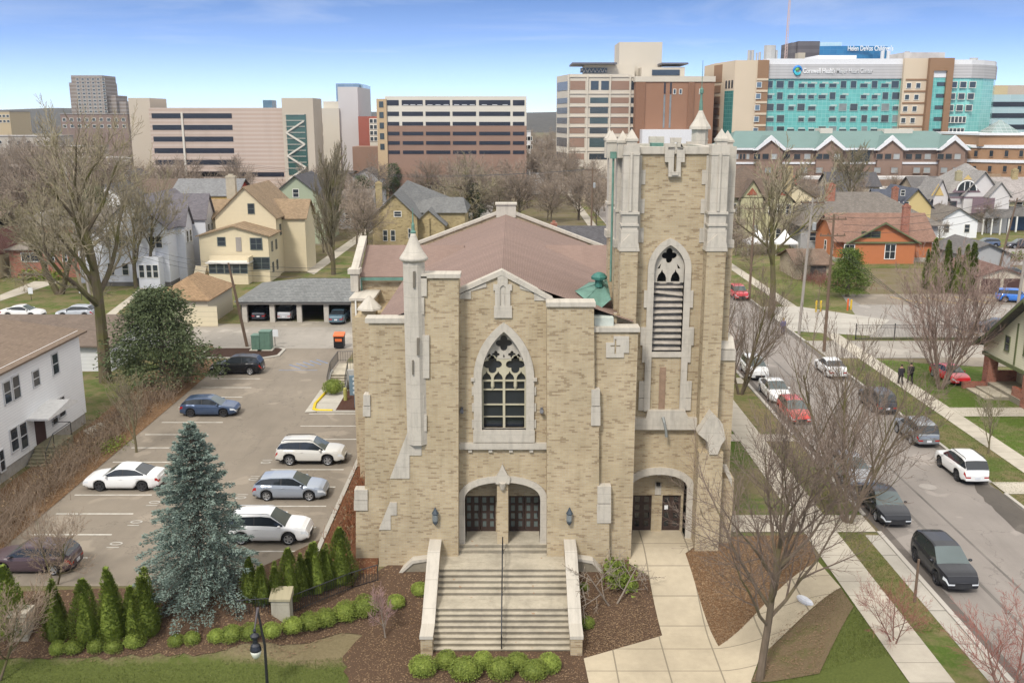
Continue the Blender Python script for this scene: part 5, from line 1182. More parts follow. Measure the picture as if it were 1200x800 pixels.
hedge_run('rust brown ornamental grasses between the lot kerb and the church', 'grass_hedge', [(-9.5,49),(-9.4,58),(-9.4,66)], 1.0, 12, 6, 5, mat=bark((.24,.10,.05)), sp=.4)
hedge_run('reddish brown shrubs below the orange house', 'shrub_row', [G(945,325,0), G(975,337,0), G(1010,340,0)], 2.0, 14, 7, 6, mat=REDTW, sp=1.2)
# --- individually recognisable bare trees
x, y = G(890, 797); tA = bare_tree(23, 15.5, .66, .19, 4, (16,7,6,6), up=.15, clear=.22, twig=.0062, fan=1.0, wander=.15, lenk=(.60,.50,.5,.5))
put_tree(tmesh(tA, (bark((.15,.115,.085), (.14,.12,.05), .0), bark((.16,.12,.095)))), (x, y, terr(x, y)), 'large bare maple spreading over the walk in front of the tower', rz=.4)
tB = bare_tree(33, 14.0, .50, .13, 4, (8,6,4,3), up=.16, clear=.10, forks=5, twig=.0085, fan=1.0, wander=.12, lenk=(.5,.5,.5,.5))
tBm = tmesh(tB, (bark((.16,.125,.09), (.13,.12,.04), .1), bark((.17,.13,.10)))); put_tree(tBm, (19.6, G(985,612,0)[1], 0), 'vase shaped bare tree on the verge beside the silver car', rz=.9)
put_tree(tBm, (19.5, G(905,462,0)[1], 0), 'many stemmed bare tree beside the white sedan near the tower', rz=2.9, sc_=.9)
tC = bare_tree(41, 13.5, .50, .12, 4, (8,6,4,4), up=.16, clear=.08, forks=6, twig=.0095, fan=.95, wander=.14, lenk=(.5,.5,.5,.5)); tCm = tmesh(tC, (bark((.19,.14,.11)), bark((.25,.18,.15)))); xx, yy = G(1030, 452, 0)
put_tree(tCm, (34.9+2.4, yy-1, 0), 'dense reddish bare tree on the lawn near the iron fence', rz=.3, sc_=1.05)
put_tree(tCm, (14.5, G(868,462,0)[1]-6, 0), 'fine red twigged bare tree right beside the tower wall', rz=2.2, sc_=.7)
tD = bare_tree(52, 5.0, .42, .07, 4, (7,5,4,3), up=.22, clear=.22, twig=.008); tDm = tmesh(tD, (bark((.14,.12,.07)), TWIGM))
put_tree(tDm, (*G(1158,532,0), 0), 'small bare young tree on the verge by the white crossover', rz=1., sc_=1.0)
put_tree(tDm, (*G(160,530,0), 0), 'bare young tree with pale twigs beside the lot hedge', rz=2., sc_=1.35)
tE = bare_tree(61, 3.0, .5, .05, 4, (7,6,5,3), up=.1, clear=.28, twig=.006); tEm = tmesh(tE, (PALE, bark((.33,.22,.20))))
put_tree(tEm, Gz(452,748), 'small pale pink bare shrub tree in the left mulch bed', name='bare_shrub', sc_=.95)
tF = bare_tree(66, 4.2, .75, .07, 3, (5,4,4), up=.05, clear=.2, twig=.012, forks=2, fan=1.6); put_tree(tmesh(tF, (PALE, PALE)), Gz(718,708), 'crooked pale bare shrub leaning beside the church path', name='bare_shrub', sc_=1.05)
tG = bare_tree(71, 6.0, .6, .08, 4, (6,5,4,4), up=.08, clear=.1, twig=.006, forks=3, fan=1.3); tGm = tmesh(tG, (bark((.19,.12,.095)), bark((.25,.105,.085))))
put_tree(tGm, (20.0, G(1150,800,0)[1]-1.5, 0), 'red budded bare tree in the lower right corner by the kerb', rz=.5, sc_=.95)
put_tree(tGm, (17.2, 39.2, 0), 'low bare tree with red buds beside the pavement', rz=2.6, sc_=.6)
tH = bare_tree(75, 7.0, .55, .11, 4, (8,6,5,4), up=.1, clear=.15, twig=.009, forks=2, fan=1.2); tHm = tmesh(tH, (MOSSY, GREYTW))
x, y = G(8, 800); put_tree(tHm, (x-.5, y, terr(x,y)), 'pale bare tree with mossy trunk in the lower left corner', rz=.4, sc_=.85)
x, y = G(60, 690); put_tree(tHm, (x, y+.5, terr(x,y)), 'tangled grey bare tree in front of the purple car', rz=2.4, sc_=.62)
# the tall mossy trees at the upper left
def moss_tree(seed, h, label, px, py, rz, sc_=1., **kw):
    a = bare_tree(seed, h, **kw); x, y = G(px, py, 0); return put_tree(tmesh(a, (MOSSY, TWIGM)), (x, y, 0), label, rz=rz, sc_=sc_, group=None)
moss_tree(82, 27.5, 'tallest mossy bare tree with crooked limbs behind the white house', 124, 448, .6, trunk=.58, spread=.56, kids=(11,7,6,5), up=.15, wander=.24, clear=.32, twig=.018, fan=1.0, lenk=(.50,.56,.5,.5))
moss_tree(86, 19.0, 'leaning mossy tree with long sideways limbs left of the tallest tree', 70, 345, 2.4, trunk=.5, spread=.75, kids=(9,7,6,4), up=.1, wander=.26, clear=.3, twig=.024, fan=1.3, forks=2)
moss_tree(88, 15.5, 'mossy bare tree in front of the white gabled house', 160, 338, 1.4, trunk=.33, spread=.6, kids=(8,6,5,4), up=.15, wander=.24, clear=.25, twig=.022)
moss_tree(89, 16.5, 'slimmer bare tree beside the white gabled house', 178, 336, 4.4, trunk=.30, spread=.55, kids=(8,6,5,4), up=.18, wander=.2, clear=.35, twig=.022)
moss_tree(92, 23.0, 'tall upright bare tree with ascending limbs beside the cream house', 391, 322, 1.9, trunk=.38, spread=.30, kids=(18,7,5,5), up=.22, wander=.10, clear=.10, twig=.022, fan=1.1, lenk=(.42,.5,.5,.5))
moss_tree(95, 21.0, 'tall pale barked tree with yellow lichen standing by the far pavement', 903, 372, .3, trunk=.42, spread=.5, kids=(8,6,5,4), up=.16, wander=.24, clear=.35, twig=.03)
moss_tree(97, 19.0, 'round topped bare tree in front of the green roofed offices', 996, 258, 1.3, trunk=.32, spread=.5, kids=(10,7,5,4), up=.2, wander=.2, clear=.25, twig=.035)
moss_tree(99, 18.0, 'wide mossy tree with long bent limbs behind the church ridge', 560, 262, .8, trunk=.5, spread=.85, kids=(9,7,6,4), up=.05, wander=.28, clear=.2, twig=.032, fan=1.25, forks=2)
# trees on the block behind, shared shapes
fm = [tmesh(bare_tree(s, 14.5, .72, .2, 3, (12,9,8), up=.08, wander=.22, clear=.2, twig=.030, fan=1.1), (bark((.12,.095,.07), (.12,.12,.04), .1), bark((.25,.20,.155)))) for s in (201,202,203,204,205)]
rr_ = random.Random(9)
def grove(label, group, spots):
    for i, (px, py, s) in enumerate(spots): x, y = G(px, py, 0); put_tree(fm[rr_.randrange(5)], (x, y, -.1), label, group=group, rz=rr_.random()*6.3, sc_=s)
def scat(x0, x1, y0, y1, n, s0, s1): return [(rr_.uniform(x0,x1), y0+(y1-y0)*rr_.random(), rr_.uniform(s0,s1)) for _ in range(n)]
grove('grey brown bare tree among the crowd of trees in front of the banded garage', 'bare trees in front of the banded parking garage', scat(515,700,200,264,52,.75,1.1)+scat(440,570,196,240,26,.8,1.1)+scat(560,660,190,204,12,.9,1.2))
grove('bare tree above the red brick houses at the upper left', 'bare trees over the left-hand houses', scat(-15,120,190,292,44,.85,1.3))
grove('bare tree between the white gabled house and the pink garage', 'bare trees before the pink parking garage', scat(110,330,200,256,40,.75,1.1))
grove('bare tree on the block beside the tall upright tree', 'bare trees behind the cream house', scat(340,440,210,300,20,.7,1.0))
grove('bare tree near the far side of the street behind the tower', 'bare trees along the far street', scat(845,880,240,330,5,.6,.9)+scat(640,715,200,262,14,.7,1.0))
grove('bare tree in front of the brick offices', 'bare trees by the brick offices', scat(880,1010,232,262,8,.55,.85)+scat(1080,1190,262,280,5,.5,.7))
grove('distant bare tree near the river flats', 'distant bare trees', scat(-20,200,158,182,14,1.0,1.4)+scat(600,655,172,196,12,.9,1.2))
evm = tmesh(evergreen(12, 12., 3.6, 300, .5), (BARKC, YEW))
for px, py, s, lb in ((442,222,1.15,'dark evergreen beside the brick annex'),(425,262,.9,'dark green evergreen left of the stone church'),(462,236,.9,'evergreen half hidden behind the stone church'),(555,262,.75,'ivy dark evergreen at the foot of the bent tree'),(118,300,1.0,'dark evergreen between the brick houses and the tall mossy tree'),(1066,246,.5,'dark evergreen beside the blue roofed house'),(655,215,.55,'green evergreen clump beyond the church ridge'),(682,216,.5,'green evergreen clump beside the office tower')):
    x, y = G(px, py, 0); put_tree(evm, (x, y, 0), lb, name='evergreen_tree', rz=px, sc_=s)
grove('grey bare tree in the yards between the tower and the orange house', 'bare trees in the yards before the orange house', [(862,300,.55),(925,292,.6),(948,286,.6),(872,262,.7),(940,330,.42),(1045,240,.7),(900,285,.5),(880,318,.45),(1010,250,.55),(985,232,.6),(1140,262,.5),(1100,285,.4),(1068,262,.5),(925,262,.65),(960,262,.6)])
hedge_run('low tangle of bare brush along the yard behind the tall brown pole', 'shrub_row', [G(918,318,0), G(950,322,0), G(962,332,0)], 1.8, 16, 17, 4, mat=GREYTW, sp=1.1)
hedge_run('bare brush below the hip roofed house beside the tents', 'shrub_row', [G(872,300,0), G(905,296,0)], 2.2, 14, 18, 3, mat=GREYTW, sp=1.0)
# shrubs and evergreens on the right
bam = tmesh(evergreen(15, 6.5, 3.2, 380, .3), (BARKC, leafm((.045,.075,.012), (.085,.125,.02), (.14,.175,.04)))); x, y = G(992, 348, 0)
put_tree(bam, (x, y, 0), 'big leafy green bush below the orange house', name='evergreen_bush', cat='bush')
am = [tmesh(arb_mesh(s, 6.6, 1.35, 2400, .26, tips=2), (BARKC, ARB)) for s in (31,32,33)]
for i, (px, py, s, lb) in enumerate(((1084,337,.8,'thin faded arborvitae at the left end of the row by the garage'),(1092,339,1.05,'slender arborvitae second from the left by the garage'),(1106,343,1.05,'broad arborvitae in the middle of the row by the garage'),(1119,344,.92,'arborvitae between the broad one and the garage pair'),(1129,344,.98,'arborvitae one from the garage corner'),(1136,342,1.0,'arborvitae touching the garage corner'))):
    x, y = G(px, py, 0); put_tree(am[i%3], (x, y, 0), lb, name='arborvitae', group='arborvitae row by the brown garage', rz=i*1.9, sc_=s)
hm = MB(); r_ = random.Random(8)
for i in range(120): leaf_quads(hm, Vector((r_.uniform(-1.8,1.8), r_.gauss(0,.3), r_.uniform(.1,.9))), 6, .2, r_, .15)
hmm = hm.mesh('clipped_hedge', ARB)
for px, py, lb in ((1190,306,'low clipped hedge beside the yellow post'),(48,328,'low green foundation shrubs by the red brick house')):
    x, y = G(px, py, 0); o = put(hmm, 'hedge', None, (x,y,0)); o.scale = (1.6,1.6,1.6); tag(o, lb, 'hedge')
yb = MB()
for i in range(200): leaf_quads(yb, Vector((r_.gauss(0,.45), r_.uniform(-1.5,1.5), r_.uniform(.1,.7))), 3, .12, r_, .12)
o = put(yb.mesh('shrub', BOX), 'evergreen_shrub', None, (*G(133,527,0),0)); tag(o, 'low yellow green shrub at the foot of the lot hedge', 'shrub')

# fallen leaves on the beds and grass blades on the lawn: nobody could count them
def scatter(name, mat, polys, n, fn, seed):
    r = random.Random(seed); m = MB()
    for q, k in polys:
        xs = [p[0] for p in q]; ys = [p[1] for p in q]
        for _ in range(int(n*k)):
            x, y = r.uniform(min(xs), max(xs)), r.uniform(min(ys), max(ys)); ins = False; j = len(q)-1
            for i in range(len(q)):
                if (q[i][1] > y) != (q[j][1] > y) and x < (q[j][0]-q[i][0])*(y-q[i][1])/(q[j][1]-q[i][1])+q[i][0]: ins = not ins
                j = i
            if ins: fn(m, x, y, r)
    tag(m.build(name, mat), kind='stuff')
def leaf1(m, x, y, r):
    z = terr(x, y)+.085+r.random()*.03; a = r.random()*6.3; s = r.uniform(.025,.06); u, v = (cos(a)*s, sin(a)*s), (-sin(a)*s*.6, cos(a)*s*.6)
    m.add([(x-u[0],y-u[1],z),(x+v[0],y+v[1],z+r.uniform(0,.03)),(x+u[0],y+u[1],z),(x-v[0],y-v[1],z+r.uniform(0,.03))], [(0,1,2,3)])
def blade(m, x, y, r):
    z = terr(x, y)+.02; h = r.uniform(.05,.12); a = r.random()*6.3; w = .014
    m.add([(x-cos(a)*w,y-sin(a)*w,z),(x+cos(a)*w,y+sin(a)*w,z),(x+r.gauss(0,.04),y+r.gauss(0,.04),z+h)], [(0,1,2)])
LEAFL = M((.24,.16,.095), .8, .5, 6.)
scatter('leaf_litter', LEAFL, [(gp((-20,765),(60,745),(250,745),(420,690),(425,735),(330,775),(100,778)), 1.), (gp((440,690),(505,660),(500,770),(690,790),(690,840),(410,840),(425,740)), .7), (gp((680,680),(740,665),(776,746),(684,773)), .5), (gp((806,652),(944,628),(958,660),(842,760)), .9), (gp((905,745),(984,690),(960,790),(880,800)), .5), ([(-32,46),(-28,46),(-28,90),(-31,92)], .9)], 6000, leaf1, 3)
scatter('grass_tufts', leafm((.08,.105,.022), (.13,.16,.035), (.22,.21,.09)), [(gp((-40,840),(-40,775),(230,778),(410,770),(405,840)), 1.), (rect(18.5,19.9,40,66), .7), (rect(31.0,34,55,90), .9), (rect(12,16.6,38,44), .5), (rect(35.6,41,60,90), .8)], 16000, blade, 4)
# ================================================================== houses
def gable(mw, mr, x0, x1, y0, y1, z0, ze, rise, axis='y', over=.45, th=.16):
    # walls with gable ends; axis = direction of the ridge
    if axis == 'y':
        xm = (x0+x1)/2; mw.xprism([(x0,z0),(x1,z0),(x1,ze),(xm,ze+rise),(x0,ze)], y0, y1)
        s = rise/(xm-x0); e = over
        for a, b in ((x0-e, xm), (xm, x1+e)):
            za, zb = (ze-s*e, ze+rise) if a < xm-1e-6 else (ze+rise, ze-s*e)
            mr.xprism([(a,za+.01),(b,zb+.01),(b,zb+th),(a,za+th)], y0-over, y1+over)
    else:
        ym = (y0+y1)/2; mw.yprism([(y0,z0),(y1,z0),(y1,ze),(ym,ze+rise),(y0,ze)], x0, x1)
        s = rise/(ym-y0); e = over
        for a, b in ((y0-e, ym), (ym, y1+e)):
            za, zb = (ze-s*e, ze+rise) if a < ym-1e-6 else (ze+rise, ze-s*e)
            mr.yprism([(a,za+.01),(b,zb+.01),(b,zb+th),(a,za+th)], x0-over, x1+over)
def hip(mr, x0, x1, y0, y1, ze, rise, over=.4, axis=None):
    x0 -= over; x1 += over; y0 -= over; y1 += over; w, d = x1-x0, y1-y0
    if w >= d: a, b = (x0+d/2, (y0+y1)/2, ze+rise), (x1-d/2, (y0+y1)/2, ze+rise)
    else: a, b = ((x0+x1)/2, y0+w/2, ze+rise), ((x0+x1)/2, y1-w/2, ze+rise)
    v = [(x0,y0,ze),(x1,y0,ze),(x1,y1,ze),(x0,y1,ze),a,b]
    f = [(0,1,5,4),(1,2,5),(2,3,4,5),(3,0,4)] if w >= d else [(0,1,4),(1,2,5,4),(2,3,5),(3,0,4,5)]
    mr.add(v, f); mr.box(x0, x1, y0, y1, ze-.14, ze-.002)
WM = {}
def window(parent, c, w, h, face='f', trim=None, gl=None, name='window', split=True):
    # c = centre on the wall surface, world space; the parent stands unturned
    trim = trim or TRIM; gl = gl or GLASS; k = (round(w,2), round(h,2), trim.name, gl.name, split)
    if k not in WM:
        m = MB(); f = max(.06, min(.11, w*.09))
        m.box(-w/2-f, w/2+f, -.06, .02, h/2, h/2+f); m.box(-w/2-f, w/2+f, -.09, .02, -h/2-f, -h/2); m.box(-w/2-f, -w/2, -.06, .02, -h/2, h/2); m.box(w/2, w/2+f, -.06, .02, -h/2, h/2)
        if split: m.box(-w/2, w/2, -.045, .0, -.03, .03)
        if w > 1.5: m.box(-.04, .04, -.05, .0, -h/2, h/2)
        p = MB(); p.box(-w/2+.002, w/2-.002, -.025, .01, -h/2+.002, h/2-.002)
        WM[k] = (m.mesh('window', trim), p.mesh('pane', gl))
    b = parent; off = Vector((0,0,0))
    while b is not None: off += b.location; b = b.parent
    rz = {'f': 0, 'l': -pi/2, 'r': pi/2, 'b': pi}[face]
    o = put(WM[k][0], name, parent, Vector(c)-off, rz); put(WM[k][1], 'pane', o); return o
def wpx(parent, Y, x0, x1, y0, y1, **kw):       # a window seen in a wall facing the camera at depth Y
    a, z1 = P(x0, y0, Y); b, z0 = P(x1, y1, Y); return window(parent, ((a+b)/2, Y, (z0+z1)/2), max(.3, b-a), max(.3, z1-z0), **kw)
def atx(px, py, x): a, b, c = ray(px, py); t = x/a; return (t*b, H+c*t)
def wside(parent, x, x0, x1, y0, y1, face='r', **kw):  # a window in a wall at a given x
    ya, z1 = atx(x0, y0, x); yb, z0 = atx(x1, y1, x); return window(parent, (x, (ya+yb)/2, (z0+z1)/2), max(.4, abs(yb-ya)), max(.5, z1-z0), face=face, **kw)
def simple(parent, name, mat, fn): m = MB(); fn(m); return m.build(name, mat, parent)
def chimney(parent, x, y, z0, z1, w=.5, mat=None): m = MB(); m.box(x-w,x+w,y-w*.7,y+w*.7,z0,z1); m.box(x-w-.06,x+w+.06,y-w*.7-.06,y+w*.7+.06,z1-.3,z1-.12); m.box(x-w*.5,x+w*.5,y-w*.4,y+w*.4,z1,z1+.25); return m.build('chimney', mat or brick((.34,.10,.05),(.28,.08,.04),(.15,.05,.03)), parent)
WSID = siding((.76,.76,.76)); CSID = siding((.62,.53,.36)); OSID = siding((.46,.165,.07)); YSID = siding((.55,.43,.20)); GSID = siding((.33,.37,.26)); BEIGE = siding((.48,.43,.34)); TANS = siding((.40,.33,.24)); GREYS = siding((.36,.36,.36)); REDB = brick((.36,.105,.06),(.28,.085,.05),(.13,.05,.035)); YST = brick((.42,.33,.17),(.33,.26,.13),(.18,.13,.07), .45, .22)
RG = shingle((.17,.16,.155)); RB = shingle((.25,.175,.115)); RBR = shingle((.17,.125,.095)); RPK = shingle((.29,.175,.13)); RT = shingle((.215,.19,.165)); RP = shingle((.35,.33,.31)); RBL = shingle((.11,.12,.15)); RDG = shingle((.115,.11,.115)); DRK = M((.06,.05,.045), .6); GTRIM = M((.13,.15,.07), .6); PURP = M((.20,.14,.155), .6)
# --- white sided house at the lower left
wh = thing('house', 'white sided house with brown low roof, door canopy and stone stoop in the lower left', 'house', (-38, 61, 0))
xw = -32.9; mw, mr = MB(), MB(); ze = 7.2
mw.box(-46, xw, 49, 71.4, .85, ze); mw.yprism([(49,ze),(71.4,ze),(71.4,ze+.1),(49,ze+.1)], -46, xw-.02)
mr.add([(xw+.5,48.6,ze+.02),(-40,48.6,ze+1.1),(-40,71.8,ze+1.1),(xw+.5,71.8,ze+.02),(-46.5,48.6,ze+.02),(-46.5,71.8,ze+.02)], [(3,2,1,0),(1,2,5,4),(0,1,4),(3,5,2)]); mr.box(-46.5,xw+.5,48.6,71.8,ze-.12,ze+.0)
wb_ = mw.build('wall', WSID, wh); mr.build('roof', shingle((.24,.18,.135), None, .35, .035), wh)
simple(wh, 'foundation', M((.34,.32,.29), .9, .3), lambda m: m.box(-45.9, xw-.08, 49.1, 71.3, -.3, .85))
simple(wh, 'white_roof_patch', M((.72,.70,.66), .7), lambda m: m.box(-46, -38.6, 50, 66.0, ze+.9, ze+1.45)); simple(wh, 'orange_flashing', M((.45,.22,.08), .7), lambda m: m.box(-38.6, -38.45, 50, 66.0, ze+.85, ze+1.47))
simple(wh, 'vent_pipe', DRK, lambda m: m.tube([(-36.3,64,ze+.4),(-36.3,64,ze+1.1)], .09, 6))
for q in ((60,69,413,439),(37.5,46.5,434,452),(13.5,24,439,468),(3,13.5,446,473),(67.5,76.5,465,488),(60.5,67.5,483,496),(22,33,494,526),(11,22,501,528),(-2,6,526,553)):
    x0, x1, ya, yb_ = q; yb0 = (ya+yb_)/2; h_ = (yb_-ya)/1.35; wside(wh, xw+.01, x0, x1, yb0-h_/2, yb0+h_/2, trim=M((.55,.55,.55), .6))
Yd0, zd0_ = atx(43, 520, xw); Yd1, _ = atx(54, 514, xw); dm = MB(); dm.box(xw-.05, xw+.06, Yd0, Yd1+.0, .95, 3.0); dm.build('door', M((.06,.03,.03), .5), wh)
simple(wh, 'door_canopy', M((.68,.67,.65), .7), lambda m: m.yprism([(Yd0-1.0,3.0),(Yd1+2.2,3.0),(Yd1+2.2,3.14),(Yd1+1,3.55),(Yd0-1,3.14)], xw, xw+1.5))
st_ = MB(); st_.box(xw+.02, xw+1.5, Yd0-.4, Yd1+.9, -.2, .93)
for i in range(5): st_.box(xw+.1, xw+1.45, Yd0-.4-.3*(i+1), Yd0-.4-.3*i-.002, -.2, .93-.165*(i+1))
st_.build('stoop', M((.25,.23,.15), .9, .4), wh)
simple(wh, 'stoop_railing', IRON, lambda m: (m.tube([(xw+1.4,Yd1+.9,.9),(xw+1.4,Yd1+.9,1.9),(xw+1.4,Yd0-.4,1.9),(xw+1.4,Yd0-1.7,1.0),(xw+1.4,Yd0-1.7,.1)], .03, 5), m.tube([(xw+.1,Yd1+.9,1.9),(xw+1.4,Yd1+.9,1.9)], .03, 5), m.tube([(xw+1.4,Yd0-.4,.9),(xw+1.4,Yd0-.4,1.9)], .025, 5)))
simple(wh, 'lower_roof_corner', RBR, lambda m: m.add([(xw+.0,50.5,3.6),(xw+2.2,50.0,2.8),(xw+2.2,54.6,2.8),(xw+.0,54.2,3.6),(xw,50.5,2.7),(xw,54.2,2.7)], [(0,1,2,3),(1,4,5,2),(3,2,5),(0,4,1)]))
# --- long garage row behind it
g = thing('garage_row', 'long low garage row with brown shingle roof and white wall behind the white house', 'garage', (-58, 93, 0)); mw, mr = MB(), MB()
gable(mw, mr, -80, -37.2, 86.8, 100.5, 0, 2.5, 1.35, 'x', .5); mw.build('wall', siding((.62,.62,.61), .35), g); mr.build('roof', shingle((.20,.155,.125), None, .35, .05), g)
for i in range(7): simple(g, 'garage_door', M((.50,.49,.46), .6), lambda m: m.box(-44-5.2*i-3.6, -44-5.2*i, 86.74, 86.82, 0, 2.2))
# --- beige hip roofed garage
g = thing('garage', 'small beige garage with tan hip roof and cream door beside the wooden pole', 'garage', (-37.4, 111, 0))
simple(g, 'wall', BEIGE, lambda m: m.box(-40.4, -34.3, 106.8, 116.5, 0, 3.1)); m = MB(); hip(m, -40.4, -34.3, 106.8, 116.5, 3.1, 2.1); m.build('roof', shingle((.36,.24,.14)), g)
simple(g, 'garage_door', siding((.60,.53,.38), .55), lambda m: m.box(*[PX(214,106.8), PX(257,106.8)], 106.72, 106.82, .02, 2.3))
# --- carport
g = thing('carport', 'grey roofed open carport with five bays of parked cars', 'carport', (-22, 114, 0)); x0, x1 = -31.3, -12.5
m = MB(); hip(m, x0, x1, 109, 121, 2.55, 1.6, .5); m.build('roof', shingle((.22,.225,.22)), g)
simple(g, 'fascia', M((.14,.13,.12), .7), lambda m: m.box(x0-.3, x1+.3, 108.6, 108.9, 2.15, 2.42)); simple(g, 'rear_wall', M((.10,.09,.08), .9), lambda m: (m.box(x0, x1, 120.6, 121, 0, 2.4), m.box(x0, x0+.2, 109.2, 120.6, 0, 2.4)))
for px in (289, 321, 352.5, 384, 415): x = PX(px, 109); simple(g, 'post', M((.44,.41,.36), .8), lambda m: m.box(x-.28, x+.28, 108.9, 109.4, 0, 2.4))
# --- cream house
ch = thing('house', 'cream house with tan roofs, steep gable, sunroom and red trimmed neighbour behind', 'house', (-39, 145, 0))
mw, mr = MB(), MB(); gable(mw, mr, PX(242,137), PX(321,137), 137, 143.2, 0, 6.6, 1.35, 'y', .4); gable(mw, mr, PX(262,143), PX(331,143), 143.01, 158, 0, 8.7, 4.3, 'y', .35); gable(mw, mr, -46.2, -31.5, 147, 154, 0, 8.2, 2.4, 'x', .35)
mw.build('wall', CSID, ch); mr.build('roof', shingle((.34,.245,.155)), ch); chimney(ch, PX(283,152), 152, 9, 14.2, .7, M((.42,.37,.28), .9)); TEAL = M((.12,.14,.13), .6)
for q in ((255,264,278.5,287.5),(293.5,307,279.5,292),(297,316,302,315)): wpx(ch, 137, *q, trim=TEAL)
wpx(ch, 143, 290.5, 298, 239, 250, trim=TEAL); a, zt_ = P(276,278,137); b, zb_ = P(283.5,294.5,137); simple(ch, 'door', M((.30,.27,.24), .6), lambda m: m.box(a, b, 136.93, 137.02, zb_, zt_))
xs_ = PX(321,137)
for yy in (139, 141.5): window(ch, (xs_, yy, 4.9), .8, 1.3, 'r', trim=TEAL); window(ch, (xs_, yy, 1.9), .8, 1.3, 'r', trim=TEAL)
xs_ = PX(331,143)
for yy in (145.5, 149, 153): window(ch, (xs_+.0, yy, 6.6), .9, 1.5, 'r', trim=TEAL)
sr0, sr1 = PX(251,135), PX(296,135); pr = MB(); pr.box(sr0, sr1, 134.8, 137, 0, 1.5); pr.box(sr0, sr1, 134.9, 136.99, 1.5, 3.0); su = pr.build('sunroom', CSID, ch); simple(su, 'flat_roof', M((.66,.63,.58), .7), lambda m: m.box(sr0-.3, sr1+.3, 134.5, 137.0, 3.0, 3.2))
simple(su, 'parapet', CSID, lambda m: (m.box(sr0-.3, sr1+.3, 136.5, 136.7, 3.2, 3.9), m.box(sr1+.1, sr1+.3, 134.5, 136.5, 3.2, 3.9)))
for i in range(5): w_ = (sr1-sr0)/5; window(su, (sr0+w_*(i+.5), 134.88, 2.25), w_*.8, 1.2, 'f', trim=TEAL)
m = MB()
for i in range(10): m.box(sr0-2.2, sr0-.6, 133.4+.28*i, 133.68+.28*i, 0, .25*(i+1))
m.build('outside_stair', M((.50,.44,.33), .8), ch)
# --- white gabled house
ch = thing('house', 'tall white house with purple grey roof and two narrow gables behind the mossy trees', 'house', (-52, 140, 0)); mw, mr = MB(), MB()
gable(mw, mr, -57, -47.8, 133.5, 151, 0, 8.2, 4.0, 'y', .4); gable(mw, mr, -52, -46.6, 137.2, 140.6, 0, 8.3, 2.4, 'x', .3); gable(mw, mr, -52, -45.6, 143.6, 148, 0, 8.6, 3.2, 'x', .3); gable(mw, mr, -61.5, -57, 136, 146, 0, 5.6, 2.2, 'y', .4)
mw.box(-51.5,-48.6,131.6,133.49,0,4.3); mw.build('wall', siding((.60,.61,.64)), ch); mr.build('roof', shingle((.20,.185,.20)), ch)
for yy in (138.2, 139.6): window(ch, (-46.59, yy, 6.4), .75, 1.6, 'r')
for yy in (145, 146.6): window(ch, (-45.59, yy, 6.6), .75, 1.7, 'r'); window(ch, (-45.59, yy, 2.4), .75, 1.7, 'r')
for x in (-56, -54.2, -50, -49): window(ch, (x, 133.49, 6.2), .8, 1.5)
for x in (-56, -54): window(ch, (x, 133.49, 2.4), .8, 1.6)
for x in (-51, -50, -49.1): window(ch, (x, 131.59, 2.4), .65, 1.7)
simple(ch, 'foundation', M((.14,.13,.12), .9), lambda m: m.box(-57.05,-47.75,133.4,151,0,.6))
# --- red brick houses at the left
ch = thing('house', 'low red brick house with picture window and pale roof at the left', 'house', (-69.5, 146, 0)); mw, mr = MB(), MB()
mw.box(-74, -63.5, 141, 150, 0, 4.2); hip(mr, -74, -63.5, 141, 150, 4.2, 2.0, .5); mw.build('wall', REDB, ch); mr.build('roof', shingle((.27,.235,.20)), ch); WT = M((.62,.61,.57), .6)
wpx(ch, 141, 25, 46, 297, 306, trim=WT, split=False); wpx(ch, 141, 55.5, 64, 297, 306, trim=WT); wpx(ch, 141, 73, 79, 297, 306, trim=WT)
ch = thing('house', 'larger red brick house with grey roof behind the low brick one', 'house', (-70, 160, 0)); mw, mr = MB(), MB()
mw.box(-80, -62, 153, 168, 0, 6.4); hip(mr, -80, -62, 153, 168, 6.4, 3.0, .6); mw.build('wall', REDB, ch); mr.build('roof', RT, ch)
for x in (-78,-75,-72,-69,-66): window(ch, (x, 152.99, 4.9), 1.1, 1.4)
ch = thing('house', 'dark red brick house with cream lower floor at the left frame edge', 'house', (-79, 140, 0)); mw, mr = MB(), MB()
mw.box(-88, -75.2, 138, 148, 3.4, 7.2); gable(MB(), mr, -88, -75.2, 138, 148, 0, 7.2, 2.2, 'x', .6); mw.build('wall', brick((.22,.06,.05),(.17,.05,.04),(.10,.035,.03)), ch); mr.build('roof', RBR, ch); simple(ch, 'lower_wall', CSID, lambda m: m.box(-88, -75.25, 138.05, 148, 0, 3.4))
for x in (-78.5,-76.6): window(ch, (x, 137.99, 5.4), .9, 1.3); window(ch, (x, 138.04, 1.9), .9, 1.5)
ch = thing('shed', 'small brick outbuilding with flat brown roof at the far left edge', 'shed', (-78, 132, 0)); simple(ch, 'wall', REDB, lambda m: m.box(-82, -74.6, 129, 134, 0, 2.9)); simple(ch, 'roof', RBR, lambda m: m.box(-82.4, -74.2, 128.6, 134.4, 2.9, 3.2)); window(ch, (-76.4, 128.99, 1.6), 1.2, 1.1)
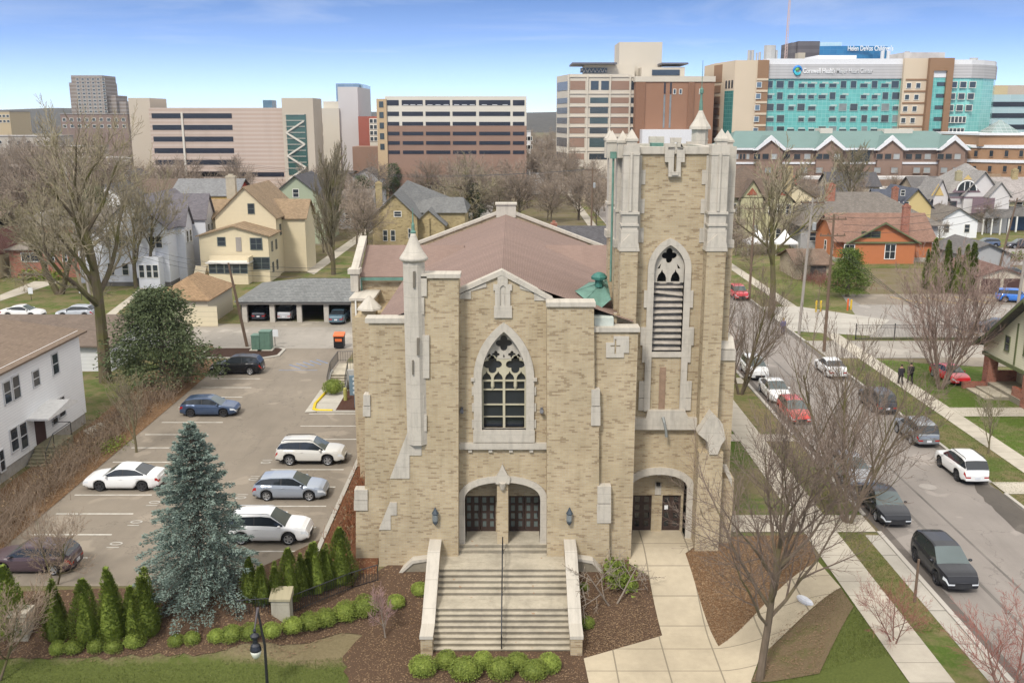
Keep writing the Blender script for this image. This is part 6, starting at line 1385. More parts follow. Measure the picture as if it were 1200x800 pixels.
# --- red and yellow victorian, green house
ch = thing('house', 'bright red house with yellow trim and grey roof behind the cream house', 'house', (-59, 190, 0)); mw, mr = MB(), MB()
gable(mw, mr, -65, -53, 186, 198, 0, 8.6, 2.6, 'x', .6); mw.build('wall', siding((.42,.05,.03)), ch); mr.build('roof', shingle((.25,.25,.25)), ch); simple(ch, 'cornice', M((.55,.38,.12), .6), lambda m: m.box(-65.2,-52.8,185.7,186.02,7.9,8.5))
for x in (-63.5,-60.5,-57.5,-54.5): window(ch, (x, 185.99, 5.6), 1.0, 2.0, trim=M((.45,.33,.12), .6))
ch = thing('house', 'pale green house with dark roof behind the tall upright tree', 'house', (-40, 185, 0)); mw, mr = MB(), MB(); gable(mw, mr, -45, -35, 180, 195, 0, 8.5, 4.0, 'y', .5); mw.build('wall', GSID, ch); mr.build('roof', RDG, ch)
for x in (-43,-37.4): window(ch, (x, 179.99, 6.4), 1.1, 1.8)
window(ch, (-40, 179.99, 9.4), 1.0, 1.4)
ch = thing('house', 'low tan building with white roof edge right of the red house', 'house', (-50, 176, 0)); mw, mr = MB(), MB(); gable(mw, mr, -56, -44, 172, 182, 0, 4.5, 1.4, 'x', .5); mw.build('wall', TANS, ch); mr.build('roof', RB, ch)
for x in (-53,-50,-47): window(ch, (x, 171.99, 2.6), 1.2, 1.3)
# --- yellow stone church hall
ch = thing('church_hall', 'yellow stone hall with steep grey roofs and tall chimney behind the church', 'building', (-18, 185, 0)); mw, mr = MB(), MB()
gable(mw, mr, PX(441,178), PX(492,178), 178, 190, 0, 5.3, 4.0, 'y', .5); gable(mw, mr, PX(487,180), PX(523,180), 180, 188, 0, 3.6, 2.6, 'y', .4)
a, b = -26, -8.5; mr.add([(a,184,5.4),(b,184,5.4),(b,200,5.4),(a,200,5.4),(PX(482,192),192,PZ(211,192)),(PX(512,192),192,PZ(231,192)),(PX(545,190),190,PZ(231,190))], [(0,1,5,4),(1,6,5),(1,2,6),(2,3,4),(4,5,6,2),(3,0,4)]); mw.box(a+.5,b-.5,184.5,199.5,0,5.4)
mw.build('wall', YST, ch); mr.build('roof', shingle((.20,.20,.195)), ch); chimney(ch, PX(449.5,186), 186, 6, PZ(214,186), .6, YST); simple(ch, 'stone_pilaster', YST, lambda m: m.box(PX(500.5,179.6), PX(506,179.6), 179.5, 180.2, 0, PZ(256,180)))
wpx(ch, 178, 462, 470, 248, 253.5); wpx(ch, 178, 478.5, 481.5, 268, 279)
for px in (449, 458): wpx(ch, 178, px, px+5, 270, 282)
ch = thing('house', 'dark grey roofed house behind the church ridge beside the tower', 'house', (5, 125, 0)); mw, mr = MB(), MB(); gable(mw, mr, PX(622,122), PX(694,122)+2, 122, 136, 0, 6.2, 2.6, 'x', .5); mw.build('wall', GREYS, ch); mr.build('roof', RDG, ch); chimney(ch, PX(648,126), 127, 7, 9.6, .4)
simple(ch, 'white_vent_box', WHITE, lambda m: m.box(PX(687,121),PX(692,121),120.6,121.4,5.6,7))
# --- right side: big brown victorian behind the tower
ch = thing('house', 'big brown roofed victorian with pale yellow bay windows behind the tower', 'house', (45, 185, 0)); mw, mr = MB(), MB()
mw.box(38, 50.5, 179, 194, 0, 8.8); hip(mr, 38, 50.5, 179, 194, 8.8, 5.2, .8); gable(mw, mr, 42, 46, 178.2, 186, 0, 8.9, 3.0, 'y', .5); gable(mw, mr, 46.6, 51.4, 177.4, 184, 0, 8.2, 2.2, 'y', .6); mw.build('wall', siding((.42,.39,.23)), ch); mr.build('roof', RBR, ch); chimney(ch, 52.2, 184, 7, 14, .6, YST)
for s, x in ((1,44),(1,49)): simple(ch, 'red_gable_panel', M((.30,.09,.05), .7), lambda m: m.xprism([(x-1.0,9.2),(x+1.0,9.2),(x,10.5 if x < 46 else 9.9)], 178.12 if x < 46 else 177.32, 178.3 if x < 46 else 177.5))
for zz in (2.2, 6.6):
    for x in (39.2, 41): window(ch, (x, 178.99, zz), .9, 1.9)
    for x in (47.4, 49, 50.6): window(ch, (x, 177.39, zz), .8, 1.9)
# grey hip roof with red chimney
ch = thing('house', 'wide grey hip roofed house with orange chimney behind the orange house', 'house', (60, 176, 0)); m = MB(); m.box(51, 75, 170, 186, 0, 4.6); m.build('wall', GREYS, ch); m = MB(); hip(m, 51, 75, 170, 186, 4.6, 5.2, .8); m.build('roof', RT, ch); chimney(ch, PX(960,176), 176, 6, PZ(216,176), .75)
for x in (53,57): window(ch, (x, 169.99, 2.6), 1.2, 1.5)
# orange house
ch = thing('house', 'orange bungalow with salmon roof, dark green trim and brick chimney', 'house', (61, 162, 0)); mw, mr = MB(), MB()
gable(mw, mr, 53, 68.6, 157, 168, 0, 3.7, 3.6, 'x', .7); gable(mw, mr, PX(987,154.5), PX(1062,154.5), 154.5, 162, 0, 3.6, 3.1, 'y', .6); mw.build('wall', OSID, ch); mr.build('roof', RPK, ch); chimney(ch, PX(1052,155), 156.4, 2, PZ(241,156), .55, REDB)
a, b = PX(987,154.5), PX(1062,154.5); xm_ = (a+b)/2; simple(ch, 'green_trim', GTRIM, lambda m: (m.box(a-.6,b+.6,154.2,154.48,3.35,3.6), m.xprism([(a-.75,3.42),(xm_,6.78),(b+.75,3.42),(b+.75,3.2),(xm_,6.5),(a-.75,3.2)][::-1], 153.86, 154.0)))
wpx(ch, 154.5, 1010.5, 1031, 271.5, 278, trim=GTRIM); wpx(ch, 154.5, 990, 1000, 287, 302, trim=WHITE); wpx(ch, 154.5, 1038, 1048, 286.5, 303, trim=WHITE)
for yy in (159, 162.5): window(ch, (53, yy, 2), 1.0, 1.7, 'l', trim=WHITE)
simple(ch, 'foundation', M((.40,.38,.33), .9), lambda m: m.box(53-.05, 68.65, 156.9, 168, 0, .7))
ch = thing('garage', 'low grey garage with flat grey roof right of the orange house', 'garage', (73, 153, 0)); mw, mr = MB(), MB(); gable(mw, mr, 69.2, 76.5, 147, 158, 0, 2.6, 1.6, 'y', .5); mw.build('wall', GREYS, ch); mr.build('roof', RG, ch)
# brown garage
ch = thing('garage', 'beige gabled garage with two dark brown doors and brown roof', 'garage', (66, 132, 0)); mw, mr = MB(), MB(); a, b = PX(1139,127.5), PX(1193,127.5); gable(mw, mr, a, b, 127.5, 139, 0, 2.35, 1.1, 'y', .35); mw.build('wall', BEIGE, ch); mr.build('roof', shingle((.20,.12,.10)), ch)
mid = (a+b)/2
for s in (-1, 1): simple(ch, 'garage_door', siding((.075,.04,.035), .5), lambda m: m.box(mid+s*.25, mid+s*(b-a)*.44, 127.4, 127.52, .02, 2.05))
# craftsman house at the right edge
ch = thing('house', 'pale green bungalow with flared gable and brick porch at the right frame edge', 'house', (47, 76, 0)); xg = 41.5; ym = 75.2
prof = [(67.0,3.3),(67.8,3.75),(69.5,4.7),(71.5,6.2),(ym,9.0),(78.9,6.2),(80.9,4.7),(82.6,3.75),(83.6,3.3)]
m = MB(); m.yprism([(67.9,3.0),(82.5,3.0)]+[(y, z-.12) for y, z in prof[::-1][1:-1]], xg, 54); m.yprism([(68.3,0),(82.1,0),(82.1,3.0),(68.3,3.0)], xg+2.6, 53.8); m.build('wall', siding((.66,.63,.48)), ch)
m = MB()
for (a, za), (b, zb) in zip(prof, prof[1:]): m.yprism([(a,za),(b,zb),(b,zb+.2),(a,za+.2)], xg-.9, 54.6)
m.build('roof', RG, ch)
m = MB()
for (a, za), (b, zb) in zip(prof, prof[1:]): m.yprism([(a,za-.22),(b,zb-.22),(b,zb+.03),(a,za+.03)], xg-1.0, xg-.905)
m.yprism([(67.9,2.75),(82.5,2.75),(82.5,3.05),(67.9,3.05)], xg-.12, xg-.0); m.box(xg-.06, xg-.0, 77.1, 77.3, 3.1, 6.6); m.box(xg-.06, xg-.0, 73.1, 73.3, 3.1, 6.6); m.build('olive_trim', GTRIM, ch)
window(ch, (xg, 78.6, 4.6), .7, 1.2, 'l', trim=GTRIM); window(ch, (xg, 75.2, 5.0), 1.4, 1.4, 'l', trim=GTRIM)
for yy in (81.6, 75.0, 69.0): simple(ch, 'brick_pillar', REDB, lambda m: m.box(xg-.1, xg+.75, yy-.45, yy+.45, 0, 2.98))
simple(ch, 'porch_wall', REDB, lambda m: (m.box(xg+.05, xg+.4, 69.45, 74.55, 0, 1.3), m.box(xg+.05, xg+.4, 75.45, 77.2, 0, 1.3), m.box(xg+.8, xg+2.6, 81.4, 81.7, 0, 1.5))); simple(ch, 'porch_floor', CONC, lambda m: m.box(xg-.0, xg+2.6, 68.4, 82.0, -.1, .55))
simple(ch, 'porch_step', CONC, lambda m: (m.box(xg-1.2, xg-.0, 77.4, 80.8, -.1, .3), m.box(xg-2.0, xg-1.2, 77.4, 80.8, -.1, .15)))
window(ch, (xg+2.6, 72, 1.8), 1.6, 1.4, 'l'); window(ch, (xg+2.6, 79.5, 1.9), 1.2, 1.4, 'l')
simple(ch, 'planter_wall', REDB, lambda m: m.box(xg-2.2, xg-.3, 80.9, 81.3, -.1, .6))
# yellow house with blue grey roof
ch = thing('house', 'yellow house with slate blue roof and orange chimney', 'house', (80, 193, 0)); mw, mr = MB(), MB(); gable(mw, mr, PX(1041,187), PX(1076,187), 187, 200, 0, 6.4, 3.2, 'y', .5); gable(mw, mr, 72, PX(1060,187), 190, 199, 0, 5.8, 3.2, 'x', .4); mw.build('wall', YSID, ch); mr.build('roof', RBL, ch); chimney(ch, PX(1034.5,189), 189.5, 5, PZ(220,189), .55)
for q in ((1049,1053,237,247),(1059,1064,237,247),(1056,1060,223,229)): wpx(ch, 187, *q)
# white and plum victorian
ch = thing('house', 'white and plum victorian with fan window gable and pale grey roof', 'house', (92, 205, 0)); mw, mr = MB(), MB(); Yv = 200
x0, x1 = PX(1094,Yv), PX(1163,Yv); mw.box(x0, x1, Yv, 214, 0, 8.0); hip(mr, x0, x1, Yv, 214, 8.0, 5.6, .6); gable(mw, mr, PX(1112,Yv-1), PX(1152,Yv-1), Yv-1, 208, 0, 8.0, 4.3, 'y', .6); gable(mw, mr, PX(1076,Yv-1.5), PX(1094,Yv-1.5), Yv-1.5, 206, 0, 7.3, 3.4, 'y', .5); gable(mw, mr, PX(1140,Yv-2.6), PX(1164,Yv-2.6), Yv-2.6, 206, 0, 7.6, 2.6, 'y', .4)
mw.build('wall', siding((.60,.57,.55)), ch); mr.build('roof', RP, ch); chimney(ch, PX(1104.5,202), 202.5, 8, PZ(201,202), .6, M((.36,.32,.20), .9))
def panel(Y, x0_, x1_, y0_, y1_, mat, nm='panel'): a, z1_ = P(x0_,y0_,Y); b, z0_ = P(x1_,y1_,Y); simple(ch, nm, mat, lambda m: m.box(a, b, Y-.07, Y-.004, z0_, z1_))
panel(Yv-1, 1112, 1152, 230.5, 232.5, PURP, 'plum_band'); panel(Yv-2.6, 1140, 1164, 232, 250, PURP, 'plum_wall_panel'); panel(Yv-1, 1112, 1140, 250, 252, PURP, 'plum_band')
YP = M((.55,.40,.16), .6); a, z_ = P(1115,228,Yv-1); b, _ = P(1149,228,Yv-1); xm_ = (a+b)/2
simple(ch, 'fan_gable', PURP, lambda m: m.xprism([(a,8.1),(b,8.1),(xm_,11.4)], Yv-1.06, Yv-1.004)); simple(ch, 'gable_peak', YP, lambda m: m.xprism([(xm_-.9,10.7),(xm_+.9,10.7),(xm_,11.7)], Yv-1.1, Yv-1.062)); simple(ch, 'yellow_gable', YP, lambda m: m.xprism([(PX(1078,197),7.5),(PX(1092.5,197),7.5),(PX(1085.3,197),9.9)], Yv-1.57, Yv-1.504))
fw = [(xm_+1.9*cos(pi*i/10), 8.5+1.9*sin(pi*i/10)) for i in range(11)]; simple(ch, 'fan_window', GLASS, lambda m: m.xprism(fw, Yv-1.14, Yv-1.1)); simple(ch, 'fan_window_frame', WHITE, lambda m: (m.band(fw, [(xm_+2.15*cos(pi*i/10), 8.5+2.15*sin(pi*i/10)) for i in range(11)], Yv-1.2, Yv-1.1), m.box(xm_-.6,xm_-.45,Yv-1.2,Yv-1.14,8.5,10.2), m.box(xm_+.45,xm_+.6,Yv-1.2,Yv-1.14,8.5,10.2)))
for q in ((1104,1109,236,247),(1113,1120,236,246),(1102,1108,254,265),(1110,1118,255,265)): wpx(ch, Yv if q[0] < 1111 else Yv-1, *q, trim=PURP)
for q in ((1084,1087,234,243),(1089,1092.5,234,243),(1082,1086,250,262),(1089,1093,249,261)): wpx(ch, Yv-1.5, *q, trim=DRK)
for q in ((1143,1148,236,244),(1153,1158,236,244)): wpx(ch, Yv-2.6, *q, trim=WHITE)
simple(ch, 'porch_roof', RP, lambda m: m.add([(PX(1136,194),194,3.4),(PX(1168,194),194,3.4),(PX(1166,198),197.4,4.9),(PX(1138,198),197.4,4.9)], [(0,1,2,3),(3,2,1,0)]))
for px in (1137,1147,1157,1166): x = PX(px,194.3); simple(ch, 'porch_post', TRIM, lambda m: m.box(x-.12,x+.12,194.2,194.45,0,3.4))
# houses at the right edge
ch = thing('house', 'pale roofed yellow house with blue porch at the right frame edge', 'house', (107, 205, 0)); mw, mr = MB(), MB(); gable(mw, mr, 101.5, 120, 203, 218, 0, 6.2, 4.2, 'x', .6); mw.build('wall', siding((.52,.46,.26)), ch); mr.build('roof', shingle((.40,.36,.34)), ch); chimney(ch, 108, 210, 9, 12.2, .6, YST)
simple(ch, 'porch_roof', RP, lambda m: m.add([(100.5,199,3.2),(120,199,3.2),(120,203,5.0),(100.5,203,5.0)], [(0,1,2,3),(3,2,1,0)])); simple(ch, 'porch_wall', M((.10,.16,.25), .6), lambda m: m.box(101.6,119.9,202.9,203.0,0,3))
for x in (101,104,107,110): simple(ch, 'porch_post', WHITE, lambda m: m.box(x-.14,x+.14,199,199.3,0,3.2))
window(ch, (106, 202.99, 5.2), 1.4, 1.2)
# anonymous houses deeper in the blocks (each its own thing)
def plain(label, px, py, w, d, ze, rise, ax, wallm, roofm, nwin=3, ch_=False):
    x, y = G(px, py, 0); t = thing('house', label, 'house', (x, y, 0)); mw, mr = MB(), MB(); gable(mw, mr, x-w/2, x+w/2, y, y+d, 0, ze, rise, ax, .5); mw.build('wall', wallm, t); mr.build('roof', roofm, t)
    for i in range(nwin):
        xx = x-w/2+w*(i+.5)/nwin
        for zz in ((1.9,) if ze < 4 else (1.9, ze-1.5)): window(t, (xx, y-.01, zz), .95, 1.5)
    if ch_: chimney(t, x+w*.2, y+d*.5, ze, ze+rise+1.0, .45)
    return t
plain('white roofed flat building glimpsed through the branches at the left', 95, 285, 20, 12, 4.6, .5, 'x', WSID, M((.66,.64,.60), .7), 5)
plain('brown roofed house among bare branches at the far left', 8, 262, 11, 12, 6, 3, 'x', CSID, RT, 3)
plain('grey roofed house with long low front among the trees at the upper left', 60, 250, 15, 10, 5, 2.4, 'x', TANS, RG, 4, True)
plain('orange brick house between the tall mossy tree and the white house', 190, 262, 12, 11, 6.4, 3, 'x', brick((.42,.17,.08),(.34,.13,.07),(.18,.07,.04)), RBR, 3)
plain('red brick two storey block behind the mossy tree', 98, 232, 14, 12, 8, .6, 'x', REDB, RT, 4)
plain('small white house with grey gable under the pink garage', 148, 240, 9, 12, 5.6, 3.4, 'y', WSID, RG, 2)
plain('tan house with brown gable under the pink garage', 205, 236, 10, 12, 5.6, 3.2, 'y', TANS, RBR, 2)
plain('dark roofed house below the stair tower of the pink garage', 318, 238, 12, 12, 5.2, 3, 'x', BEIGE, RDG, 3)
plain('grey house half hidden below the brick annex', 430, 236, 11, 12, 6, 3, 'y', GREYS, RG, 2)
plain('tan house in the trees left of the banded garage foot', 520, 236, 12, 10, 5, 2.4, 'x', TANS, RBR, 3)
plain('brown house with grey roof in the trees before the banded garage', 590, 236, 13, 10, 5.4, 2.6, 'x', TANS, RG, 3)
plain('pale house beside the street under the office tower', 705, 238, 10, 10, 4.6, 2.6, 'y', CSID, RP, 2)
plain('dark low building with grey roof between the trees and brick offices', 935, 248, 26, 12, 4.2, 1.6, 'x', TANS, RDG, 5)
plain('white flat roofed shop front before the brick offices', 1040, 240, 30, 12, 4.0, .4, 'x', BEIGE, M((.56,.54,.52), .7), 6)
ch = thing('garage', 'low brown roofed garage in the yard between the grey pole and the green bush', 'garage', (41, 137, 0)); mw, mr = MB(), MB(); gable(mw, mr, PX(928,139), PX(966,139), 139, 148, 0, 2.3, 1.5, 'x', .5); mw.build('wall', TANS, ch); mr.build('roof', shingle((.22,.15,.11)), ch)
simple(ch, 'garage_door', M((.10,.09,.085), .7), lambda m: m.box(PX(944,138.9), PX(962,138.9), 138.92, 139.02, .02, 2.0))
plain('tan house with brown roof between the big victorian and the grey hip roof', 925, 268, 11, 12, 6.2, 3.4, 'y', CSID, RBR, 2, True)
plain('grey roofed house in front of the brick offices beside the slate blue roof', 1000, 243, 13, 10, 5.6, 3.2, 'x', BEIGE, RDG, 3)
plain('white house with brown roof at the foot of the brick rotunda', 1150, 244, 12, 10, 5.4, 3, 'x', WSID, RB, 3)
plain('white house with tan roof left of the tall upright tree', 362, 262, 9, 11, 5.6, 3.2, 'y', WSID, RB, 2)
plain('grey house with low porch roof right of the tall upright tree', 408, 268, 10, 10, 5.2, 2.6, 'x', GREYS, RT, 3)
plain('tan brick flats with flat roof under the glass tower', 385, 232, 14, 10, 7.0, .5, 'x', YST, RT, 4)
plain('cream house with dark roof beside the street north of the tents', 880, 262, 9, 11, 5.8, 3.4, 'y', CSID, RDG, 2)
plain('small grey house with brown roof behind the lichen tree', 948, 283, 9, 9, 3.8, 2.4, 'x', GREYS, RBR, 2)
plain('white house with slate roof between the white gabled house and the red brick flats', 128, 270, 9, 12, 6.0, 3.4, 'y', WSID, RDG, 2)
plain('brown shingled house beyond the red brick houses at the far left', 40, 275, 12, 10, 6.2, 3.2, 'x', TANS, RBR, 3, True)
plain('pale green house with grey roof under the pink garage middle', 262, 236, 10, 11, 5.8, 3.2, 'y', GSID, RG, 2)
plain('tan house with hipped porch beside the white shop front', 1098, 250, 12, 10, 5.6, 3.0, 'x', TANS, RG, 3)
plain('white bungalow by the cross street left of the clipped hedge', 1120, 279, 8, 9, 3.4, 2.4, 'y', WSID, RT, 2)
# ================================================================== big buildings beyond the houses
FW = {}
def fwin(parent, x, Y, z, w, h, mat=None, frame=None, rz=0., name='window'):
    mat = mat or GLASS; frame = frame or TRIM; k = (round(w,1), round(h,1), mat.name, frame.name)
    if k not in FW:
        m = MB(); m.box(-w/2, w/2, -.12, .05, -h/2, h/2); m.mat(1); f = .16; m.box(-w/2-f, w/2+f, -.2, .05, -h/2-f, -h/2); m.box(-w/2-f, w/2+f, -.2, .05, h/2, h/2+f); m.box(-w/2-f, -w/2, -.2, .05, -h/2, h/2); m.box(w/2, w/2+f, -.2, .05, -h/2, h/2)
        FW[k] = m.mesh('window', [mat, frame])
    b = parent; off = Vector((0,0,0))
    while b is not None: off += b.location; b = b.parent
    return put(FW[k], name, parent, Vector((x, Y, z))-off, rz)
def bbox(parent, name, mat, px0, px1, pyt, Y, depth, z0=0., zt=None):
    m = MB(); m.box(PX(px0,Y,150), PX(px1,Y,150), Y, Y+depth, z0, PZ(pyt,Y) if zt is None else zt); return m.build(name, mat, parent)
def strip(parent, name, mat, px0, px1, py0, py1, Y, d=.15): m = MB(); m.box(PX(px0,Y,150), PX(px1,Y,150), Y-d, Y+.02, PZ(py1,Y), PZ(py0,Y)); return m.build(name, mat, parent)
@memo
def bands(c1, c2, h, frac=.5, v=.08):
    t = NT('banded'); w, z = t.wallco(); fr = t.math('FRACT', t.math('DIVIDE', z, h)); n = t.noise(w, .12, 4); s = t.noise(t.smap(w, .25, .02, 1), 1, 3)
    a = t.mix(n, mul(c1, 1-v), mul(c1, 1+v)); col = t.mix(t.math('LESS_THAN', fr, frac), a, c2); col = t.mix(t.math('MULTIPLY', t.ramp(s, (.5,0),(.7,1)), .25), col, mul(c1, .7)); return t.fin(col, .85, .2)
@memo
def curtain(c1=(.08,.29,.27), c2=(.12,.39,.36), line=(.30,.50,.47), w=1.5, h=4.3):
    t = NT('curtain_wall'); v, z = t.wallco(); q = t.n('ShaderNodeTexBrick'); q.offset = 0.; t.l(v, q.inputs['Vector']); q.inputs['Color1'].default_value = rgb(c1); q.inputs['Color2'].default_value = rgb(c2); q.inputs['Mortar'].default_value = rgb(line); q.inputs['Scale'].default_value = 1; q.inputs['Mortar Size'].default_value = .05; q.inputs['Brick Width'].default_value = w; q.inputs['Row Height'].default_value = h/3
    n = t.noise(v, .045, 3); col = t.mix(t.math('MULTIPLY', n, .6), q.outputs[0], mul(c2, 1.4)); return t.fin(col, t.math('MULTIPLY_ADD', q.outputs['Fac'], .4, .12), .5)
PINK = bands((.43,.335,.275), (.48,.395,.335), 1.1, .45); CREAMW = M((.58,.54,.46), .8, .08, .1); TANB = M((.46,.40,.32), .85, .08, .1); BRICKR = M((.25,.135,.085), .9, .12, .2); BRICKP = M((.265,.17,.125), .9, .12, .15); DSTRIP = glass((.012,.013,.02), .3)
# --- pink striped parking garage
b = thing('parking_garage', 'pink striped parking garage with dark open decks and beige stair towers', 'parking garage', (-80, 280, 0)); Y = 268
bbox(b, 'wall', PINK, 176, 334, 126.5, Y, 45); m = MB()
m.prism([(PX(155,Y,150), Y+20), (PX(177,Y,150), Y), (PX(177,Y,150), Y+45), (PX(155,Y,150), Y+45)], 0, PZ(127,Y)); m.build('angled_wall', PINK, b)
bbox(b, 'stair_tower', TANB, 153, 178, 115, Y+22, 14); st = bbox(b, 'stair_tower', TANB, 331.5, 368, 115, Y-1.5, 12)
gs = strip(st, 'stair_glazing', glass((.03,.075,.065), .1), 336, 359, 134, 205, Y-1.5, .2); m = MB()
for i in range(10): z0 = PZ(134+7*i, Y-1.8); m.box(PX(336,Y,150), PX(359,Y,150), Y-1.85, Y-1.7, z0-.12, z0)
for i in range(5): a, c = (337,358) if i%2 else (358,337); m.tube([(PX(a,Y,150),Y-1.9,PZ(142+13.5*i,Y)),(PX(c,Y,150),Y-1.9,PZ(155.5+13.5*i,Y))], .3, 4)
m.build('stair_flights', CREAMW, gs)
for i in range(6):
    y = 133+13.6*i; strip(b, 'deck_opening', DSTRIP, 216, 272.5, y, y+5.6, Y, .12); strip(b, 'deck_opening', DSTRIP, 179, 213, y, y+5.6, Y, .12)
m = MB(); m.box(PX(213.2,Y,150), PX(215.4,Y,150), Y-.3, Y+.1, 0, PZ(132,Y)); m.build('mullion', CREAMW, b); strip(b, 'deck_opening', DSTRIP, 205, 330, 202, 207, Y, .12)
for i in range(9): m = MB(); x = PX(184+10*i,Y+6,150); m.box(x-.2,x+.2,Y+3,Y+3.4,PZ(126.5,Y),PZ(126.5,Y)+1.0)
m = MB(); m.box(PX(300,Y,150), PX(311,Y,150), Y+9, Y+14, PZ(126.5,Y)-1, PZ(117.5,Y+9)); m.build('roof_glass_box', glass((.07,.13,.18), .15), b)
# --- grey and beige block with glass tower behind
b = thing('office_block', 'blank grey concrete block with lower beige wing left of the brick annex', 'building', (-55, 345, 0)); Y = 335
bbox(b, 'wall', M((.50,.48,.47), .85, .06, .1), 397.5, 420.5, 102, Y, 30); w_ = bbox(b, 'beige_wing', M((.52,.48,.40), .85, .06, .1), 367, 398, 127, Y-1, 25); bbox(b, 'roof_house', M((.54,.50,.42), .85), 380, 398, 119, Y+2, 12)
for y in (150, 163): 
    for px in (371, 375): fwin(w_, PX(px,Y-1,150), Y-1, PZ(y,Y-1), 1.5, 2.4)
t2 = thing('glass_tower', 'slim blue glass tower rising behind the grey concrete block', 'tower', (-70, 420, 0)); m = MB(); Y2 = 400; m.box(PX(394,Y2,110), PX(421,Y2,110), Y2, Y2+25, 0, PZ(98,Y2)); m.build('body', curtain((.10,.16,.24),(.16,.24,.34),(.35,.40,.46), 3, 9), t2)
m = MB(); m.box(PX(420.9,Y2,110), PX(424,Y2,110), Y2+3, Y2+25, 0, PZ(99,Y2)); m.build('side_bay', curtain((.16,.24,.34),(.22,.32,.42),(.45,.5,.55), 3, 9), t2)
b = thing('brick_annex', 'red brick block with white window grid left of the banded garage', 'building', (-50, 330, 0)); Y = 322; bbox(b, 'wall', M((.30,.10,.075), .9, .12, .2), 420, 446, 136.5, Y, 20); bbox(b, 'window_bay', CREAMW, 433, 443, 139, Y-.5, 5)
for i in range(4):
    for px in (435.5, 440): fwin(b, PX(px,Y-.5,150), Y-.5, PZ(142+7*i,Y-.5), 1.0, 1.2)
bbox(b, 'low_wing', BRICKP, 412, 443, 172, Y-14, 10)
# --- banded parking garage in the middle
b = thing('parking_garage', 'cream and brown banded parking garage behind the bare trees in the middle', 'parking garage', (-17, 290, 0)); Y = 275
bbox(b, 'wall', CREAMW, 452, 617, 113, Y, 50, PZ(147.5,Y)); bbox(b, 'brick_wall', BRICKP, 452, 617, 147.5, Y-.15, 50.15, 0, PZ(147.5,Y)-.01); stt = bbox(b, 'stair_tower', M((.45,.33,.20), .85, .08), 442, 453.5, 116, Y-.6, 12)
for i in range(5): strip(stt, 'stair_window', glass((.03,.04,.045), .15), 445, 450, 119+12.4*i, 126+12.4*i, Y-.6, .1)
cols = ((454.5,468),(471.5,496),(499,527.5),(530.5,558),(561.5,598),(601,614.5))
for i in range(6):
    y = (117.5,131,143,154.5,165.5,176.5)[i]; h = (6.2,5,4.4,4.2,4.2,4.0)[i]
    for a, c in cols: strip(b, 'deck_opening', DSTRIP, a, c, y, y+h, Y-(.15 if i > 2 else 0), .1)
rc_ = random.Random(3)
for a, c in cols[1:5]: # pale bars low in the top deck openings
    for k in range(3): m = MB(); x = PX(a+(c-a)*(k+.5)/3,Y,120); m.box(x-.7,x+.7,Y-.14,Y-.11,PZ(123.4,Y),PZ(122.6,Y)); m.build('pale_deck_bar', M((.6,.6,.6), .4), b)
# --- hospital office tower with brick slab
b = thing('office_tower', 'tan and brick office tower with banded windows and roof penthouse', 'building', (45, 385, 0)); Y = 372; LIMEW = M((.52,.47,.39), .85, .07, .1)
xa, xb = PX(667,Y,140), PX(742,Y,140); zt = PZ(87,Y); m = MB(); m.prism([(xa,Y),(xb,Y),(xb,Y+40),(xa-2,Y+40),(PX(652,Y+22,140),Y+22)], 0, zt); wl_ = m.build('wall', LIMEW, b)
rows = ((95,105.5),(114.5,121),(126,133),(138,145),(150,156.5),(162,172.5),(180,187)); 
for i, (a, c) in enumerate(rows):
    strip(wl_, 'brick_panel', BRICKP, 667.5, 685, a, c, Y, .1); strip(wl_, 'brick_panel', BRICKP, 715, 736, a, c, Y, .1)
    if i == 0: strip(wl_, 'window_band', GLASS, 691.5, 700.5, a, c, Y, .1); strip(wl_, 'window_band', GLASS, 703.5, 712.5, a, c, Y, .1)
    else: strip(wl_, 'window_band', glass((.04,.06,.06), .15) if i%2 else GLASS, 691, 712, a, c, Y, .1)
    strip(wl_, 'window_band', GLASS, 738.5, 742, a, c, Y, .12)
    z1, z0 = PZ(a,Y), PZ(c,Y); m = MB(); p0, p1 = Vector((xa,Y)), Vector((PX(652,Y+22,140),Y+22)); d = (p1-p0); nrm = Vector((d.y, -d.x)).normalized()*-.12
    q = [p0+d*.06, p0+d*.94, p0+d*.94+nrm, p0+d*.06+nrm]; m.prism([(v.x,v.y) for v in q][::-1], z0, z1); m.build('side_window_band', glass((.07,.06,.06), .25), wl_)
for px in (665.5, 687.5, 714, 737): strip(wl_, 'pilaster', LIMEW, px-.9, px+.9, 88, 200, Y, .5)
for y in (89.5, 109, 124, 136, 148, 159.5, 176): strip(wl_, 'ledge', LIMEW, 666, 742, y, y+1.2, Y, .35)
bbox(b, 'penthouse', LIMEW, 723.5, 773, 49.5, Y+14, 18, 30); bbox(b, 'penthouse_step', LIMEW, 684, 742, 76, Y+8, 12, 30); m = MB(); m.box(PX(670,Y+6,80), PX(722,Y+6,80), Y+3, Y+22, PZ(76,Y+6), PZ(73.8,Y+6)); m.box(PX(774,Y+6,80), PX(805,Y+6,80), Y+3, Y+22, PZ(76,Y+6), PZ(74,Y+6)); m.build('flat_canopy', M((.12,.12,.14), .6), b)
strip(b, 'screen_windows', glass((.05,.06,.07), .2), 679, 710, 80, 85.5, Y+7.9, .2); 
m = MB()
for i in range(7): a = 680+4.4*i; m.tube([(PX(a,Y+7,80),Y+7.5,PZ(85,Y+7)),(PX(a+2.2,Y+7,80),Y+7.5,PZ(80.5,Y+7)),(PX(a+4.4,Y+7,80),Y+7.5,PZ(85,Y+7))], .25, 4)
m.build('roof_truss', M((.5,.48,.44), .7), b)
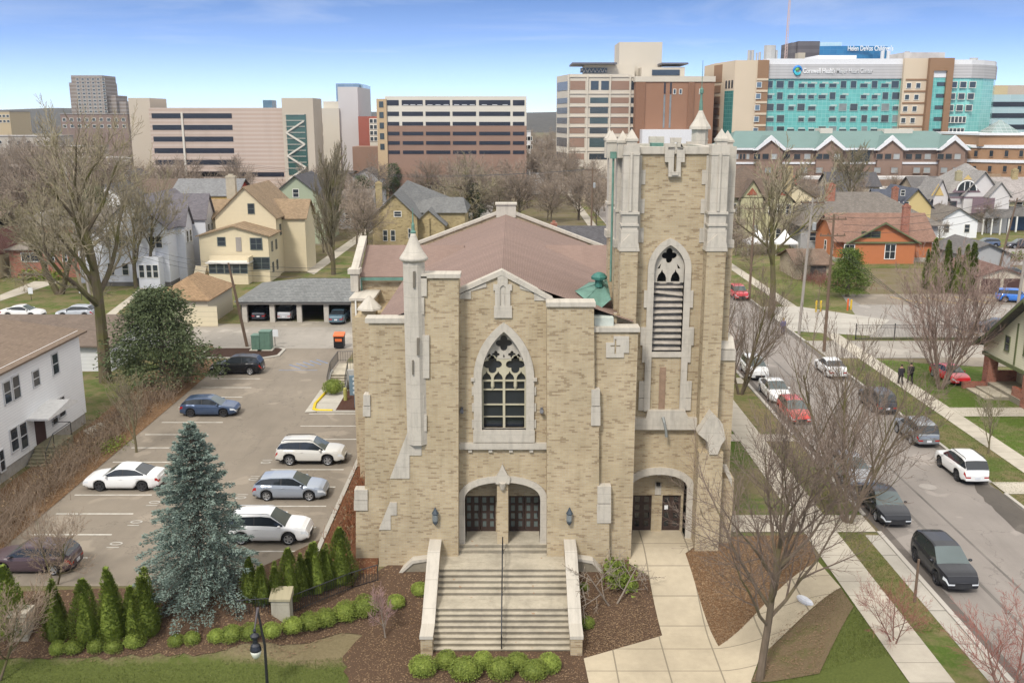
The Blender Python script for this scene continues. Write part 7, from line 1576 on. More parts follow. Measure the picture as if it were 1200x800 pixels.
sb = thing('brick_hospital_wing', 'windowless brown brick slab with two slit windows behind the bell tower', 'building', (60, 380, 0)); Y3 = 366; bbox(sb, 'wall', M((.27,.145,.09), .9, .1, .12), 744, 835, 96, Y3, 40); bbox(sb, 'parapet', LIMEW, 743, 836, 89.5, Y3-.4, 40.5, PZ(96,Y3)); bbox(sb, 'corner_pilaster', M((.22,.115,.07), .9), 744, 755, 96.4, Y3-.5, 2); bbox(sb, 'corner_pilaster', M((.22,.115,.07), .9), 805, 812, 96.4, Y3-.5, 2); bbox(sb, 'roof_screen', LIMEW, 750, 800, 79, Y3+10, 14, 30); strip(sb, 'screen_window', GLASS, 762, 794, 82, 88.5, Y3+9.9, .2)
for px in (777.5, 784.5): strip(sb, 'slit_window', DSTRIP, px-1, px+1, 97, 110, Y3, .1); strip(sb, 'slit_window', glass((.16,.17,.17), .2), px-1, px+1, 111, 150, Y3, .1)
for px in (790.5, 797.5, 821): fwin(sb, PX(px,Y3,107), Y3, PZ(107.5,Y3), .8, 1.6)
bbox(sb, 'white_plinth', M((.62,.62,.63), .8), 753, 812, 152, Y3-8, 8)
# --- teal glass hospital
hb_ = thing('hospital', 'teal glass hospital with grey sign band, beige corner block and brown frame', 'hospital', (120, 380, 0)); Y = 360; TEALG = curtain(); SAND = M((.56,.46,.34), .85, .06, .1); BRN_ = M((.26,.155,.09), .88, .08, .12); GRYB = bands((.40,.39,.39), (.47,.46,.46), 1.0, .5); WHT = M((.68,.68,.69), .7)
zg, zs, zw = PZ(92.5,Y), PZ(75.5,Y), PZ(69,Y); x0, x1 = PX(896,Y,110), PX(1057,Y,110)
m = MB(); m.box(x0, x1, Y, Y+40, 0, zg); gl_ = m.build('glass_wall', TEALG, hb_); m = MB(); m.box(x0-.0, x1, Y-.6, Y+40, zg+.01, zs); sg = m.build('sign_band', GRYB, hb_); m = MB(); m.box(x0, x1, Y-.3, Y+39, zs+.01, zw); m.box(PX(962,Y,70), PX(1008,Y,70), Y+4, Y+20, zw, PZ(65,Y+4)); m.build('white_parapet', WHT, hb_)
rw_ = random.Random(12)
for r in range(5):
    y = 99.2+13.3*r; n = 13
    for i in range(n):
        px = 902+12.25*i+rw_.uniform(-.6,.6)
        if rw_.random() < .08: continue
        dk = rw_.random(); fwin(gl_, PX(px,Y,y), Y, PZ(y+(1.2 if dk < .4 else 0),Y), 2.0+rw_.choice((0,.6)), 1.3 if dk < .4 else 2.4, GLASS if dk < .75 else glass((.18,.20,.19), .2), M((.30,.45,.42), .5))
        if dk < .4: strip(gl_, 'window_blind', M((.42,.50,.47), .6), px-3.6, px+3.6, y-3, y-.6, Y, .1)
# corner block on the left
m = MB(); xk0, xk1, xk2 = PX(836,Y+20,110), PX(860,Y-1,110), PX(896,Y-1.5,110); m.prism([(xk0,Y+20),(xk1,Y-1),(xk2,Y-1.5),(xk2,Y+40),(xk0,Y+40)], 0, PZ(71,Y)); cb = m.build('corner_block', SAND, hb_)
bbox(cb, 'brown_pier', BRN_, 884.5, 897.2, 70.5, Y-1.8, 12)
for i in range(5): strip(cb, 'sand_band', SAND, 883.5, 897, 92+13.4*i, 94.6+13.4*i, Y-1.8, .2); fwin(cb, PX(889.5-.35*i,Y-1.8,100), Y-1.85, PZ(99.5+13.4*i,Y-1.8), 1.6, 1.7, glass((.09,.13,.18), .1))
d = Vector((xk1-xk0, -21)); L_ = d.length; ang = atan2(d.y, d.x)
def oncorner(nm, mat, f0, f1, py0, py1, off=.15):
    m = MB(); n_ = Vector((d.y, -d.x)).normalized(); p0 = Vector((xk0, Y+20))+d*f0; p1 = Vector((xk0, Y+20))+d*f1; q = [p0, p1, p1-n_*-off, p0-n_*-off]; q = [p0+n_*off, p1+n_*off, p1-n_*.02, p0-n_*.02]; m.prism([(v.x,v.y) for v in q], PZ(py1,Y+8), PZ(py0,Y+8)); return m.build(nm, mat, cb)
oncorner('brown_pier', BRN_, .0, .40, 75, 96); oncorner('corner_glass', curtain((.03,.14,.13),(.05,.20,.18),(.10,.24,.22), 2, 4.3), .58, .98, 107, 158, .2)
for i in range(5): oncorner('brown_pier', BRN_, .0, .36, 99.5+13.4*i, 108.5+13.4*i)
for i in range(3): oncorner('slot_window', GLASS, .60+.14*i, .66+.14*i, 95, 104, .2)
# right hand beige / brown frame / teal end
m = MB(); m.box(PX(1057,Y-2,110), PX(1087,Y-2,110), Y-2, Y+38, 0, PZ(68.5,Y-2)); rb = m.build('beige_block', SAND, hb_)
for i in range(5):
    strip(rb, 'brown_band', BRN_, 1056.5-i, 1086-i, 92.5+13.7*i, 94.5+13.7*i, Y-2, .2)
    for px in (1065, 1076): fwin(rb, PX(px-i,Y-2,100), Y-2, PZ(100.5+13.6*i,Y-2), 1.5, 1.7)
m = MB(); xq0, xq1 = PX(1087,Y-4,110), PX(1115,Y-4,110); m.box(xq0,xq0+1.6,Y-4,Y+36,0,PZ(68,Y-4)); m.box(xq1-2.2,xq1,Y-4,Y+36,0,PZ(68,Y-4)); m.box(xq0+1.6,xq1-2.2,Y-4,Y+36,PZ(83,Y-4),PZ(68,Y-4)); m.build('brown_frame', BRN_, hb_)
m = MB(); m.box(xq0+1.6,xq1-2.2,Y-3,Y+36,0,PZ(91,Y-3)); fgl = m.build('framed_glass', TEALG, hb_); m = MB(); m.box(xq0+1.6,xq1-2.2,Y-3.2,Y+36,PZ(91,Y-3),PZ(83,Y-4)-.01); m.build('white_header', WHT, hb_)
for i in range(5): strip(fgl, 'window_band', GLASS, 1093, 1106, 96.5+13.6*i, 101+13.6*i, Y-3, .15)
arc = [(xq1-.01,Y-2),(PX(1135,Y-2,110),Y-2.6),(PX(1152,Y,110),Y+1),(PX(1163,Y+7,110),Y+7),(PX(1168,Y+14,110),Y+16)]
m = MB(); m.prism(arc+[(arc[-1][0],Y+36),(xq1,Y+36)], 0, PZ(92,Y)); eg = m.build('curved_glass', curtain((.10,.36,.33),(.20,.48,.44),(.38,.58,.55)), hb_); m = MB(); m.prism([(x,y-.4) for x,y in arc]+[(arc[-1][0],Y+36),(xq1,Y+36)], PZ(92,Y)+.01, PZ(76,Y)); m.build('sign_band', GRYB, hb_); m = MB(); m.prism([(x-.3,y-.2) for x,y in arc]+[(arc[-1][0]-.3,Y+36),(xq1,Y+36)], PZ(76,Y)+.01, PZ(70.5,Y)); m.build('white_parapet', WHT, hb_)
for i in range(5):
    for px in ((1117,1128,1139) if i < 3 else (1113,1117.5,1122,1126.5,1131,1135.5)): fwin(eg, PX(px-.8*i,Y-2.5,100), Y-2.9, PZ(99.5+13.6*i,Y-2.5), 2.2 if i < 3 else 1.1, 2.0)
# sign lettering and mark
lz = PZ(83.6, Y); lx0 = PX(934,Y,84); SIGNW = M((.78,.78,.78), .5, .03)
m = MB(); m.mat(0)
for k, (a0, a1, rad, cc) in enumerate(((0,3.6,1.45,0),(2.6,6.3,1.05,1),(.8,3.2,.7,2))):
    m.mat(cc); pts = [(lx0+rad*cos(a0+(a1-a0)*i/10), Y-.8-.1*k, lz+rad*sin(a0+(a1-a0)*i/10)) for i in range(11)]; m.tube(pts, [.12+.5*sin(pi*i/10) for i in range(11)], 5)
m.build('sign_mark', [M((.02,.20,.55), .4), M((.05,.45,.55), .4), M((.25,.55,.12), .4)], sg)
def sign(body, x, z, size, parent, Yp, mat=SIGNW):
    b = parent; off = Vector((0,0,0))
    while b is not None: off += b.location; b = b.parent
    o = paint_text(body, x-off.x, Yp-off.y, z-off.z, size, 0, mat, name='sign_lettering', kind=None, rx=pi/2, ext=.12, parent=parent, align='LEFT', bold=True, sx=.68); return o
sign('Corewell Health', lx0+1.9, lz, 2.5, sg, Y-.78); sign('|  Meijer Heart Center', PX(975,Y,84), lz, 2.3, sg, Y-.78, M((.60,.60,.60), .5, .03))
m = MB()
for px, w, t_ in ((878,.6,59),(882,.6,59),(887,.3,62),(890.5,.5,61),(902,2.2,53.5),(907,.4,60),(910,.5,59),(1142,1.6,68),(1063,1.0,60.5)):
    x = PX(px,Y+14,62); m.tube([(x,Y+14,PZ(71,Y)-1),(x,Y+14,PZ(t_,Y+14))], w, 8)
m.build('roof_stack', M((.38,.38,.37), .7), hb_); m = MB(); m.box(PX(1060,Y+10,60), PX(1108,Y+10,60), Y+10, Y+24, PZ(69,Y)-1, PZ(61.5,Y+10)); m.build('roof_plant', M((.46,.45,.44), .7, .3, .3), hb_)
b = thing('antenna_mast', 'thin red and white lattice mast standing behind the hospital roof', 'mast', (PX(920,420,60), 420, 0)); x = PX(919.5,420,60); zt = PZ(-6,420); m = MB()
for k in range(3): a = 2*pi*k/3; m.tube([(x+1.0*cos(a),420+1.0*sin(a),0),(x+.35*cos(a)+.8,420+.35*sin(a),zt)], .12, 4)
for k in range(26): z = 40+(zt-40)*k/26; f = 1-.6*z/zt; m.tube([(x-f+.8*z/zt,420,z),(x+f+.8*z/zt,420,z+1.4)], .08, 3)
m.build('lattice', M((.55,.40,.36), .6), b)
b = thing('hospital_tower', 'curved blue glass hospital tower top with white lettering behind the teal one', 'hospital', (170, 470, 0)); Y4 = 470; n = 10; cxm = PX(992,Y4,60); hw_ = PX(1044,Y4,60)-cxm; pts = [(cxm-hw_+2*hw_*i/n, Y4+4-4*sin(pi*i/n)) for i in range(n+1)]; m = MB(); m.prism(pts+[(cxm+hw_,Y4+30),(cxm-hw_,Y4+30)], 0, PZ(54,Y4)); bb = m.build('blue_wall', curtain((.02,.12,.27),(.03,.17,.34),(.05,.16,.30), 3, 6), b)
sign("Helen DeVos Children's", PX(992.5,Y4,60), PZ(57.2,Y4), 3.2, bb, Y4-.6); m = MB(); m.box(PX(960,Y4+10,50), PX(985,Y4+10,50), Y4+8, Y4+25, PZ(55,Y4), PZ(49.5,Y4+8)); m.build('roof_box', curtain((.3,.45,.5),(.4,.52,.55),(.5,.55,.55)), b)
for px in (1034, 1041): m = MB(); x = PX(px,Y4-4,66); m.tube([(x,Y4-4,30),(x,Y4-4,PZ(60,Y4-4))], .9, 8); m.build('white_stack', WHT, b)
b = thing('dark_tower', 'dark grey metal clad block between the mast and the blue tower', 'building', (150, 450, 0)); bbox(b, 'wall', bands((.10,.09,.10),(.13,.12,.13), 3., .5), 929, 954, 48.5, 445, 20); bbox(b, 'angled_side', bands((.13,.12,.13),(.16,.15,.16), 3., .5), 921.5, 929.1, 50, 448, 17); bbox(b, 'tan_plant', TANB, 930, 938, 62, 440, 5)
# --- brick offices with green roof
b = thing('brick_offices', 'long brown brick offices with green metal roof and four white trimmed gables', 'building', (110, 312, 0)); Y = 300; x0, x1 = PX(855,Y,190), PX(1133,Y,190); ze = PZ(174.5,Y); BR2 = M((.245,.165,.125), .9, .12, .25); GRM = M((.11,.185,.17), .45, .12, .2)
m = MB(); m.box(x0, x1, Y, Y+26, 0, ze); wl2 = m.build('wall', BR2, b); m = MB(); m.add([(x0-1,Y-1,ze+.3),(x1+1,Y-1,ze+.3),(x1-6,Y+12,ze+5.2),(x0+4,Y+12,ze+5.2),(x1+1,Y+27,ze+.3),(x0-1,Y+27,ze+.3)], [(0,1,2,3),(3,2,4,5),(0,3,5),(1,4,2)]); rf2 = m.build('roof', GRM, b)
strip(b, 'white_cornice', WHT, 854, 1134, 173.5, 175.8, Y-.6, .5); strip(b, 'white_belt', WHT, 856, 1131, 190, 192.3, Y, .3)
for px, w in ((902,19),(972,19),(1043,18.5),(1116,18.5)):
    a, c = PX(px-w,Y-1,180), PX(px+w,Y-1,180); xm = (a+c)/2; za = PZ(160.5,Y-1.5); m = MB(); m.xprism([(a+1,0),(c-1,0),(c-1,ze),(xm,za-1),(a+1,ze)], Y-1.4, Y+2); gg = m.build('gable_bay', BR2, b)
    m = MB(); m.xprism([(a-.4,ze-.4),(a+1.0,ze-.4),(xm,za-1.0),(c-1.0,ze-.4),(c+.4,ze-.4),(xm,za+.5)], Y-2.2, Y-1.38); m.build('white_trim', WHT, gg); m = MB(); m.add([(a,Y-2,ze),(xm,Y-2,za+.45),(xm,Y+13,za+.45),(a,Y+13,ze),(c,Y-2,ze),(c,Y+13,ze)], [(0,1,2,3),(1,4,5,2)]); m.build('gable_roof', GRM, gg)
for i, px in enumerate((864,868,872,876,887,897,907,922,934,946,960,968,981,1030.5,1040.5,1050.5,1065,1076,1087,1102,1111.5,1122)):
    inb = any(abs(px-g_) < w-1 for g_, w in ((902,19),(972,19),(1043,18.5),(1116,18.5))); yy = Y-1.4 if inb else Y; fwin(b, PX(px,yy,183), yy, PZ(183.5,yy), 1.1 if px < 880 else 1.9, 1.6, GLASS if i%3 else glass((.30,.31,.30), .3), BR2)
for i, px in enumerate((900,942,960,978,1028,1048,1074,1086,1106,1120)): fwin(b, PX(px,Y-1.4,199), Y-1.4, PZ(199.5,Y-1.4), 2.0, 1.6, glass((.25,.26,.25), .3), BR2)
strip(b, 'white_shop_roof', M((.55,.53,.51), .7), 940, 1092, 206, 209, Y-6, 6); strip(b, 'atrium_window', GLASS, 1000, 1022, 176, 190, Y, .2); m = MB(); m.box(PX(958,Y+13,155), PX(972,Y+13,155), Y+10, Y+16, ze+4, ze+6); m.box(PX(1032,Y+13,155), PX(1065,Y+13,155), Y+10, Y+16, ze+4, ze+5.8); m.build('roof_unit', M((.56,.52,.45), .7), b)
b = thing('brick_rotunda', 'tan brick rounded offices with white bands and glass pyramid at the right edge', 'building', (170, 310, 0)); Y = 296; n = 8; TB = M((.31,.185,.105), .9, .1, .2); xs0, xs1 = PX(1131,Y,190), PX(1240,Y,190)
arc = [(xs0+(xs1-xs0)*i/n, Y+10-13*sin(pi*(i/n)*.55)) for i in range(n+1)]; m = MB(); m.prism(arc+[(xs1,Y+40),(xs0,Y+40)], 0, PZ(174,Y)); rw2 = m.build('wall', TB, b); 
for y0, y1 in ((170.5,174),(187.5,191)): m = MB(); m.prism([(x,y-.5) for x,y in arc]+[(xs1,Y+20),(xs0,Y+20)], PZ(y1,Y), PZ(y0,Y)); m.build('white_belt', WHT, b)
m = MB(); m.box(PX(1144,Y+6,160), xs1, Y+4, Y+38, PZ(172,Y), PZ(159,Y)); m.build('upper_wall', TB, b); m = MB(); m.box(PX(1143,Y+6,160), xs1, Y+3.4, Y+38, PZ(159,Y), PZ(156.5,Y)); m.build('upper_cornice', WHT, b)
for i in range(7):
    for y in (180, 198): k = min(n-1, i+0); f = i+.6; j = int(f); xx = arc[j][0]+(arc[j+1][0]-arc[j][0])*(f-j); yy = arc[j][1]+(arc[j+1][1]-arc[j][1])*(f-j)-.1; fwin(b, xx, yy, PZ(y,yy), 1.0, 1.8, GLASS, TB, atan2(arc[j+1][1]-arc[j][1], arc[j+1][0]-arc[j][0]))
xp, yp, zp = PX(1175,Y+12,150), Y+14, PZ(157,Y)-.2; m = MB(); m.add([(xp-5,yp-5,zp),(xp+5,yp-5,zp),(xp+5,yp+5,zp),(xp-5,yp+5,zp),(xp,yp,zp+4.4)], [(0,1,4),(1,2,4),(2,3,4),(3,0,4)]); py = m.build('glass_pyramid', curtain((.12,.17,.16),(.2,.26,.25),(.4,.42,.41), 1.5, 3), b)
b = thing('glass_offices', 'pale glass offices with dark window bands at the right edge', 'building', (210, 410, 0)); Y = 395; m = MB(); m.box(PX(1149,Y,120), PX(1260,Y,120), Y, Y+40, 0, PZ(111,Y)); gw_ = m.build('wall', curtain((.26,.36,.38),(.34,.45,.47),(.45,.5,.5), 6, 6), b)
for i in range(4): strip(gw_, 'window_band', DSTRIP, 1150, 1230, 119.5+13.3*i, 125+13.3*i, Y, .2)
bbox(b, 'roof_house', M((.42,.34,.28), .85), 1158, 1235, 100, Y+8, 20); bbox(b, 'roof_house_tan', M((.46,.36,.22), .85), 1156, 1176, 100.6, Y+7, 6)
# --- far tower block and small far blocks on the horizon
b = thing('apartment_tower', 'stepped brown apartment tower on the left horizon behind the mossy tree', 'tower', (-400, 900, 0)); Y = 880; APT = bands((.22,.18,.155),(.30,.27,.245), 3.2, .42); bbox(b, 'main_block', APT, 89, 125, 88.5, Y, 30); bbox(b, 'upper_shoulder', APT, 86, 128, 97, Y+3, 26); bbox(b, 'lower_block', APT, 124, 139, 112, Y+5, 26); bbox(b, 'low_wing', APT, 134, 150, 119, Y+8, 20)
mb_ = list(b.children)[0]
for i in range(14):
    for j in range(6): fwin(mb_, PX(92.5+6*j,Y,110), Y, PZ(93+4.2*i,Y), 2.2, 1.5, GLASS, TRIM)
def far(label, name, cat, px0, px1, pyt, Y, dep, mat, rows=0, cols=0, wm=None):
    t = thing(name, label, cat, ((PX(px0,Y,150)+PX(px1,Y,150))/2, Y, 0)); w = bbox(t, 'wall', mat, px0, px1, pyt, Y, dep); bbox(t, 'roof_cap', M((.30,.28,.26), .8), px0-.4, px1+.4, pyt-.7, Y-.3, dep+.6, PZ(pyt,Y))
    for i in range(rows):
        for j in range(cols): fwin(t, PX(px0+(px1-px0)*(j+.5)/cols,Y,150), Y, PZ(pyt,Y)-3.0-3.6*i, 1.8, 1.6, wm or GLASS)
    return t
far('tan domed courthouse block on the far left horizon', 'far_block', 'building', -14, 13, 131, 700, 30, M((.44,.35,.22), .85), 2, 6)
far('wide brown low block on the horizon under the apartment tower', 'far_block', 'building', 72, 150, 134, 560, 30, M((.22,.16,.135), .9), 2, 9)
far('pale flat warehouse in the trees at the far left', 'far_block', 'warehouse', -30, 60, 160, 520, 25, M((.40,.36,.31), .9), 1, 8)
far('beige apartment row among the trees at the left', 'far_block', 'building', 20, 110, 172, 430, 14, M((.42,.35,.28), .9), 2, 10)
far('low white roofed store behind the left trees', 'far_block', 'store', 60, 150, 186, 380, 18, M((.50,.47,.44), .9), 1, 8)
far('brown brick flats at the left behind the mossy limbs', 'far_block', 'building', -20, 70, 196, 300, 14, M((.26,.18,.13), .9), 2, 8)
far('red brick flats between the two mossy trees', 'far_block', 'building', 95, 165, 205, 270, 12, M((.30,.14,.09), .9), 2, 6)
far('small white office with window rows beside the banded garage', 'far_block', 'building', 618, 622, 154, 420, 12, M((.62,.62,.62), .8), 4, 2)
far('long pale warehouse roof beyond the garage on the river flats', 'far_block', 'warehouse', 625, 690, 166, 620, 60, M((.62,.61,.60), .8), 1, 8)
far('white roofed depot in front of the wooded hill', 'far_block', 'warehouse', 600, 700, 180, 470, 30, M((.66,.66,.66), .8), 1, 10)
# ================================================================== poles, wires, fences, people and small things
def along(pts, sag): 
    a, b = Vector(pts[0]), Vector(pts[1]); return [tuple(a+(b-a)*t+Vector((0,0,-sag*4*t*(1-t)))) for t in [i/10 for i in range(11)]]
PW = bark((.15,.105,.075)); PGREY = bark((.30,.27,.24))
def pole(label, px, py, top, arms=1, mat=None, tilt=0., r=.15, tr=True):
    x, y = G(px, py, 0); z = PZ(top, y); t = thing('utility_pole', label, 'utility pole', (x, y, 0))
    m = MB(); m.tube([(x,y,-.2),(x+tilt*.5,y,z*.5),(x+tilt,y,z)], [r*1.15,r,r*.7], 8); m.build('post', mat or PW, t)
    for k in range(arms):
        m = MB(); zz = z-.5-1.6*k; m.box(x+tilt-1.25, x+tilt+1.25, y-.07, y+.05, zz-.07, zz+.07)
        for e in (-1.15,-.45,.45,1.15): m.lathe([(.045,.07),(.06,.14),(.04,.24)], (x+tilt+e, y, zz), 6)
        m.build('crossarm', PW, t)
    if tr: m = MB(); m.lathe([(.2,0),(.22,.05),(.22,.75),(.16,.85)], (x+tilt+.32, y-.1, z-3.4), 8); m.build('transformer', M((.32,.33,.33), .5), t)
    return (x+tilt, y, z)
p1 = pole('tall brown utility pole with two crossarms standing on the verge by the white sedan', 965.5, 412, 251, 2, tr=False)
p2 = pole('dark utility pole beside the street behind the tower', 878, 352, 240, 1)
p3 = pole('pale grey utility pole with crossarm left of the tall brown one', 936, 392, 232, 1, PGREY, .5)
p4 = pole('leaning wooden pole between the garage and the green cabinets', 290, 406, 308, 0, PW, -1.4, tr=False)
p5 = pole('light grey pole seen through the mossy trees at the left', 108, 360, 196, 0, PGREY, -1.6)
p6 = pole('wooden pole with transformer behind the church ridge beside the tower', 692, 300, 196, 1, PW, .1)
p7_ = pole('grey pole standing at the right edge behind the wagon', 1188, 388, 190, 0, PGREY, .6, tr=False)
p8 = pole('leaning wooden pole on the cross street corner', 1170, 318, 232, 1, PW, 1.6, tr=False)
WIREM = M((.05,.05,.05), .6)
def wire(label, a, b, sag=.8, grp='overhead wires', r=.022): m = MB(); m.tube(along((a, b), sag), r, 3, False); c = a; tag(m.build('overhead_wire', WIREM), label, 'wire', grp)
o_ = lambda p, dx, dz: (p[0]+dx, p[1], p[2]+dz)
for k, dx in enumerate((-1.15,-.45,.45,1.15)): wire('thin black wire strung between the tall brown pole and the grey pole', o_(p1,dx,-.3), o_(p3,dx,-.3), .5, 'wires between the tall brown pole and the grey pole'); wire('thin black wire running from the grey pole to the dark street pole', o_(p3,dx,-.3), o_(p2,dx,-.3), 1., 'wires between the grey pole and the dark street pole')
for k in range(3): wire('thin wire from the tall brown pole to the bungalow at the right edge', o_(p1,0,-2.2-.4*k), (41.5+.5*k,80,4.2), 1.4, 'wires dropping to the bungalow'); wire('thin wire from the tall brown pole to the pole at the right edge', o_(p1,1,-.3-.7*k), o_(p7_,0,-2.5-.8*k), 1.2, 'wires to the right edge pole'); wire('thin wire from the right edge pole to the leaning corner pole', o_(p7_,0,-.4-.8*k), o_(p8,0,-.4-.5*k), 1.0, 'wires to the corner pole')
for k in range(3): wire('thin wire over the carport from the leaning wooden pole', o_(p4,0,-.2-.5*k), (14,112,7.5-.5*k), 1.0, 'wires over the carport'); wire('thin wire from the leaning wooden pole to the pale pole in the trees', o_(p4,0,-.2-.5*k), o_(p5,0,-6-.6*k), 1.0, 'wires over the back gardens')
for k in range(3): wire('thin wire above the trees from the pole beside the tower', o_(p6,-.8+.8*k,-.3), (-60,190,14.5+.4*k), 2., 'wires above the trees behind the church')
# street lamp in the foreground
lx, ly = PX(311,38.2,780), 38.2; t = thing('street_lamp', 'black post lamp with clear bell globe hanging over the front lawn', 'street lamp', (lx, ly, terr(lx,ly))); zt = PZ(712,ly)
m = MB(); m.tube([(lx+.03,ly,terr(lx,ly)-.1),(lx+.03,ly,.5),(lx-.18,ly,zt-.1)], [.075,.06,.05], 8); m.lathe([(.16,-.1),(.16,.25),(.09,.45)], (lx+.03,ly,terr(lx,ly)), 8); m.build('post', IRON, t)
ax = lx-.36; m = MB(); m.tube([(lx-.18,ly,zt-.12),(lx-.16,ly-.02,zt+.02),(ax+.05,ly-.05,zt-.75),(ax,ly-.05,zt-1.0)], [.06,.06,.035,.03], 6); m.build('arm', M((.16,.14,.15), .5), t)
zh = zt-1.0; m = MB(); m.lathe([(.03,.05),(.08,-.05),(.05,-.15),(.2,-.28),(.20,-.36),(.11,-.42),(.11,-.66),(.2,-.75),(.25,-.92),(.25,-1.0)], (ax,ly-.05,zh), 12); hd = m.build('lamp_housing', M((.02,.022,.03), .35, spec=.5), t)
m = MB(); m.smooth = True; m.lathe([(.235,-1.0),(.23,-1.12),(.17,-1.3),(.06,-1.4),(.01,-1.42)], (ax,ly-.05,zh), 14); m.build('globe', glass((.55,.55,.47), .15), hd)
# iron fence with stone pier along the lot edge
fp = [G(278,724), G(322,721), G(341,719), G(413,690), G(443,681)]; f = thing('iron_fence', 'low black iron fence behind the boxwoods, meeting a stone pier', 'fence', (fp[0][0], fp[0][1], terr(*fp[0])))
m = MB()
for (a, b) in ((fp[0],fp[1]),(fp[2],fp[3]),(fp[3],fp[4])): rail(m, [(a[0],a[1],terr(*a)),(b[0],b[1],terr(*b))], .95, .14)
m.build('railing', IRON, f)
px_, py_ = G(331,722); zz = terr(px_,py_); t = thing('stone_pier', 'square limestone gate pier with sloped cap between two runs of fence', 'pier', (px_,py_,zz)); m = MB(); m.box(px_-.45,px_+.45,py_-.3,py_+.35,zz-.2,zz+1.0); m.build('shaft', stone((.36,.33,.26)), t); m = MB(); m.prism([(px_-.52,py_-.38),(px_+.52,py_-.38),(px_+.52,py_+.42),(px_-.52,py_+.42)], zz+1.0, [zz+1.12,zz+1.12,zz+1.42,zz+1.42]); m.build('cap', stone((.33,.29,.19)), t)
x, y = G(20,760); zz = terr(x,y); t = thing('stone_pier', 'weathered pale pier half hidden by twigs at the far left of the bed', 'pier', (x,y+.6,zz)); m = MB(); m.box(x-.4,x+.4,y+.3,y+1.0,zz-.2,zz+1.5); m.build('shaft', stone((.40,.36,.29)), t); m = MB(); m.box(x-.5,x+.5,y+.2,y+1.1,zz+1.5,zz+1.7); m.build('cap', stone((.42,.38,.31)), t)
# dark fence along the striped lot
f = thing('iron_fence', 'black metal fence between the alley and the striped lot', 'fence', (45, 100, 0)); m = MB(); x0 = G(1068,398,0)[0]
pts = [(x0-6+4.1*i, 99.9, 0) for i in range(12)]
for a, b in zip(pts, pts[1:]): m.tube([(*a[:2],1.6),(*b[:2],1.6)], .035, 4); m.tube([(*a[:2],1.35),(*b[:2],1.35)], .025, 4); m.tube([(*a[:2],.15),(*b[:2],.15)], .06, 4)
m.build('rail', IRON, f)
for a in pts: m = MB(); m.tube([(*a[:2],-.1),(*a[:2],1.8)], .06, 5); m.build('post', IRON, f)
m = MB()
for i in range(300): x = pts[0][0]+(pts[-1][0]-pts[0][0])*i/300; m.tube([(x,99.9,.1),(x,99.9,1.6)], .012, 3, False)
m.build('pickets', IRON, f)
# electric meters on the church side, bollard, cabinets, sign, bins
xm_, zm_ = P(418.5,452,75); t = thing('meter_panel', 'grey blue bank of eight round electric meters at the church corner', 'meter panel', (xm_,75,0)); a, zt = P(409,440.5,75); b, zb = P(428.5,463,75); m = MB(); m.box(a,b,75,75.25,zb,zt); m.box((a+b)/2-.3,(a+b)/2+.3,75.05,75.2,-.1,zb); m.build('cabinet', M((.13,.19,.23), .5), t)
for i in range(4):
    for j in range(2): m = MB(); cx_ = a+(b-a)*(.3+.4*j); cz_ = zb+(zt-zb)*(.15+.235*i); m.tube([(cx_,75,cz_),(cx_,74.88,cz_)], [.13,.11], 10); m.build('meter', M((.45,.48,.48), .2, spec=.6), t)
x, y = G(405,470,0); m = MB(); m.lathe([(.16,-.1),(.16,.95),(.12,1.05),(.02,1.1)], (0,0,0), 10); tag(put(m.mesh('bollard', M((.35,.33,.10), .6, .3)), 'bollard', None, (x,y,.1)), 'olive yellow bollard in the bed beside the meter bank', 'bollard')
x, y = G(391,462,0); o = put(boxes[1], 'evergreen_shrub', None, (x,y,.1)); o.scale = (1.7,1.5,1.5); tag(o, 'green shrub against the side stair wall', 'shrub')
GREENB = M((.11,.19,.145), .5, .2)
for px, w, h, lb in ((300,.85,1.6,'green utility cabinet, the lower left of the pair by the lot'),(311,1.1,2.0,'taller green utility cabinet on a concrete pad by the sign')):
    x, y = G(px,412,0); t = thing('utility_cabinet', lb, 'cabinet', (x,y,.1)); m = MB(); m.box(x-w/2,x+w/2,y,y+1.1,.2,h); m.box(x-w/2-.04,x+w/2+.04,y-.04,y+1.14,h,h+.07); m.build('body', GREENB, t); m = MB(); m.box(x-w/2-.2,x+w/2+.2,y-.2,y+1.3,.05,.2); m.build('pad', stone((.48,.45,.38)), t)
    for dx in (-.22,.22): m = MB(); m.box(x+dx*w*1.1-.2*w,x+dx*w*1.1+.2*w,y-.02,y+.01,.35,h-.12); m.build('door', GREENB, t)
def signpost(label, px, py, top, w=.5, h=.65, col=(.66,.67,.68), mat=IRON):
    x, y = G(px,py,0); z = PZ(top,y); t = thing('sign_post', label, 'sign', (x,y,0)); m = MB(); m.tube([(x,y,-.1),(x,y,z-.05)], .035, 6); m.build('post', mat, t); m = MB(); m.box(x-w/2,x+w/2,y-.05,y-.03,z-h,z); m.build('panel', M(col, .5, .1), t)
signpost('white parking sign on a thin post beside the green cabinets', 322.5, 405, 386, .75, .75); signpost('small white sign on the lawn behind the long brown roof', 37, 352, 337, .6, .8); signpost('white sign panel on a post by the left lawn edge', 96, 352, 336, .5, .8)
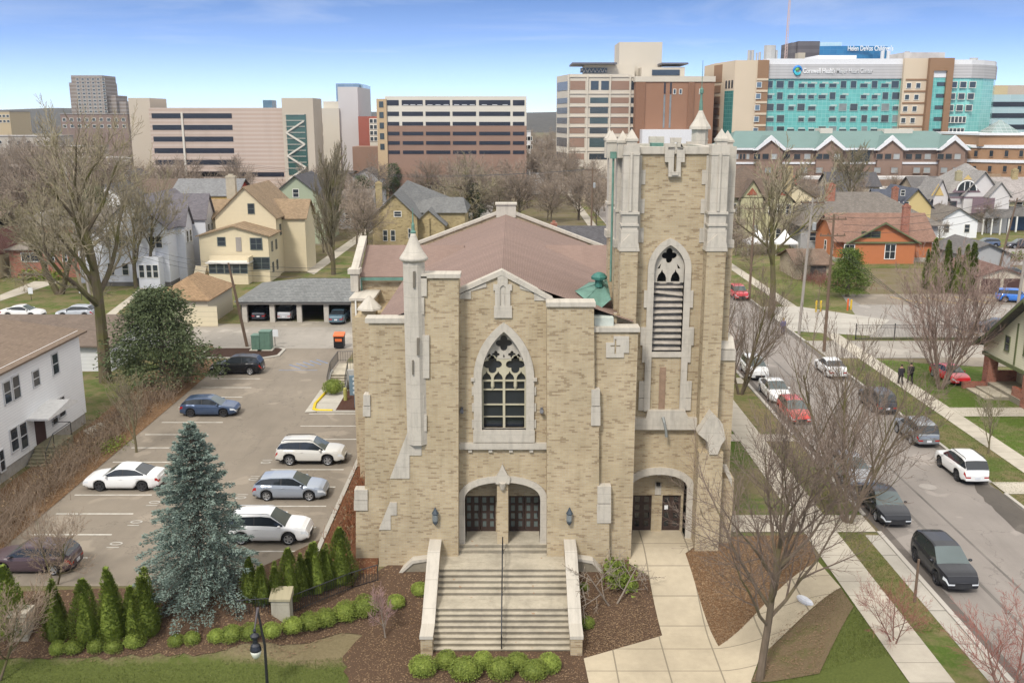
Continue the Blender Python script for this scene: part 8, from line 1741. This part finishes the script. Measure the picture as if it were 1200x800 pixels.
x, y = G(397,409,0); t = thing('dumpster', 'black dumpster with orange lid and orange plate by the side stairs', 'dumpster', (x,y,0)); m = MB(); m.prism([(x-.5,y),(x+.5,y),(x+.5,y+1.0),(x-.5,y+1.0)], .15, 1.3); m.build('body', BLACK, t); m = MB(); m.prism([(x-.55,y-.05),(x+.55,y-.05),(x+.55,y+1.05),(x-.55,y+1.05)], 1.3, [1.4,1.4,1.6,1.6]); m.build('lid', M((.62,.14,.04), .5), t); m = MB(); m.box(x-.35,x+.35,y-.02,y-.003,.8,1.1); m.build('plate', M((.62,.14,.04), .5), t)
for px, c, lb in ((163,(.06,.065,.07),'grey wheeled bin left of the blue bins by the white gabled house'),(170,(.35,.08,.05),'red wheeled bin beside the grey one'),(182,(.03,.07,.22),'blue recycling bin left of its twin'),(188,(.03,.08,.25),'blue recycling bin nearest the lawn path')):
    x, y = G(px,335,0); t = thing('wheeled_bin', lb, 'bin', (x,y,0)); m = MB(); m.add([(x-.25,y-.25,.05),(x+.25,y-.25,.05),(x+.25,y+.25,.05),(x-.25,y+.25,.05),(x-.35,y-.38,1.1),(x+.35,y-.38,1.1),(x+.35,y+.38,1.1),(x-.35,y+.38,1.1)], [(3,2,1,0),(4,5,6,7),(0,1,5,4),(1,2,6,5),(2,3,7,6),(3,0,4,7)]); m.build('body', M(c, .5), t); m = MB(); m.box(x-.38,x+.38,y-.42,y+.4,1.1,1.18); m.build('lid', M(mul(c,.7), .5), t)
def ypost(label, px, py, top, col=(.62,.42,.03), name='bollard', grp=None): x, y = G(px,py,0); z = PZ(top,y); m = MB(); m.lathe([(.11,-.1),(.11,z-.08),(.08,z-.02),(.02,z)], (0,0,0), 10); tag(put(m.mesh(name, M(col, .5, .15)), name, None, (x,y,0)), label, 'bollard', grp)
ypost('left yellow post of the pair at the alley mouth', 956, 366, 352); ypost('right yellow post of the pair at the alley mouth', 961.5, 365.5, 352); ypost('orange post at the lot entrance in front of the bushes', 993, 364, 350, (.62,.12,.03)); ypost('yellow post right of the orange one', 997, 363, 351); ypost('yellow post on the near side of the cross street', 1181, 309, 298); ypost('yellow post across the drive, nearer the blue suv', 1164, 304, 293); ypost('leaning yellow gate post at the fence by the grey sedan', 1167, 400, 381)
# white party tents
for px, lb, s in ((890,'white peaked tent nearest the tower',.7),(922,'second white peaked tent beside the lichen tree',.62)):
    x, y = G(px,300,0); t = thing('tent', lb, 'tent', (x,y+2,0), 0, None); w = 3.0*s; m = MB(); q = [(-w,-w,2.3),(w,-w,2.3),(w,w,2.3),(-w,w,2.3)]; r2 = [(-w*.45,-w*.45,2.9),(w*.45,-w*.45,2.9),(w*.45,w*.45,2.9),(-w*.45,w*.45,2.9)]
    m.add(q+r2+[(0,0,4.3)], [(0,1,5,4),(1,2,6,5),(2,3,7,6),(3,0,4,7),(4,5,8),(5,6,8),(6,7,8),(7,4,8)])
    for i in range(4): a, b = q[i], q[(i+1)%4]; m.quad((a[0],a[1],1.95),(b[0],b[1],1.95),b,a)
    m.build('canopy', M((.76,.76,.76), .7, .05), t, 1)
    for e in q: m = MB(); m.tube([(e[0]*.98,e[1]*.98,0),(e[0]*.98,e[1]*.98,2.3)], .04, 5); m.build('leg', TRIM, t, 1)
# people
def person(label, px, py, face, top, legs, stride, armsw=.15, hat=None, shoe=(.02,.02,.02), hgt=1.74):
    x, y = G(px, py, 0); t = thing('person', label, 'person', (x,y,.06), face); k = hgt/1.75; t.scale = (k,)*3
    s = stride; J = {'pel':(0,0,.95),'ch':(.02,0,1.25),'nk':(.03,0,1.48),'hd0':(.045,0,1.56),'hd':(.05,0,1.70),
        'hl':(0,.10,.92),'kl':(s*.55+.05,.10,.50),'al':(s*.9,.11,.09),'tl':(s*.9+.16,.12,.04),'hr':(0,-.10,.92),'kr':(-s*.25+.04,-.10,.50),'ar':(-s*.95,-.11,.12),'tr':(-s*.95+.14,-.12,.04),
        'sl':(.02,.19,1.42),'el':(-armsw*.6,.25,1.14),'wl':(.02-armsw*.2,.24,.90),'sr':(.02,-.19,1.42),'er':(armsw*.6-.04,-.25,1.14),'wr':(armsw+.1,-.23,.92)}
    E = [('pel','ch'),('ch','nk'),('nk','hd0'),('hd0','hd'),('pel','hl'),('hl','kl'),('kl','al'),('al','tl'),('pel','hr'),('hr','kr'),('kr','ar'),('ar','tr'),('nk','sl'),('sl','el'),('el','wl'),('nk','sr'),('sr','er'),('er','wr')]
    RAD = {'pel':.15,'ch':.16,'nk':.065,'hd0':.075,'hd':.10,'hl':.095,'kl':.06,'al':.045,'tl':.04,'hr':.095,'kr':.06,'ar':.045,'tr':.04,'sl':.065,'el':.045,'wl':.035,'sr':.065,'er':.045,'wr':.035}
    # five short fingers and a thumb on each hand
    for side, w in (('l','wl'),('r','wr')):
        wx_, wy_, wz_ = J[w]; J['m'+side] = (wx_+.02, wy_, wz_-.07); RAD['m'+side] = .034; E.append((w,'m'+side))
        for i in range(4): nm = 'f%s%d' % (side,i); J[nm] = (wx_+.045-.025*i+.02, wy_, wz_-.16+.008*abs(i-1)); RAD[nm] = .010; E.append(('m'+side, nm))
        J['th'+side] = (wx_+.085, wy_, wz_-.10); RAD['th'+side] = .011; E.append(('m'+side,'th'+side))
    names = list(J); me = bpy.data.meshes.new('body'); me.from_pydata([J[n] for n in names], [(names.index(a), names.index(b)) for a, b in E], []); me.materials.append(M((.42,.25,.18), .6, .1))
    o = put(me, 'body', t); md = o.modifiers.new('skin', 'SKIN'); ss = o.modifiers.new('subd', 'SUBSURF'); ss.levels = ss.render_levels = 1; md.use_smooth_shade = True
    sk_ = me.skin_vertices[0].data
    for i, n in enumerate(names): sk_[i].radius = (RAD[n],)*2; sk_[i].use_root = (n == 'pel')
    V = lambda n: Vector(J[n])
    m = MB(); m.smooth = True; m.tube([V('pel')+Vector((0,0,-.16)),V('pel'),V('ch'),V('ch')+Vector((0,0,.18)),V('nk')+Vector((0,0,.02))], [.185,.18,.205,.19,.10], 10); m.build('jacket', M(top, .8), t, 1)
    for s_ in 'lr':
        m = MB(); m.smooth = True; m.tube([V('nk')+(V('s'+s_)-V('nk'))*.35+Vector((0,0,-.03)),V('s'+s_),V('e'+s_),V('w'+s_)], [.09,.095,.072,.058], 8); m.build('sleeve', M(top, .8), t, 1)
        m = MB(); m.smooth = True; m.tube([V('h'+s_)+Vector((0,0,.10)),V('h'+s_),V('k'+s_),V('a'+s_)+Vector((0,0,.02))], [.125,.13,.088,.07], 8); m.build('trouser_leg', M(legs, .8), t, 1)
        m = MB(); m.smooth = True; m.tube([V('a'+s_)+Vector((-.06,0,-.02)),V('a'+s_)+Vector((.0,0,-.01)),V('t'+s_)], [.05,.062,.045], 8); m.build('shoe', M(shoe, .5), t, 1)
    m = MB(); m.smooth = True; m.ball((.04,0,1.735), .112, .105, .09, 10, 6); m.build('hair' if not hat else 'hard_hat', M(hat or (.03,.022,.016), .6), t, 1)
    m = MB(); m.ball((.152,0,1.655), .02, .018, .025, 6, 4); m.build('nose', M((.42,.25,.18), .6, .1), t, 1)
    for e in (-1, 1): m = MB(); m.ball((.14,e*.036,1.69), .012, .014, .010, 6, 4); m.build('eye', BLACK, t, 1); m = MB(); m.ball((.045,e*.105,1.67), .022, .012, .032, 6, 4); m.build('ear', M((.42,.25,.18), .6, .1), t, 1)
    return t
person('person in dark jacket and dark trousers walking on the pavement, left of the two walkers', 1055, 451, UP-.1, (.035,.03,.035), (.03,.03,.035), .26)
person('taller person in black hooded jacket and black trousers walking on the right', 1066, 450, UP-.1, (.022,.02,.022), (.015,.015,.018), .32, .22, hgt=1.84)
person('person in purple grey work clothes and yellow hard hat standing in the street', 917, 392, DN, (.14,.13,.24), (.13,.12,.20), .05, .05, hat=(.62,.45,.03))
# small bits: fallen light fixture in the bed, pink hydrant-like markers left out; a utility cover in the mulch
x, y = G(943,707); m = MB(); m.ball((0,0,.12), .22, .55, .2, 10, 6); tag(put(m.mesh('plastic_bag', M((.62,.63,.66), .35)), 'plastic_bag', None, (x,y,terr(x,y)+.05), .5), 'crumpled pale plastic bag lying in the bed by the walk', 'bag')
x, y = G(1107,706,0); m = MB(); m.tube([(0,0,-.2),(0,0,2.3)], [.07,.06], 6); tag(put(m.mesh('wooden_post', PW), 'wooden_post', None, (19.6,y,0)), 'rusty brown post on the verge beside the black crossover', 'post')
x, y = G(1062,590,0)
hz_ = NT('haze_air'); hz_.t.nodes.clear(); o_n = hz_.n('ShaderNodeOutputMaterial'); pv = hz_.n('ShaderNodeVolumePrincipled'); pv.inputs['Color'].default_value = (.80,.88,1,1); pv.inputs['Density'].default_value = .00008; pv.inputs['Anisotropy'].default_value = .2; hz_.l(pv.outputs[0], o_n.inputs['Volume'])
m = MB(); m.box(-5600, 5600, -100, 5600, -3.2, 110); tag(m.build('haze', hz_.m), kind='stuff')
